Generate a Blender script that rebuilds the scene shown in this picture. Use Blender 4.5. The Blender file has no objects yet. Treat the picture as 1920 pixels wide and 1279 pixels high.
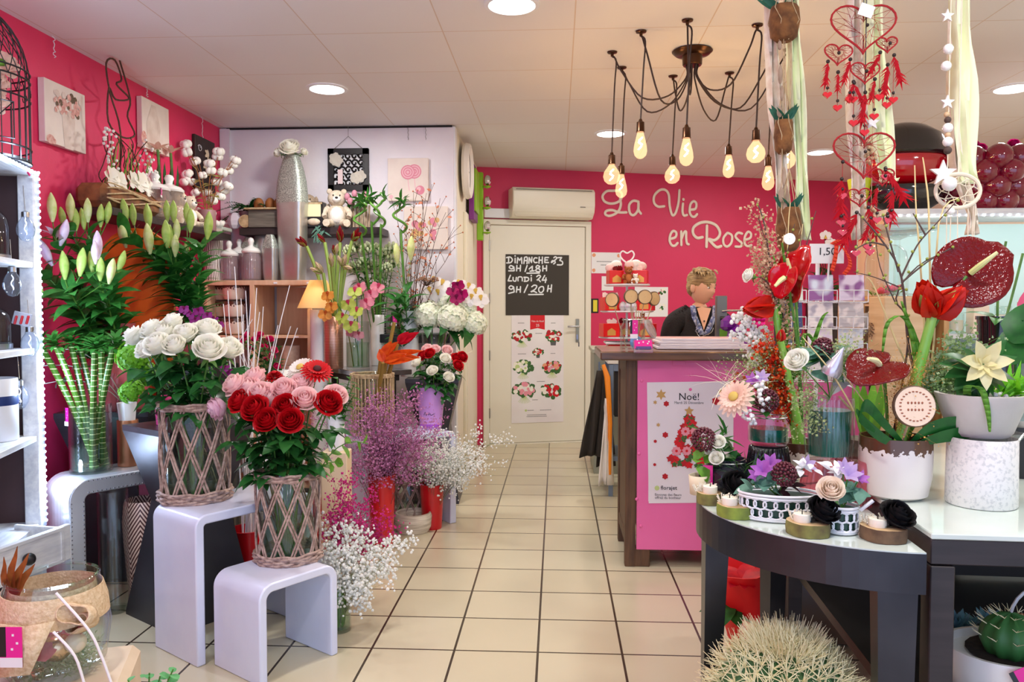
import bpy,math,random
from math import sin,cos,pi,radians,atan2,sqrt,hypot,exp
from mathutils import Vector,Matrix
V=Vector
sc=bpy.context.scene
COL=sc.collection
rnd=random.Random(7)
# ------------------------------------------------------------------ camera
FPX,EYE=1478.0,1.236
YAW,PIT=math.atan(84/1478),math.atan(57.5/1478)
FW=V((-sin(YAW)*cos(PIT),cos(YAW)*cos(PIT),-sin(PIT)))
RT=V((cos(YAW),sin(YAW),0));UP=RT.cross(FW)
EYEP=V((0,0,EYE))
cam=bpy.data.objects.new('camera',bpy.data.cameras.new('camera'))
COL.objects.link(cam)
cam.data.sensor_width=36;cam.data.lens=FPX/1920*36
cam.data.clip_start=0.05;cam.data.clip_end=100
cam.matrix_world=Matrix(((RT.x,UP.x,-FW.x,0),(RT.y,UP.y,-FW.y,0),(RT.z,UP.z,-FW.z,EYE),(0,0,0,1)))
sc.camera=cam
sc.view_settings.view_transform='Standard';sc.view_settings.look='None'
sc.view_settings.gamma=1;sc.view_settings.use_curve_mapping=False
sc.view_settings.exposure=0.12
sc.cycles.transparent_max_bounces=24
sc.cycles.max_bounces=10
sc.cycles.caustics_reflective=False;sc.cycles.caustics_refractive=False
sc.cycles.sample_clamp_indirect=6.0
# daylight: the shop front behind the camera is open to a bright overcast street
w=bpy.data.worlds.new('overcast_day');sc.world=w;w.use_nodes=True
w.node_tree.nodes['Background'].inputs[0].default_value=(0.53,0.67,1.0,1)
w.node_tree.nodes['Background'].inputs[1].default_value=2.2
CEIL=2.533
def lamp(name,kind,loc,energy,col,size=0.1,rot=(0,0,0),spread=None):
 d=bpy.data.lights.new(name,kind);d.energy=energy;d.color=col
 if kind=='AREA':d.shape='DISK';d.size=size
 elif kind=='POINT':d.shadow_soft_size=size
 o=bpy.data.objects.new(name,d);COL.objects.link(o);o.location=loc;o.rotation_euler=rot
 return o
DOWN=[(-.193,3.389),(-1.345,4.595),(.391,5.863),(2.152,6.646),(2.656,4.812),(-1.4,1.6),(-.2,.9),(1.1,1.5),(2.5,2.6)]  # last four are unseen, added behind the camera for even illumination
for x,y in DOWN:
 lamp('downlight_lamp','AREA',(x,y,CEIL-.02),14.5,(1,.975,.945),.17)

# ------------------------------------------------------------------ pixel rays of the survey
def ray(px,py):return FW+RT*((px-960)/FPX)-UP*((py-639.5)/FPX)
def at(px,py,Y):d=ray(px,py);return EYEP+d*(Y/d.y)
def on(px,py,z):d=ray(px,py);return EYEP+d*((z-EYE)/d.z)
def atx(px,py,X):d=ray(px,py);return EYEP+d*(X/d.x)
def m(px,Y):return px*Y/FPX
# ------------------------------------------------------------------ mesh collector
def axes(d,n=(0,0,1)):
 d=V(d).normalized();n=V(n)
 s=d.cross(n)
 if s.length<1e-5:s=d.cross(V((1,0,0)))
 s.normalize();return d,s,s.cross(d)
class MB:
 def __init__(s):s.v=[];s.f=[];s.mi=[];s.k=0;s.uv={}
 def quad(s,*p):
  b=len(s.v);s.v += [tuple(q) for q in p];s.f.append(tuple(range(b,b+len(p))));s.mi.append(s.k);return s
 def raw(s,vs,fs,M=None):
  b=len(s.v);s.v += [tuple(M@V(q)) for q in vs] if M else [tuple(q) for q in vs]
  for f in fs:s.f.append(tuple(i+b for i in f));s.mi.append(s.k)
  return s
 def box(s,c,d,bev=0.0,rz=0.0,M=None):
  hx,hy,hz=d[0]/2,d[1]/2,d[2]/2;b=min(bev,hx*.9,hy*.9,hz*.9)
  if M is None:M=Matrix.Translation(V(c))@Matrix.Rotation(rz,4,'Z')
  if b<=0:
   vs=[(x*hx,y*hy,z*hz) for x in (-1,1) for y in (-1,1) for z in (-1,1)]
   return s.raw(vs,[(0,1,3,2),(4,6,7,5),(0,4,5,1),(2,3,7,6),(0,2,6,4),(1,5,7,3)],M)
  vs=[];ix={}
  for x in (-1,1):
   for y in (-1,1):
    for z in (-1,1):
     for a in range(3):
      e=[b,b,b];e[a]=0
      ix[x,y,z,a]=len(vs);vs.append((x*(hx-e[0]),y*(hy-e[1]),z*(hz-e[2])))
  fs=[]
  for a in range(3):
   o=[i for i in range(3) if i!=a]
   for sg in (-1,1):
    loop=[]
    for p,q in ((-1,-1),(1,-1),(1,1),(-1,1)):
     k=[0,0,0];k[a]=sg;k[o[0]]=p;k[o[1]]=q;loop.append(ix[k[0],k[1],k[2],a])
    fs.append(loop)
   for p in (-1,1):
    for q in (-1,1):
     k0=[0,0,0];k1=[0,0,0];k0[a]=-1;k1[a]=1
     k0[o[0]]=k1[o[0]]=p;k0[o[1]]=k1[o[1]]=q
     fs.append([ix[(*k0,o[0])],ix[(*k1,o[0])],ix[(*k1,o[1])],ix[(*k0,o[1])]])
  for x in (-1,1):
   for y in (-1,1):
    for z in (-1,1):fs.append([ix[x,y,z,0],ix[x,y,z,1],ix[x,y,z,2]])
  return s.raw(vs,fs,M)
 def tube(s,pts,r,n=6,cap=True,closed=False):
  pts=[V(p) for p in pts];N=len(pts);b=len(s.v);prev=None
  for i,p in enumerate(pts):
   if closed:d=pts[(i+1) % N]-pts[i-1]
   else:d=pts[min(i+1,N-1)]-pts[max(i-1,0)]
   if d.length<1e-9:d=V((0,0,1))
   d.normalize()
   if prev is None:
    x=d.cross(V((0,0,1)) if abs(d.z)<.9 else V((1,0,0))).normalized()
   else:
    x=prev-d*prev.dot(d)
    x=x.normalized() if x.length>1e-6 else d.orthogonal().normalized()
   prev=x;y=d.cross(x)
   rr=r[i] if isinstance(r,(list,tuple)) else r
   for j in range(n):
    a=2*pi*j/n;s.v.append(tuple(p+x*(rr*cos(a))+y*(rr*sin(a))))
  for i in range(N if closed else N-1):
   i2=(i+1) % N
   for j in range(n):
    s.f.append((b+i*n+j,b+i*n+(j+1) % n,b+i2*n+(j+1) % n,b+i2*n+j));s.mi.append(s.k)
  if cap and not closed:
   s.f.append(tuple(b+j for j in reversed(range(n))));s.mi.append(s.k)
   s.f.append(tuple(b+(N-1)*n+j for j in range(n)));s.mi.append(s.k)
  return s
 def lathe(s,prof,n=24,c=(0,0,0),cap0=True,cap1=False,fn=None,M=None,uvz=None):
  b=len(s.v);K=len(prof);z0=prof[0][1];z1=max(p[1] for p in prof)
  for i,(r,z) in enumerate(prof):
   for j in range(n):
    a=2*pi*j/n;rr=fn(r,z,a) if fn else r
    q=V((rr*cos(a),rr*sin(a),z))
    q=M@q if M else q+V(c)
    s.v.append(tuple(q))
  for i in range(K-1):
   for j in range(n):
    j2=(j+1) % n
    s.uv[len(s.f)]=[(j/n,prof[i][1]),((j+1)/n,prof[i][1]),((j+1)/n,prof[i+1][1]),(j/n,prof[i+1][1])]
    s.f.append((b+i*n+j,b+i*n+j2,b+(i+1)*n+j2,b+(i+1)*n+j));s.mi.append(s.k)
  if cap0:s.f.append(tuple(b+j for j in reversed(range(n))));s.mi.append(s.k)
  if cap1:s.f.append(tuple(b+(K-1)*n+j for j in range(n)));s.mi.append(s.k)
  return s
 def ball(s,c,r,nu=8,nv=6,M=None,fn=None):
  r=(r,r,r) if isinstance(r,(int,float)) else r
  b=len(s.v);c=V(c) if c else V((0,0,0))
  def put(q):
   q=V(q)
   if fn:q=V(fn(q))
   q=V((q.x*r[0],q.y*r[1],q.z*r[2]))
   s.v.append(tuple(c+(M@q if M else q)))
  put((0,0,-1))
  for i in range(1,nv):
   t=-pi/2+pi*i/nv
   for j in range(nu):
    a=2*pi*j/nu;put((cos(t)*cos(a),cos(t)*sin(a),sin(t)))
  put((0,0,1));top=len(s.v)-1
  for j in range(nu):
   j2=(j+1) % nu
   s.f.append((b,b+1+j2,b+1+j));s.mi.append(s.k)
   for i in range(nv-2):
    o=b+1+i*nu;s.f.append((o+j,o+j2,o+nu+j2,o+nu+j));s.mi.append(s.k)
   o=b+1+(nv-2)*nu;s.f.append((o+j,o+j2,top));s.mi.append(s.k)
  return s
 def blade(s,p,d,n,L,W,bend=0.2,cup=0.2,seg=5,k=3,shape='lance',drop=0.0,twist=0.0,wave=0.0):
  """a leaf or petal: base p, pointing d, its upper side towards n"""
  d,sd,n=axes(d,n);p=V(p);b=len(s.v)
  for i in range(seg+1):
   t=i/seg
   if shape=='lance':w=sin(pi*min(1,t**.75*.98+.02))**.9
   elif shape=='ovate':w=sin(pi*(t**.62*.97+.03))**.7
   elif shape=='round':w=sqrt(max(0,1-(2*t-1)**2))*.98+.02
   elif shape=='petal':w=(sin(pi*.5*min(1,t*1.25))**.8)*(1 if t<.75 else sqrt(max(0.05,1-((t-.75)/.27)**2)))+.08
   elif shape=='strap':w=min(1,.55+t*1.2)*(1 if t<.7 else sqrt(max(0.01,1-((t-.7)/.3)**2)))
   elif shape=='grass':w=(1-t)**.6*.9+.05
   else:w=1
   w *= W/2
   c=p+d*(L*t*(1-.25*abs(bend)*t))-n*(bend*L*t*t)+V((0,0,-drop*L*t*t))
   s2=sd if not twist else (sd*cos(twist*t)+n*sin(twist*t))
   for j in range(k):
    u=2*j/(k-1)-1
    s.v.append(tuple(c+s2*(w*u)+n*(cup*w*u*u+wave*W*sin(9*t+3*u)*u*u)))
  for i in range(seg):
   for j in range(k-1):
    s.f.append((b+i*k+j,b+i*k+j+1,b+(i+1)*k+j+1,b+(i+1)*k+j));s.mi.append(s.k)
  return s
 def prism(s,poly,z0,z1,M=None):
  """outline in xy pulled from z0 to z1"""
  n=len(poly);vs=[(x,y,z0) for x,y in poly]+[(x,y,z1) for x,y in poly]
  fs=[tuple(reversed(range(n))),tuple(range(n,2*n))]+[(i,(i+1) % n,n+(i+1) % n,n+i) for i in range(n)]
  return s.raw(vs,fs,M)
 def mesh(s,name,mats,smooth=35):
  me=bpy.data.meshes.new(name);me.from_pydata(s.v,[],s.f)
  for q in (mats if isinstance(mats,(list,tuple)) else [mats]):me.materials.append(q)
  if any(s.mi):me.polygons.foreach_set('material_index',s.mi)
  if s.uv:
   u=me.uv_layers.new(name='UVMap');a=[0.0]*(2*len(me.loops));i=0
   for fi,f in enumerate(s.f):
    q=s.uv.get(fi)
    for j in range(len(f)):
     if q:a[2*(i+j)],a[2*(i+j)+1]=q[j]
    i += len(f)
   u.data.foreach_set('uv',a)
  if smooth:
   me.shade_smooth();me.set_sharp_from_angle(angle=radians(smooth))
  return me
def obj(name,me,parent=None,loc=None,rot=None,scale=None):
 o=bpy.data.objects.new(name,me);COL.objects.link(o)
 if parent:o.parent=parent
 if loc is not None:o.location=loc
 if rot is not None:o.rotation_euler=rot
 if scale is not None:o.scale=(scale,)*3 if isinstance(scale,(int,float)) else scale
 return o
def tag(o,label,cat,group=None,kind=None):
 o['label']=label;o['category']=cat
 if group:o['group']=group
 if kind:o['kind']=kind
 return o
def thing(name,label,cat,loc=(0,0,0),rz=0.0,group=None):
 o=obj(name,None,None,loc,(0,0,rz));o.empty_display_size=.02
 return tag(o,label,cat,group)
def part(name,mb,mats,parent,smooth=35,loc=None,rot=None,kind=None,label=None):
 me=mb.mesh(name,mats,smooth) if isinstance(mb,MB) else mb
 o=obj(name,me,parent,loc,rot)
 if kind:o['kind']=kind
 if label:o['label']=label
 return o
def solo(name,label,cat,mb,mats,loc=(0,0,0),rz=0.0,group=None,kind=None,smooth=35):
 o=obj(name,mb.mesh(name,mats,smooth),None,loc,(0,0,rz));return tag(o,label,cat,group,kind)
def struct(name,mb,mats,smooth=35,parent=None):
 o=obj(name,mb.mesh(name,mats,smooth),parent)
 if not parent:o['kind']='structure'
 return o
# ------------------------------------------------------------------ materials
def lin(c):
 c=[x/255 for x in c[:3]]
 return tuple(x/12.92 if x<=.04045 else ((x+.055)/1.055)**2.4 for x in c)
_mats={}
def mat(name,c,rough=.5,metal=0.0,spec=.5,c2=None,nscale=8,stretch=None,bump=0.0,bscale=None,trans=0.0,coat=0.0,emit=0.0,sub=0.0,detail=4,lo=.35,hi=.65):
 if name in _mats:return _mats[name]
 q=bpy.data.materials.new(name);q.use_nodes=True;t=q.node_tree;N=t.nodes;B=N['Principled BSDF']
 B.inputs['Base Color'].default_value=(*lin(c),1);B.inputs['Roughness'].default_value=rough
 B.inputs['Metallic'].default_value=metal;B.inputs['Specular IOR Level'].default_value=spec
 if coat:B.inputs['Coat Weight'].default_value=coat;B.inputs['Coat Roughness'].default_value=.08
 if emit:B.inputs['Emission Color'].default_value=(*lin(c),1);B.inputs['Emission Strength'].default_value=emit
 if sub:B.inputs['Subsurface Weight'].default_value=sub;B.inputs['Subsurface Radius'].default_value=(.01,.005,.003)
 if c2 or bump:
  tc=N.new('ShaderNodeTexCoord');mp=N.new('ShaderNodeMapping')
  t.links.new(tc.outputs['Object'],mp.inputs[0])
  if stretch:mp.inputs['Scale'].default_value=stretch
  nz=N.new('ShaderNodeTexNoise');nz.inputs['Scale'].default_value=nscale;nz.inputs['Detail'].default_value=detail
  t.links.new(mp.outputs[0],nz.inputs[0])
  if c2:
   r=N.new('ShaderNodeValToRGB');r.color_ramp.elements[0].color=(*lin(c),1);r.color_ramp.elements[1].color=(*lin(c2),1)
   r.color_ramp.elements[0].position=lo;r.color_ramp.elements[1].position=hi
   t.links.new(nz.outputs[0],r.inputs[0]);t.links.new(r.outputs[0],B.inputs['Base Color'])
  if bump:
   bn=N.new('ShaderNodeBump');bn.inputs['Strength'].default_value=bump;bn.inputs['Distance'].default_value=.004
   if bscale:
    n2=N.new('ShaderNodeTexNoise');n2.inputs['Scale'].default_value=bscale;t.links.new(mp.outputs[0],n2.inputs[0])
   else:n2=nz
   t.links.new(n2.outputs[0],bn.inputs['Height']);t.links.new(bn.outputs[0],B.inputs['Normal'])
 _mats[name]=q;return q
def petal(name,c,c2=None,rough=.55,tl=.35):
 """thin plant tissue: diffuse with some light passing through"""
 if name in _mats:return _mats[name]
 q=mat(name,c,rough,c2=c2,nscale=40,spec=.35);t=q.node_tree;N=t.nodes
 B=N['Principled BSDF'];T=N.new('ShaderNodeBsdfTranslucent');mx=N.new('ShaderNodeMixShader')
 T.inputs[0].default_value=(*lin(c),1)
 mx.inputs[0].default_value=tl;t.links.new(B.outputs[0],mx.inputs[1]);t.links.new(T.outputs[0],mx.inputs[2])
 t.links.new(mx.outputs[0],N['Material Output'].inputs[0]);return q
def glass(name,c=(245,250,250),alpha=0.0,rough=.02,ior=1.5):
 """thin clear wall: see-through with mirror-like sheen; alpha adds body colour"""
 if name in _mats:return _mats[name]
 q=bpy.data.materials.new(name);q.use_nodes=True;t=q.node_tree;N=t.nodes;N.remove(N['Principled BSDF'])
 T=N.new('ShaderNodeBsdfTransparent');T.inputs[0].default_value=(*lin(c),1)
 G=N.new('ShaderNodeBsdfGlossy');G.inputs['Roughness'].default_value=rough
 lw=N.new('ShaderNodeLayerWeight');pw=N.new('ShaderNodeMath');pw.operation='POWER';pw.inputs[1].default_value=3.5;t.links.new(lw.outputs['Facing'],pw.inputs[0])
 Fr=N.new('ShaderNodeMath');Fr.operation='MULTIPLY_ADD';Fr.inputs[1].default_value=.62;Fr.inputs[2].default_value=.045 if ior>1.3 else .02;t.links.new(pw.outputs[0],Fr.inputs[0])
 mx=N.new('ShaderNodeMixShader');t.links.new(Fr.outputs[0],mx.inputs[0])
 base=T.outputs[0]
 if alpha:
  D=N.new('ShaderNodeBsdfDiffuse');D.inputs[0].default_value=(*lin(c),1)
  m0=N.new('ShaderNodeMixShader');m0.inputs[0].default_value=alpha
  t.links.new(base,m0.inputs[1]);t.links.new(D.outputs[0],m0.inputs[2]);base=m0.outputs[0]
 t.links.new(base,mx.inputs[1]);t.links.new(G.outputs[0],mx.inputs[2])
 t.links.new(mx.outputs[0],N['Material Output'].inputs[0]);_mats[name]=q;return q
def glow(name,c,strength):
 if name in _mats:return _mats[name]
 q=bpy.data.materials.new(name);q.use_nodes=True;N=q.node_tree.nodes;N.remove(N['Principled BSDF'])
 E=N.new('ShaderNodeEmission');E.inputs[0].default_value=(*lin(c),1);E.inputs[1].default_value=strength
 q.node_tree.links.new(E.outputs[0],N['Material Output'].inputs[0]);_mats[name]=q;return q
def grid_mat(name,ca,cb,cj,size,gap,off,rough=.3,bump=.3,nscale=2.0,jitter=.06,axis=0):
 """square tiles in world metres with joints; ca/cb tile tones, cj joint"""
 q=bpy.data.materials.new(name);q.use_nodes=True;t=q.node_tree;N=t.nodes;B=N['Principled BSDF']
 tc=N.new('ShaderNodeTexCoord');mp=N.new('ShaderNodeMapping');t.links.new(tc.outputs['Object'],mp.inputs[0])
 mp.inputs['Location'].default_value=(-off[0],-off[1],0)
 bk=N.new('ShaderNodeTexBrick');bk.offset=0;bk.squash=1
 bk.inputs['Scale'].default_value=1;bk.inputs['Brick Width'].default_value=size;bk.inputs['Row Height'].default_value=size
 bk.inputs['Mortar Size'].default_value=gap;bk.inputs['Mortar Smooth'].default_value=.1
 bk.inputs['Color1'].default_value=(*lin(ca),1);bk.inputs['Color2'].default_value=(*lin(cb),1);bk.inputs['Mortar'].default_value=(*lin(cj),1)
 t.links.new(mp.outputs[0],bk.inputs[0])
 nz=N.new('ShaderNodeTexNoise');nz.inputs['Scale'].default_value=nscale;nz.inputs['Detail'].default_value=6;t.links.new(tc.outputs['Object'],nz.inputs[0])
 mx=N.new('ShaderNodeMix');mx.data_type='RGBA';mx.blend_type='MULTIPLY';mx.inputs[0].default_value=1
 rp=N.new('ShaderNodeMapRange');rp.inputs[3].default_value=1-jitter;rp.inputs[4].default_value=1+jitter;t.links.new(nz.outputs[0],rp.inputs[0])
 t.links.new(bk.outputs[0],mx.inputs[6]);t.links.new(rp.outputs[0],mx.inputs[7]);t.links.new(mx.outputs[2],B.inputs['Base Color'])
 B.inputs['Roughness'].default_value=rough
 bn=N.new('ShaderNodeBump');bn.inputs['Strength'].default_value=bump;bn.inputs['Distance'].default_value=.003;bn.invert=True
 t.links.new(bk.outputs[1],bn.inputs['Height']);t.links.new(bn.outputs[0],B.inputs['Normal'])
 return q
def uv_expr(name,ca,cb,expr,rough=.4,coat=0.0,metal=0.0):
 """two-tone pattern from a lathe's angle u (0..1) and height v (metres); expr(E, u, v) returns a socket 0/1"""
 if name in _mats:return _mats[name]
 q=mat(name,ca,rough,metal=metal,coat=coat);t=q.node_tree;N=t.nodes;B=N['Principled BSDF']
 uv=N.new('ShaderNodeUVMap');sp=N.new('ShaderNodeSeparateXYZ');t.links.new(uv.outputs[0],sp.inputs[0])
 def E(op,*a):
  n=N.new('ShaderNodeMath');n.operation=op
  for i,x in enumerate(a):
   if isinstance(x,(int,float)):n.inputs[i].default_value=x
   else:t.links.new(x,n.inputs[i])
  return n.outputs[0]
 E.N=N;E.t=t;E.uv=uv.outputs[0]
 f=expr(E,sp.outputs[0],sp.outputs[1])
 mx=N.new('ShaderNodeMix');mx.data_type='RGBA';mx.inputs[6].default_value=(*lin(ca),1);mx.inputs[7].default_value=(*lin(cb),1)
 t.links.new(f,mx.inputs[0]);t.links.new(mx.outputs[2],B.inputs['Base Color']);return q

WHITE=mat('white_paint',(236,236,240),.35)
GLOSSW=mat('blue_lit_white_lacquer',(224,228,248),.22,c2=(214,219,244),nscale=5,coat=.3,bump=.05,bscale=30)  # white stools; blue cast of daylight and LEDs mixed into the base colour
IVORY=mat('ivory_paint',(238,230,208),.4)
BLACK=mat('black_paint',(24,22,22),.4)
BLACKGL=mat('black_gloss',(14,14,15),.12,coat=.5)
SOFTBLACK=mat('soft_black',(30,28,28),.8)
PAPER=mat('paper',(240,238,238),.6)
CLEAR=glass('clear_glass',(248,252,251),.0,ior=1.45)
WATER=glass('vase_water',(222,235,222),.03,ior=1.2)
STEEL=mat('steel',(190,192,196),.25,metal=1)
DARKSTEEL=mat('dark_steel',(75,74,78),.35,metal=1)
REDP=mat('red_plastic',(205,8,26),.3,coat=.3)
STEM=mat('green_stem',(92,140,52),.45,c2=(70,118,45),nscale=30)
LEAFD=petal('dark_leaf',(50,114,50),(32,88,42),.35,.28)
LEAFM=petal('mid_leaf',(62,128,48),(44,104,42),.4,.3)
LEAFL=petal('light_leaf',(120,178,62),(92,150,52),.4,.35)
TWIG=mat('twig_bark',(92,62,46),.8,c2=(70,46,36),nscale=60)
WICKER=mat('grey_wicker',(190,164,152),.65,c2=(140,112,102),nscale=60,bump=.3)
CHAMP=mat('pale_cane',(206,182,142),.6,c2=(176,148,108),nscale=50,bump=.3)
WOODP=mat('pale_wood',(222,190,150),.45,c2=(206,170,128),nscale=3,stretch=(1,1,14))
BEECH=mat('beech_board',(226,190,158),.45,c2=(214,174,140),nscale=2.5,stretch=(12,12,1))
WALNUT=mat('walnut_board',(112,74,48),.4,c2=(78,50,34),nscale=3,stretch=(1.5,14,14),coat=.25)
BARK=mat('bark',(120,92,66),.85,c2=(86,64,46),nscale=30,bump=.6)
MAGTAG=mat('magenta_tag',(236,30,150),.4)
SOIL=mat('soil',(54,40,32),.95,c2=(34,26,22),nscale=60,bump=.6)
LAVW=mat('white_enamel',(240,240,246),.3,coat=.3)
# ================================================================== the room
LWX,PY,PX=-2.40,5.545,-.725 # left wall, partition front, partition corner
BT=radians(16.0);B0=V((-.725,7.15,0));BD=V((cos(BT),sin(BT),0));BN=V((sin(BT),-cos(BT),0))
def bw(px,py,off=0.0): # a point on the rear wall seen at a survey pixel
 d=ray(px,py);P=B0+BN*off
 return EYEP+d*((P-EYEP).dot(BN)/d.dot(BN))
def bs(px,py): # its run along the wall and its height
 q=bw(px,py);return (q-B0).dot(BD),q.z
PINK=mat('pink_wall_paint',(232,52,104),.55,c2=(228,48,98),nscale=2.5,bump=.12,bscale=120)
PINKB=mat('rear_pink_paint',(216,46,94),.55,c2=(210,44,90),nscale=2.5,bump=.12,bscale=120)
WPLAST=mat('white_plaster',(242,238,242),.6,c2=(234,228,236),nscale=3,bump=.15,bscale=60)
CREAMW=mat('cream_wall',(238,230,208),.5)
FLOORM=grid_mat('floor_tiles',(208,198,170),(202,191,162),(62,50,38),.3035,.0045,(-.066,2.806),.22,.4,2.5,.07)
CEILM=grid_mat('ceiling_tiles',(234,231,230),(231,227,226),(214,196,180),.61,.003,(.077,3.70),.6,.2,1.2,.03)
struct('floor',MB().box((.6,3.4,-.05),(8,11,.1)),FLOORM)
struct('ceiling',MB().box((.6,3.4,CEIL+.05),(8,11,.1)),CEILM)
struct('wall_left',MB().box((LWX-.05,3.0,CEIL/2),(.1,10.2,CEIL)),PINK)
struct('wall_partition',MB().box(((LWX+PX)/2,PY+.02,CEIL/2-.004),(PX-LWX,.04,CEIL-.012)),WPLAST)
struct('wall_partition_side',MB().box((PX-.02,(PY+.04+7.22)/2,CEIL/2),(.04,7.22-PY-.04,CEIL)),CREAMW)
mb=MB();L=5.2;c=B0+BD*(L/2-.1)-BN*.05
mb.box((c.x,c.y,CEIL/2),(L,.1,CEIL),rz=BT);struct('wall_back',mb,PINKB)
struct('wall_right',MB().box((3.55,3.4,CEIL/2),(.1,10.2,CEIL)),CREAMW)
# white corner trim of the partition and the shelf-pilaster cupboard on its side
mb=MB();mb.box((PX+.006,PY+.05,CEIL/2),(.012,.09,CEIL-.02));struct('trim_1',mb,WHITE)
mb=MB()
mb.box((PX+.012,6.35,1.0),(.024,.5,2.0),.004);mb.box((PX+.026,6.35,.5),(.006,.40,.8),.002);mb.box((PX+.026,6.35,1.45),(.006,.40,.9),.002)
struct('door_2',mb,CREAMW)
mb=MB();mb.box((LWX+.04,PY-.01,CEIL/2),(.07,.02,CEIL-.02));struct('trim_2',mb,WPLAST)
mb=MB();mb.box(((LWX+PX)/2+.02,PY-.004,CEIL-.008),(PX-LWX-.06,.008,.012));struct('trim_3',mb,SOFTBLACK)
# door in the rear wall
DOORM=mat('cream_door_paint',(236,230,212),.38)
def wallbox(mb,s0,s1,z0,z1,off0,off1,bev=.0):
 c=B0+BD*((s0+s1)/2)+BN*((off0+off1)/2);return mb.box((c.x,c.y,(z0+z1)/2),(abs(s1-s0),abs(off1-off0),z1-z0),bev,BT)
s0,z1=bs(905,411);s1,_=bs(1107,416)
mb=MB();fw=.055
wallbox(mb,s0,s0+fw,0,z1,0,.035,.006);wallbox(mb,s1-fw,s1,0,z1,0,.035,.006);wallbox(mb,s0,s1,z1-.05,z1,0,.036,.006)
wallbox(mb,s0+.03,s1-.03,0,.012,0,.03)
fr=struct('door_1',mb,DOORM)
mb=MB();wallbox(mb,s0+fw+.004,s1-fw-.004,.015,z1-.054,.004,.022,.003);struct('door_panel',mb,DOORM,parent=fr)
for zz in (.25,.78,1.3,1.78):
 mb=MB();q=B0+BD*(s0+fw)+BN*.03;mb.tube([(q.x,q.y,zz),(q.x,q.y,zz+.09)],.008,8);struct('hinge',mb,STEEL,parent=fr)
hs,hz=bs(1081,620)
mb=MB();wallbox(mb,hs-.018,hs+.018,hz-.11,hz+.11,.022,.03,.004);struct('handle_plate',mb,STEEL,parent=fr)
mb=MB();q=B0+BD*hs+BN*.03;q.z=hz+.04;e=q+BN*.05
mb.tube([q,e,e-BD*.02,e-BD*.11],.009,8);struct('door_handle',mb,STEEL,parent=fr)
t=thing('key_ring','small bunch of keys hanging in the door lock','keys',B0+BD*hs+BN*.04+V((0,0,hz-.06)))
mb=MB();mb.box((0,0,0),(.004,.03,.05),.001,BT);part('key',mb,STEEL,t)
mb=MB();mb.tube([(.012*cos(a),0.02,-.03+.012*sin(a)) for a in [i*pi/5 for i in range(10)]],.0015,5,closed=True);part('ring',mb,STEEL,t)
for dx in (-.01,.008):
 mb=MB();mb.box((dx,.022,-.065),(.014,.003,.05),.001);part('key',mb,DARKSTEEL,t)
# conduit beside the air conditioner
mb=MB();sa,za=bs(907,391);sb,zb=bs(957,410);wallbox(mb,sa,sb,zb,za,0,.04,.004);struct('trim_4',mb,WHITE)
# ceiling downlights
LAMPON=glow('downlight_glow',(255,250,240),14)
wh=['in front of the chandelier, nearest the top of the picture','above the white partition shelves','near the rear door','above the card rack behind the hanging garlands','above the lit display shelf with the red bowl']
for i,(x,y) in enumerate(DOWN):
 t=thing('downlight','round recessed ceiling downlight '+(wh[i] if i<5 else 'added out of sight above the shop front'),'ceiling light',(x,y,CEIL),0,'recessed ceiling downlights')
 mb=MB();mb.lathe([(.118,-.001),(.118,-.006),(.1,-.009),(.098,-.003)],32,cap0=False);part('trim_ring',mb,WHITE,t)
 mb=MB();mb.lathe([(.098,-.004),(.05,-.005),(.001,-.0055)],32,cap0=False);part('diffuser',mb,LAMPON,t)
# ================================================================== builders shared by many things
def bez(a,b,c,n=8): # quadratic curve
 a,b,c=V(a),V(b),V(c)
 return [a*(1-t)**2+b*2*t*(1-t)+c*t*t for t in [i/n for i in range(n+1)]]
def cat_rom(P,n=4):
 P=[V(p) for p in P];o=[]
 for i in range(len(P)-1):
  p0,p1,p2,p3=P[max(i-1,0)],P[i],P[i+1],P[min(i+2,len(P)-1)]
  for k in range(n):
   t=k/n;o.append(.5*((2*p1)+(p2-p0)*t+(2*p0-5*p1+4*p2-p3)*t*t+(3*p1-p0-3*p2+p3)*t**3))
 return o+[P[-1]]
def lookrot(d,spin=0.0): # rotation taking +Z to d
 return (V(d).to_track_quat('Z','Y').to_matrix()@Matrix.Rotation(spin,3,'Z')).to_euler()
def rr(a,b):return rnd.uniform(a,b)
# ---- vessels
def cylprof(r,h,t=.003,foot=.012,r1=None):
 r1=r if r1 is None else r1
 return [(r*.97,0),(r,.004),(r1,h-.003),(r1-t/2,h),(r1-t,h-.003),(r-t,foot),(.001,foot)]
def vase(name,label,cat,loc,r,h,m_,r1=None,t=.004,n=32,group=None,water=0.0,prof=None,rz=0,fn=None):
 o=thing(name,label,cat,loc,rz,group)
 part('glass_body' if m_ is CLEAR else 'body',MB().lathe(prof or cylprof(r,h,t,r1=r1),n,fn=fn),m_,o,40)
 if water:part('water',MB().lathe([(r-t-.001,.013),(r-t-.001,water),(.001,water)],n),WATER,o)
 return o
def price_tag(parent,loc,rz=0,w=.03,h=.06,tilt=0):
 f=lambda q:Matrix.Translation(V(loc))@Matrix.Rotation(rz,4,'Z')@Matrix.Rotation(tilt,4,'Y')@Matrix.Translation(V(q))
 mb=MB();mb.box(0,(w,.0015,h),M=f((0,0,0)))
 mb.k=1;mb.box(0,(w*.28,.0018,h*.74),M=f((-w*.36,-.0004,h*.13)));mb.k=2;mb.box(0,(w,.0018,h*.24),M=f((0,-.0004,-h*.38)))
 mb.k=2
 for a,b in ((.1,.3),(.28,.1),(.05,-.05)):mb.box(0,(w*.1,.0019,w*.1),M=f((a*w,-.0004,b*h)))
 return part('price_tag',mb,[MAGTAG,BLACK,PAPER],parent,0)
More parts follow.
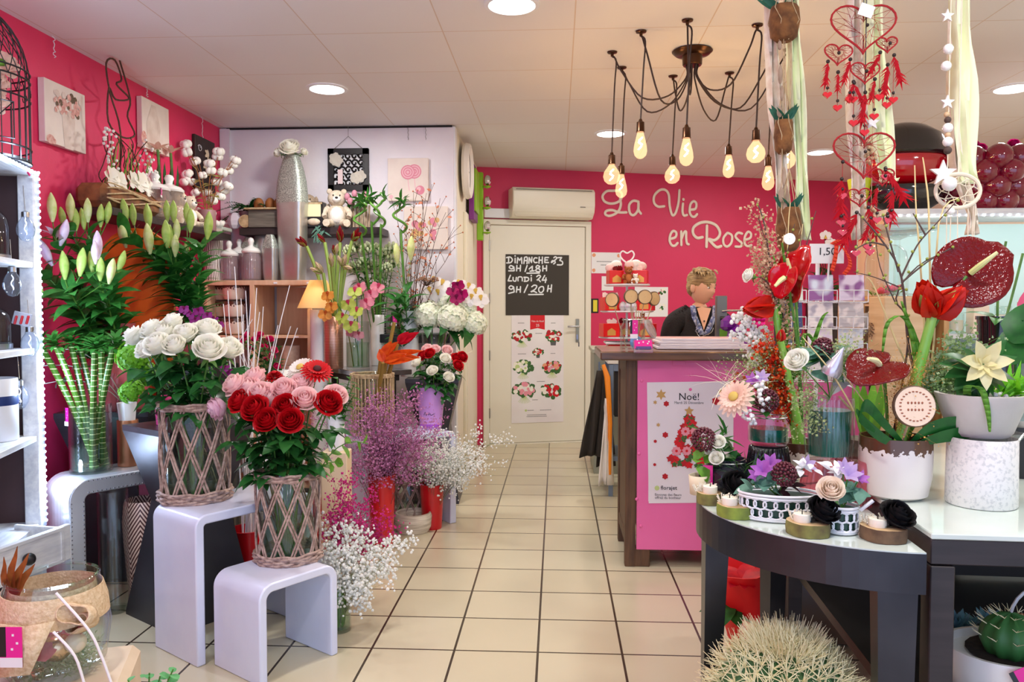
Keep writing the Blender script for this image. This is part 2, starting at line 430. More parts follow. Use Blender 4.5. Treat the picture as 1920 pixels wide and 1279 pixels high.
# ---- petals and blooms (meshes, made once and shared)
def rose_mesh(seed,R=.045,H=.06,mats=None,name='bloom'):
 r_=random.Random(seed);mb=MB()
 for li,(cnt,rb,hh,wd,clo,curl) in enumerate(((2,.15,1.0,1.9,.3,0),(3,.30,1.03,1.45,.22,.0),(3,.47,1.02,1.35,.12,.04),(4,.63,.98,1.08,.04,.09),(5,.76,.90,.95,0,.17),(5,.84,.72,.9,0,.27))):
  for q in range(cnt):
   ph=2*pi*q/cnt+li*.8+r_.uniform(-.15,.15);w_=wd*r_.uniform(.92,1.08);h_=hh*r_.uniform(.95,1.04);cu=curl*r_.uniform(.7,1.3);b=len(mb.v);A,B=7,7
   for i in range(A):
    v=i/(A-1)
    for j in range(B):
     u=2*j/(B-1)-1;k=max(0,(v-.62)/.38);rad=R*.88*(rb*sin(pi/2*min(1,v*1.45+.08))*(1-clo*k*k)+cu*k*k*(1-.25*u*u))*(1+.05*u)
     z=H*h_*(v-.13*abs(u)**3*v)-H*cu*.55*k*k+H*.04*k*(1-abs(u));f=ph+u*w_*(.3+.7*min(1,v*1.7))
     mb.v.append((rad*cos(f),rad*sin(f),z))
   for i in range(A-1):
    for j in range(B-1):mb.f.append((b+i*B+j,b+i*B+j+1,b+(i+1)*B+j+1,b+(i+1)*B+j));mb.mi.append(0)
 mb.lathe([(.004,0),(R*.16,H*.5),(R*.06,H*.9),(.001,H*.93)],8)
 mb.k=1
 for q in range(5):
  a=2*pi*q/5;mb.blade((.004*cos(a),.004*sin(a),-.002),(cos(a),sin(a),-.1),(0,0,1),R*.8,R*.25,.3,.1,3)
 mb.ball((0,0,-.004),(.008,.008,.008),8,5)
 return mb.mesh(name,mats,0 or 60)
def daisy_mesh(R,n,rows,mats,name='bloom',cup=.25,seedr=.28,pw=1.5):
 mb=MB()
 for k in range(rows):
  for q in range(n):
   a=2*pi*(q+.5*k)/n;e=.15+.28*k
   mb.blade((R*.12*cos(a),R*.12*sin(a),.004*k),(cos(a),sin(a),e),(-e*cos(a),-e*sin(a),1),R*(1-.16*k),R*pw*2/n*1.5,.15,cup,4,3,'petal')
 mb.k=1;mb.ball((0,0,.004+.004*rows),(R*seedr,R*seedr,R*seedr*.6),10,6)
 return mb.mesh(name,mats,60)
def leafset(mb,pts,n,L,W,shape='ovate',t0=.3,t1=.95,spread=.9,bend=.25,cup=.15,seg=4,r_=rnd,droop=.1,up=.35):
 """n leaves along the polyline pts, turning round it by the golden angle"""
 ph=r_.uniform(0,6)
 for i in range(n):
  t=t0+(t1-t0)*(i+r_.uniform(.0,.8))/n;f=t*(len(pts)-1);k=min(int(f),len(pts)-2)
  p=V(pts[k]).lerp(V(pts[k+1]),f-k);ax=(V(pts[k+1])-V(pts[k])).normalized()
  ph += 2.4;o=ax.orthogonal().normalized();o2=ax.cross(o)
  s_=(o*cos(ph)+o2*sin(ph));d=(s_*spread+ax*up).normalized();l=L*r_.uniform(.75,1.15)
  mb.blade(p,d,ax-d*ax.dot(d)*.5+V((0,0,.3)),l,W*l/L,bend*r_.uniform(.5,1.4),cup,seg,3,shape,droop)
def rose_leaves(mb,pts,n,L=.055,t0=.5,t1=.92,r_=rnd):
 ph=r_.uniform(0,6)
 for i in range(n):
  t=t0+(t1-t0)*(i+r_.random()*.7)/n;f=t*(len(pts)-1);k=min(int(f),len(pts)-2)
  p=V(pts[k]).lerp(V(pts[k+1]),f-k);ax=(V(pts[k+1])-V(pts[k])).normalized();ph += 2.4
  o=ax.orthogonal().normalized();d=(o*cos(ph)+ax.cross(o)*sin(ph)+ax*.35).normalized()
  q=p+d*L*.7;mb.tube([p,q],.0012,4,cap=False)
  up=(V((0,0,1))*.6+ax*.4+V((r_.uniform(-.4,.4),r_.uniform(-.4,.4),0)))
  s_=d.cross(up).normalized()
  for dd,l in ((d,1.1),(d*.35+s_,.95),(d*.35-s_,.95)):
   mb.blade(q-(d*L*.1 if l<1 else d*0),dd,up,L*l*r_.uniform(.9,1.2),L*.72,r_.uniform(.15,.55),.18,4,3,'ovate',r_.uniform(.0,.25))
def cut_flower(name,label,cat,base,head,bloom,group=None,scale=1.0,lean=None,leaves=None,sr=.0028,smat=None,lmat=None,spin=None,bend=.06,stemname='stem',bname='bloom'):
 base,head=V(base),V(head);o=thing(name,label,cat,base,0,group);h=head-base
 mid=h*.55+V((h.x*-.25,h.y*-.25,bend*h.length*.4));pts=bez((0,0,0),mid,h,7)
 part('stem',MB().tube(pts,sr,6),smat or STEM,o)
 d=lean if lean is not None else (pts[-1]-pts[-2])
 obj(bname,bloom,o,h,lookrot(d,rr(0,6) if spin is None else spin),scale)
 if leaves:
  mb=MB();leaves(mb,pts);part('leaves',mb,lmat or LEAFD,o,60)
 return o
# ---- fine sprays that nobody could count
def spray(name,label,cat,base,tips,bm,sm,group=None,nb=7,blossom=.006,per=14,sr=.0016,r_=None,spread=.05,kind='dot',lm=None,droop=0.0):
 r_=r_ or random.Random(len(label)*7+3)
 o=thing(name,label,cat,base,0,group);base=V(base);st,bl=MB(),MB()
 for tp in tips:
  tp=V(tp)-base;mid=tp*.5+V((-tp.x*.18,-tp.y*.18,tp.length*.12));pts=bez((0,0,0),mid,tp,8)
  st.tube(pts,[sr*(1-.6*i/8) for i in range(9)],4,cap=False)
  for q in range(nb):
   f=r_.uniform(.45,1.0)*8;k=min(int(f),7);p=pts[k].lerp(pts[k+1],f-k);ax=(pts[k+1]-pts[k]).normalized()
   e=p+(ax*r_.uniform(.3,1.3)+V((r_.gauss(0,.6),r_.gauss(0,.6),r_.gauss(0,.5)-droop)))*spread
   st.tube([p,(p+e)/2+V((0,0,spread*.1)),e],sr*.35,3,cap=False)
   for z in range(per):
    c=p.lerp(e,r_.uniform(.35,1.0))+V((r_.gauss(0,1),r_.gauss(0,1),r_.gauss(0,1)-droop))*spread*.28
    s=blossom*r_.uniform(.6,1.25)
    if kind=='dot':
     a=V((r_.gauss(0,1),r_.gauss(0,1),r_.gauss(0,1))).normalized();x=a.orthogonal().normalized()*s;y=a.cross(x)
     bl.quad(c+x,c+y,c-x,c-y);bl.quad(c+x*.7+a*s*.5,c+y*.7-a*s*.4,c-x*.7+a*s*.5,c-y*.7-a*s*.4)
    elif kind=='ball':
     bl.ball(c,s,5,4)
    else:
     d=(ax+V((r_.gauss(0,.6),r_.gauss(0,.6),r_.gauss(0,.6)))).normalized();bl.blade(c,d,d.orthogonal(),s*2.2,s*.8,.1,.2,2,3)
 part('stems',st,sm,o);part('blossoms',bl,bm,o,0,kind='stuff')
 return o
def fan_tips(c,rx,ry,rz,n,r_,up=True):
 out=[]
 for i in range(n):
  a=r_.uniform(0,2*pi);e=r_.uniform(.05 if up else-.6,1);k=r_.uniform(.65,1)
  out.append((c[0]+rx*k*cos(a)*sqrt(1-e*e if e<1 else 0),c[1]+ry*k*sin(a)*sqrt(max(0,1-e*e)),c[2]+rz*k*e))
 return out
# ---- furniture shared by several
def arch(name,label,P,ang,span,depth,h,t,rad,m_,group=None,cat='stool'):
 """waterfall stool: an upside-down U drawn along 'span' and pulled back by 'depth'; P is the outer front foot"""
 out=[];inn=[]
 N=7
 for cx,a0,a1 in ((rad,pi,pi/2),(span-rad,pi/2,0)):
  for i in range(N+1):
   a=a0+(a1-a0)*i/N;out.append((cx+rad*cos(a),h-rad+rad*sin(a)));r2=max(rad-t,.006);out_=(cx+r2*cos(a) if rad>t else 0,0)
   ci=rad if cx==rad else span-rad
   inn.append((ci+r2*cos(a),h-rad+r2*sin(a)))
 out=[(0,0)]+out+[(span,0)];inn=[(t,0)]+inn+[(span-t,0)]
 mb=MB();K=len(out);b=len(mb.v);g=.004
 rings=[]
 def ring(o_,i_,y):
  return [(x,y,z) for x,z in o_],[(x,y,z) for x,z in i_]
 vs=[]
 for o_,y in ((out,0),(out,depth),(inn,0),(inn,depth)):vs += [(x,y,z) for x,z in o_]
 fs=[]
 for i in range(K-1):
  fs += [(i,i+1,K+i+1,K+i),(2*K+i+1,2*K+i,3*K+i,3*K+i+1),(i+1,i,2*K+i,2*K+i+1),(K+i,K+i+1,3*K+i+1,3*K+i)]
 fs += [(0,K,3*K,2*K),(K-1,3*K-1,4*K-1,2*K-1)]
 mb.raw(vs,fs)
 me=mb.mesh(name,m_,30)
 o=obj(name,me,None,P,(0,0,ang));tag(o,label,cat,group)
 bv=o.modifiers.new('soft edges','BEVEL');bv.width=.005;bv.segments=2;bv.limit_method='ANGLE';bv.angle_limit=radians(50)
 return o
def hourglass(name,label,c,half,h,waist,ang,m_,group=None,zw=.6):
 mb=MB();zs=[(0,half),(h*.02,half),(h*zw,waist),(h*.97,half),(h,half)];b=0
 vs=[]
 for z,w_ in zs:vs += [(w_,w_,z),(-w_,w_,z),(-w_,-w_,z),(w_,-w_,z)]
 fs=[(3,2,1,0),(16,17,18,19)]
 for i in range(4):
  for j in range(4):fs.append((4*i+j,4*i+(j+1) % 4,4*i+4+(j+1) % 4,4*i+4+j))
 mb.raw(vs,fs);o=solo(name,label,'pedestal',mb,m_,c,ang,group,smooth=10);return o
ZINC=mat('dark_zinc',(86,86,92),.38,metal=.75,c2=(62,62,68),nscale=3,bump=.08,bscale=12)
ALU=mat('riveted_aluminium',(222,226,234),.28,metal=.55,c2=(204,208,216),nscale=2,stretch=(1,30,1))
def wicker_vase(label,loc,r,h,hb,group='glass vases in woven willow'):
 """clear cylinder in a frame of crossed willow rods, woven at the foot and rim"""
 o=thing('wicker_vase',label,'vase',loc,0,group);r_=random.Random(int(loc[0]*1e4) % 997)
 part('glass_cylinder',MB().lathe(cylprof(r*.9,h,.004),36),CLEAR,o,40)
 part('water',MB().lathe([(r*.9-.006,.013),(r*.9-.006,h*.42),(.001,h*.42)],32),WATER,o)
 mb=MB();n=10
 for i in range(n):
  a0=2*pi*i/n
  for sg in (1,-1):
   for e in (-.045,.045):
    pts=[]
    for k in range(7):
     t=k/6;a=a0+sg*(t-.5)*(2*pi/n)*1.55+e;R_=r*(1+.012*sg+.01*sin(pi*t))
     pts.append((R_*cos(a),R_*sin(a),hb+(h-hb-.01)*t))
    mb.tube(pts,.003*r/.09,5)
 part('crossed_rods',mb,WICKER,o)
 def weave(z0,z1,rows,R_):
  q=MB()
  for k in range(rows):
   pts=[];N=44
   for j in range(N):
    a=2*pi*j/N;pts.append(((R_+.004*sin(a*11+pi*k))*cos(a),(R_+.004*sin(a*11+pi*k))*sin(a),z0+(z1-z0)*(k+.5)/rows+.0025*sin(a*7+k*1.3)+r_.uniform(-.001,.001)))
   q.tube(pts,.0048*r/.09,5,closed=True)
  return q
 part('woven_foot',weave(0,hb*1.1,5,r*1.05),WICKER,o);part('woven_rim',weave(h-.028,h-.004,3,r*1.02),WICKER,o)
 return o
# ================================================================== left side: stools, pedestals, shelving
A56=radians(55.6)
P_TALL,P_SHORT=V((-1.238,2.613,0)),V((-.967,2.485,0))
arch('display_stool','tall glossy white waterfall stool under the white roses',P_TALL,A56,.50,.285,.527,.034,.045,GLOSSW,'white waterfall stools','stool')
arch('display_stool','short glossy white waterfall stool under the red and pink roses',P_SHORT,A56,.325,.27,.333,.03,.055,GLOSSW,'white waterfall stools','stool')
A38=radians(38);P_BACK=V((-1.037,4.163,0))
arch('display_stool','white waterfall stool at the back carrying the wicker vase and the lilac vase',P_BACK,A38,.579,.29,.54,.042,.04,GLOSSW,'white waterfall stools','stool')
# riveted aluminium stool: a thick U with a flat front edge and dotted rivets
PA=V((-1.917,2.975,0))
o=arch('aluminium_stool','riveted brushed aluminium waterfall stool holding the ringed bamboo vase',PA,A56,.46,.24,.56,.062,.085,ALU)
mb=MB()
for i in range(26):
 for dx in (.008,.054):
  mb.ball((dx,-.001,.02+i*.018),(.0035,.002,.0035),6,4)
for i in range(21):
 for dz in (.008,.054):mb.ball((.075+i*.017,-.001,.56-dz),(.0035,.002,.0035),6,4)
part('rivets',mb,STEEL,o)
# zinc hourglass pedestals
hourglass('zinc_pedestal','dark zinc hourglass pedestal behind the aluminium stool, below the red glass vase',(-2.09,3.62,0),.20,.775,.115,radians(12),ZINC,'zinc hourglass pedestals')
hourglass('zinc_pedestal','dark zinc hourglass pedestal between the aluminium stool and the tall white stool',(-1.50,3.12,0),.18,.775,.105,radians(56),ZINC,'zinc hourglass pedestals')
hourglass('zinc_pedestal','dark zinc hourglass pedestal beside the lilac vase, nearest the rear door',(-.80,5.12,0),.17,.80,.10,radians(3),ZINC,'zinc hourglass pedestals')
# beech cube shelving against the partition
UX0,UX1,UY=-2.355,-1.617,5.13
mb=MB();T_=.032;uz=1.435
for x in (UX0+T_/2,UX0+.335,UX1-T_/2):mb.box((x,UY+.19,uz/2),(T_,.38,uz-.002),.002)
for z in (uz-T_/2,1.06,.72,.40,.06):mb.box(((UX0+UX1)/2,UY+.188,z),(UX1-UX0-.002,.376,T_*(1 if z>1.4 else .55)),.002)
t=thing('shelving_unit','open beech cube shelving unit carrying silver vases and jars','shelving',(0,0,0))
part('carcass',mb,BEECH,t,10)
mb=MB();mb.box((UX0+.55,UY+.374,.72),(.36,.008,1.36));part('back_panel',mb,BEECH,t,10)
for x,z in ((-1.86,uz-.018),(UX1-.02,uz-.018),(-1.72,1.06)):part('price_clip',MB().box((x,UY-.001,z),(.025,.003,.012),.001),WHITE,t,10)
# dark floating shelves
DKW=mat('dark_shelf_board',(52,38,36),.5,c2=(38,28,28),nscale=4,stretch=(1,14,14))
solo('floating_shelf','dark brown floating shelf along the pink wall, carrying the driftwood and cotton','shelf',MB().box((-2.28,4.45,1.72),(.235,1.40,.04),.003),DKW)
solo('floating_shelf','dark brown floating shelf on the white partition below the black openwork panel','shelf',MB().box((-1.68,5.42,1.775),(.98,.24,.05),.003),DKW)
SH1,SH2=1.741,1.801
# zinc topped display table in the middle and black ledge behind
A36=radians(36);TC=V((-1.22,4.75,0));tz=.86;t=thing('display_table','square table set cornerwise with a mirror zinc top, holding the orchid vases','table',TC,A36)
mb=MB();mb.box((.185,.265,tz-.016),(.37,.53,.032),.003);part('tabletop',mb,mat('zinc_mirror',(190,192,196),.12,metal=.9,c2=(168,170,175),nscale=3),t,10)
part('apron',MB().box((.15,.265,tz-.05),(.28,.50,.036),.003),BLACK,t,10)
for sx in (.04,.25):
 for sy in (.04,.49):part('leg',MB().box((sx,sy,(tz-.068)/2),(.04,.04,tz-.068),.003),BLACK,t,10)
solo('wall_ledge','black ledge on the white partition behind the white vases','shelf',MB().box((-.98,5.41,1.045),(.52,.25,.06),.004),BLACK)
TZ=tz
# lower support behind the roses for the ruscus pot and the washed crate
t=thing('slatted_crate','small whitewashed wooden crate between the two willow vases','crate',(-1.33,3.63,0),radians(8))
mb=MB()
for z in (.06,.24,.43):
 for sy in (-.09,.09):mb.box((0,sy,z),(.24,.012,.13),.002)
 for sx in (-.115,.115):mb.box((sx,0,z),(.012,.17,.13),.002)
part('slats',mb,mat('whitewashed_wood',(226,216,200),.7,c2=(190,176,156),nscale=6,stretch=(3,14,14)),t,10)
part('lid_board',MB().box((0,0,.505),(.25,.20,.02),.003),WHITE,t,10)
t=thing('plinth','narrow pale plinth behind the red rose vase, under the small white ruscus pot','plinth',(-1.03,3.62,0),radians(4))
part('body',MB().box((0,0,.29),(.12,.12,.58),.004),mat('cream_board',(228,205,170),.5),t,10)
# ---------------------------------------------------------------- LED lit etagere at the left edge
ET=thing('lit_shelf_unit','white wooden shelf unit with a bright cold LED strip along its post','shelving',(-2.045,3.02,0),radians(-72.5))
CHALKW=mat('chalky_white_wood',(226,226,226),.6,c2=(205,205,210),nscale=5,stretch=(2,12,12))
DKB=mat('dark_back_board',(70,44,44),.6)
mb=MB();EZ=[1.77,1.413,1.078,.733,.385,.05]
for x in (.028,.87):
 for y in (-.028,-.33):mb.box((x,y,.89),(.056,.056,1.78),.003)
part('posts',mb,CHALKW,ET,10)
for z in EZ:part('shelf_board',MB().box((.45,-.18,z),(.90,.345,.022),.002),CHALKW,ET,10)
part('back_panel',MB().box((.45,-.352,.89),(.80,.01,1.74)),DKB,ET,10)
part('end_panel',MB().box((.012,-.18,.89),(.012,.25,1.74)),DKB,ET,10)
LEDC=glow('led_blue_white',(214,228,255),16)
t=thing('led_strip','cold white LED strip running down the post of the white shelf unit','light strip',ET.matrix_basis@V((.02,.006,0)),radians(-72.5))
part('tape',MB().box((0,0,1.08),(.012,.004,1.40)),glass('led_sleeve',(235,242,255),.35),t,10)
mb=MB()
for i in range(56):mb.ball((0,.004,.40+i*.025),(.0055,.004,.0055),6,4)
for i in range(26):mb.ball((.01+i*.033,.004,1.768),(.007,.004,.007),6,4)
part('diodes',mb,LEDC,t)
part('top_tape',MB().box((.43,0,1.768),(.86,.004,.014)),glass('led_sleeve'),t,10)
for z in (.55,.95,1.35):lamp('led_strip_light','POINT',ET.matrix_basis@V((.02,.05,z)),5,(.55,.72,1),.03)
lamp('led_strip_light','POINT',ET.matrix_basis@V((.3,.05,1.80)),2,(.55,.72,1),.03)
mw=Matrix.Translation(ET.location)@Matrix.Rotation(radians(-72.5),4,'Z')
def etp(x,y,z):return mw@V((x,y,z))
# things on the etagere
def dome(lab,p,r,h,mcol=CLEAR):
 o=thing('glass_cloche',lab,'jar',p)
 part('glass_dome',MB().lathe([(r,0),(r,h*.62),(r*.93,h*.78),(r*.72,h*.9),(r*.4,h*.97),(.001,h)],28,cap0=False),mcol,o,60)
 part('foot_ring',MB().lathe([(r*1.05,0),(r*1.05,.02),(r*.9,.024),(.001,.02)],28),mat('hammered_zinc',(150,155,165),.3,metal=.9),o);return o
dome('clear glass cloche on the lit shelf beside the upper hanging bulb',etp(.13,-.14,1.425),.075,.20)
o=dome('glass jar with a round stopper on the lit shelf below the cloche',etp(.13,-.14,1.09),.075,.165)
part('stopper',MB().ball((0,0,.185),.02,12,8),WHITE,o)
o=vase('enamel_canister','white canister with a navy band on the lit shelf','canister',etp(.14,-.13,.745),.085,.235,WHITE)
part('navy_band',MB().lathe([(.0855,.135),(.0862,.14),(.0862,.165),(.0855,.17)],28,cap0=False),mat('navy',(30,52,110),.4),o)
# pulled-out drawer
t=thing('drawer_unit','white drawer pulled out below the lit shelf, with a dark knob','drawer',(-1.86,2.88,0),radians(-98.6))
mb=MB();mb.box((.40,0,.355),(.80,.02,.135),.003);part('drawer_front',mb,CHALKW,t,10)
mb=MB();mb.box((.40,.0115,.415),(.72,.006,.012));mb.box((.40,.0115,.295),(.72,.006,.012));mb.box((.045,.0115,.355),(.012,.006,.12));part('front_moulding',mb,CHALKW,t,10)
part('drawer_box',MB().box((.40,-.11,.34),(.76,.2,.012)).box((.03,-.11,.37),(.012,.2,.09)),CHALKW,t,10)
part('knob',MB().ball((.22,.03,.355),.022,12,8),BLACK,t)
# hanging glass bulbs of a light garland
BULBG=glass('ornament_glass',(240,246,255),.05)
for px,py,Y,lab in ((48,425,2.93,'highest clear glass bulb ornament hanging beside the LED strip'),(23,528,2.86,'clear fluted glass bulb hanging in front of the white post, second from the top'),
                       (56,640,2.93,'clear glass bulb ornament just above the small card packet'),(37,740,2.93,'lowest fluted glass bulb hanging at the LED strip')):
 q=at(px,py,Y);o=thing('glass_bulb',lab,'ornament',q,0,'glass bulbs on the LED strip')
 part('bulb',MB().lathe([(.001,-.058),(.016,-.052),(.028,-.03),(.031,-.01),(.026,.012),(.015,.03),(.013,.04)],20,cap0=False,fn=lambda r,z,a:r*(1+.05*cos(a*10))),BULBG,o,60)
 part('cap',MB().lathe([(.014,.036),(.014,.055),(.006,.06),(.001,.06)],14),STEEL,o)
 part('wire',MB().tube([(0,0,.06),(-.01,.01,.11),(-.02,.02,.16)],.0012,5),STEEL,o)
 part('filament',MB().tube([(.004*cos(i),.004*sin(i),-.03+.006*i) for i in range(10)],.0012,4),LEDC,o)
t=thing('card_packet','small clear packet with three red clips hung on the LED strip','packet',at(41,598,2.90),radians(20))
part('sleeve',MB().box((0,0,0),(.062,.006,.05),.002,M=Matrix.Rotation(.25,4,'Y')),glass('packet_film',(230,235,245),.35),t,10)
for i in range(3):part('clip',MB().box((-.02+i*.02,-.005,-.004-.004*i),(.009,.005,.034),.002,M=Matrix.Translation((-.02+i*.02,-.005,-.004))@Matrix.Rotation(.25,4,'Y')),REDP,t,10)
# bird cage on top of the etagere
bc=at(-52,305,2.78);bc.z=1.782
t=thing('bird_cage','black wire bird cage with a domed top standing on the lit shelf unit','bird cage',bc)
mb=MB();Rg,hg=.185,.30
for i in range(30):
 a=2*pi*i/30;mb.tube([(Rg*cos(a),Rg*sin(a),0),(Rg*cos(a),Rg*sin(a),hg)],.0022,4)
part('bars',mb,BLACK,t)
mb=MB()
for i in range(24):
 for sg in (1,-1):
  pts=[]
  for k in range(11):
   f=k/10*pi/2*.97;a=2*pi*i/24+sg*f*.55;pts.append((Rg*cos(f)*cos(a),Rg*cos(f)*sin(a),hg+.27*sin(f)))
  mb.tube(pts,.002,4)
part('dome_lattice',mb,BLACK,t)
mb=MB()
for z in (0,.05,.23,hg,hg+.03):mb.tube([(Rg*1.01*cos(a),Rg*1.01*sin(a),z) for a in [2*pi*i/36 for i in range(36)]],.0035,5,closed=True)
for i in range(12):
 a=2*pi*i/12;c0=V((Rg*1.01*cos(a),Rg*1.01*sin(a),hg-.035));tg=V((-sin(a),cos(a),0))
 mb.tube([c0+tg*(.022*cos(f)*(.3+.1*f))+V((0,0,.022*sin(f)*(.3+.1*f))) for f in [j*.8 for j in range(9)]],.002,4)
part('hoops',mb,BLACK,t)
part('base_tray',MB().lathe([(Rg,-.001),(Rg,.012),(.001,.012)],36),BLACK,t)
mb=MB();a0=-.5
fr_=[(Rg*1.02*cos(a0+s*.32),Rg*1.02*sin(a0+s*.32),z) for s,z in ((-1,.07),(1,.07),(1,.2),(-1,.2))]
mb.tube(fr_,.003,5,closed=True);mb.tube([fr_[0],fr_[2]],.002,4);part('cage_door',mb,BLACK,t)
o=thing('cage_bouquet','pale pink and cream silk flowers inside the bird cage','flowers',bc+V((.05,-.02,.013)))
mb=MB();mb.lathe([(.05,0),(.05,.1),(.001,.1)],16);part('foam_pot',mb,mat('blush_pot',(226,190,180),.6),o)
SILKC=petal('blush_silk',(244,220,200),(236,190,178));SILKB=daisy_mesh(.06,7,3,[SILKC,LEAFL])
for i,(x,y,z) in enumerate(((.04,0,.26),(.07,-.05,.18),(-.02,-.04,.22),(.06,.03,.33))):obj('silk_bloom',SILKB,o,(x,y,z),lookrot((.6,-.7,.5)))
mb=MB()
for x,y,z in ((.04,0,.26),(.07,-.05,.18),(-.02,-.04,.22),(.06,.03,.33)):mb.tube([(0,0,.1),(x,y,z)],.002,4)
part('stems',mb,STEM,o)
t=thing('card_sign','thin pink price stick poking out from the top of the lit shelf','sign',at(50,320,2.93))
mb=MB();mb.tube([at(38,306,2.93)-t.location,at(57,330,2.93)-t.location],.004,6);part('stick',mb,PINK,t)
part('tip',MB().ball(at(58,331,2.93)-t.location,(.012,.003,.006),8,5),WHITE,t)
# ---------------------------------------------------------------- wall pictures, left
CANV=mat('canvas_print',(240,228,218),.7,c2=(228,212,204),nscale=9,lo=.3,hi=.8)
SIDEC=mat('canvas_side',(226,160,160),.7)
PRC=mat('print_rose',(206,140,130),.8,c2=(232,190,180),nscale=60);PRC2=mat('print_cream',(214,194,182),.8,c2=(236,222,212),nscale=12);PRD=mat('print_dark',(110,90,70),.8)
def wallpic(lab,y0,y1,z0,z1,tilt=.03):
 t=thing('canvas_picture',lab,'picture',(LWX+.002,(y0+y1)/2,(z0+z1)/2));w_,h_=y1-y0,z1-z0
 mb=MB();mb.box((.018,0,0),(.032,w_,h_),.002);part('canvas',mb,CANV,t,10);return t,w_,h_
c0=atx(70,145,LWX);c1=atx(138,288,LWX)
t,w_,h_=wallpic('square canvas picture of pink roses in a white vase on the pink wall',atx(70,220,LWX).y,atx(147,220,LWX).y,atx(138,286,LWX).z,atx(70,145,LWX).z)
mb=MB()
def disc(mb,y,z,ry,rz=None,x=.0352,n=14,k=0):
 mb.k=k;rz=rz or ry;b=[(x,y+ry*cos(2*pi*i/n),z+rz*sin(2*pi*i/n)) for i in range(n)];mb.quad(*b)
for i in range(60):disc(mb,rr(-.09,.12),.06+rr(-.045,.05),rr(.009,.017),x=.0356+i*.00002,k=(0,0,1,0,2)[i % 5])
disc(mb,-.12,-.13,.03,.022);disc(mb,-.10,-.135,.02,.015,x=.0353)
mb.k=1;mb.quad((.0351,-.035,.03),(.0351,.075,.03),(.0351,.055,-.15),(.0351,-.015,-.15))
part('rose_print',mb,[PRC,PRC2,PRD],t,0)
t,w_,h_=wallpic('canvas picture of a pale jug with a rose hanging above the twig sculpture',atx(255,230,LWX).y,atx(306,230,LWX).y,atx(300,292,LWX).z,atx(255,180,LWX).z)
mb=MB();mb.k=1;mb.quad((.0351,-.1,-.14),(.0351,.03,-.14),(.0351,.05,.0),(.0351,.0,.12),(.0351,-.05,.12),(.0351,-.11,.0))
disc(mb,.10,-.12,.03,.026);disc(mb,-.14,-.09,.03,.04);
for i in range(3):mb.k=2;z=-.10-.02*i;mb.quad((.0353,.0,z),(.0353,.05,z+.006),(.0353,.05,z),(.0353,0,z-.006))
part('jug_print',mb,[PRC,PRC2,PRD],t,0)
t=thing('wall_plaque','dark wooden plaque with small white flowers on the pink wall beside the cotton','plaque',(LWX+.002,(atx(358,300,LWX).y+atx(398,300,LWX).y)/2,atx(378,310,LWX).z))
part('board',MB().box((.012,0,0),(.022,.30,.36),.003),mat('dark_plaque',(52,38,32),.6),t,10)
mb=MB()
for y,z in ((.02,.08),(.06,.03),(-.01,.0),(.05,-.04)):
 for k in range(5):a=2*pi*k/5;mb.blade((.026,y,z),(.15,cos(a),sin(a)),(1,0,0),.035,.025,.2,.2,3,3,'petal')
part('paper_flowers',mb,mat('cream_paper',(236,220,190),.7),t)
part('wire_scroll',MB().tube([(.027,-.09+.03*cos(i*.7)*(.4+i*.05),.1+.02*sin(i*.7)) for i in range(14)],.002,4),WHITE,t)
# tinsel hooks under the ceiling
for i,(a,b,lab) in enumerate((((102,66),(102,108),'nearest the bird cage'),((277,158),(276,182),'above the canvas with the jug'),((380,217),(380,272),'above the dark plaque'))):
 q0,q1=atx(*a,LWX+.02),atx(*b,LWX+.02);o=thing('tinsel_string','thin silver string hanging from the ceiling edge, '+lab,'string',q1);n=14
 part('strand',MB().tube([(.004*sin(k*2.1),.008*sin(k*1.7),(CEIL-.002-q1.z)*k/n) for k in range(n+1)],.0022,4),WHITE,o)
# ================================================================== left side: vases and what stands in them
# ---- white roses
WV=on(367,934,.527);WV.z=.528
wicker_vase('tall glass vase in crossed grey willow standing on the tall white stool',WV,.122,.37,.035)
WROSE=petal('white_rose_petal',(255,254,246),(252,250,232),.55,.3);ROSEC=[WROSE,STEM]
WB=[rose_mesh(s,.050,.068,ROSEC) for s in (1,2,3)]
WH=[(254,626,.02,'outermost towards the green hydrangea'),(297,643,-.09,'low in the front row, second from the lilies'),(328,643,-.10,'low in the front row, in the middle'),(325,600,.02,'topmost, just under the lily vase'),
      (348,622,-.03,'in the centre of the bunch'),(289,616,.0,'in the upper row beside the outermost one'),(368,619,.05,'in the back row beside the purple orchids'),(389,616,.03,'high on the side of the purple orchids'),
      (391,652,-.10,'widest open one, facing out'),(429,651,.0,'outermost towards the white twigs'),(275,650,-.05,'low, tucked under the outermost one'),(310,622,-.02,'between the upper and the front row')]
for i,(px,py,dy,lab) in enumerate(WH):
 hd=at(px,py+6,WV.y+dy);a=atan2(hd.y-WV.y,hd.x-WV.x);ln=V(((hd.x-WV.x)*2.2,(hd.y-WV.y)*2.2-.30,.55)).normalized()
 cut_flower('rose','white rose in the tall willow vase, '+lab,'rose',WV+V((rr(-.03,.03),rr(-.03,.03),.016)),hd-ln*.03,WB[i % 3],'white roses in the tall willow vase',rr(.92,1.12) if i!=8 else 1.25,ln,lambda mb,p:rose_leaves(mb,p,5,.078,.5,.92),.003)
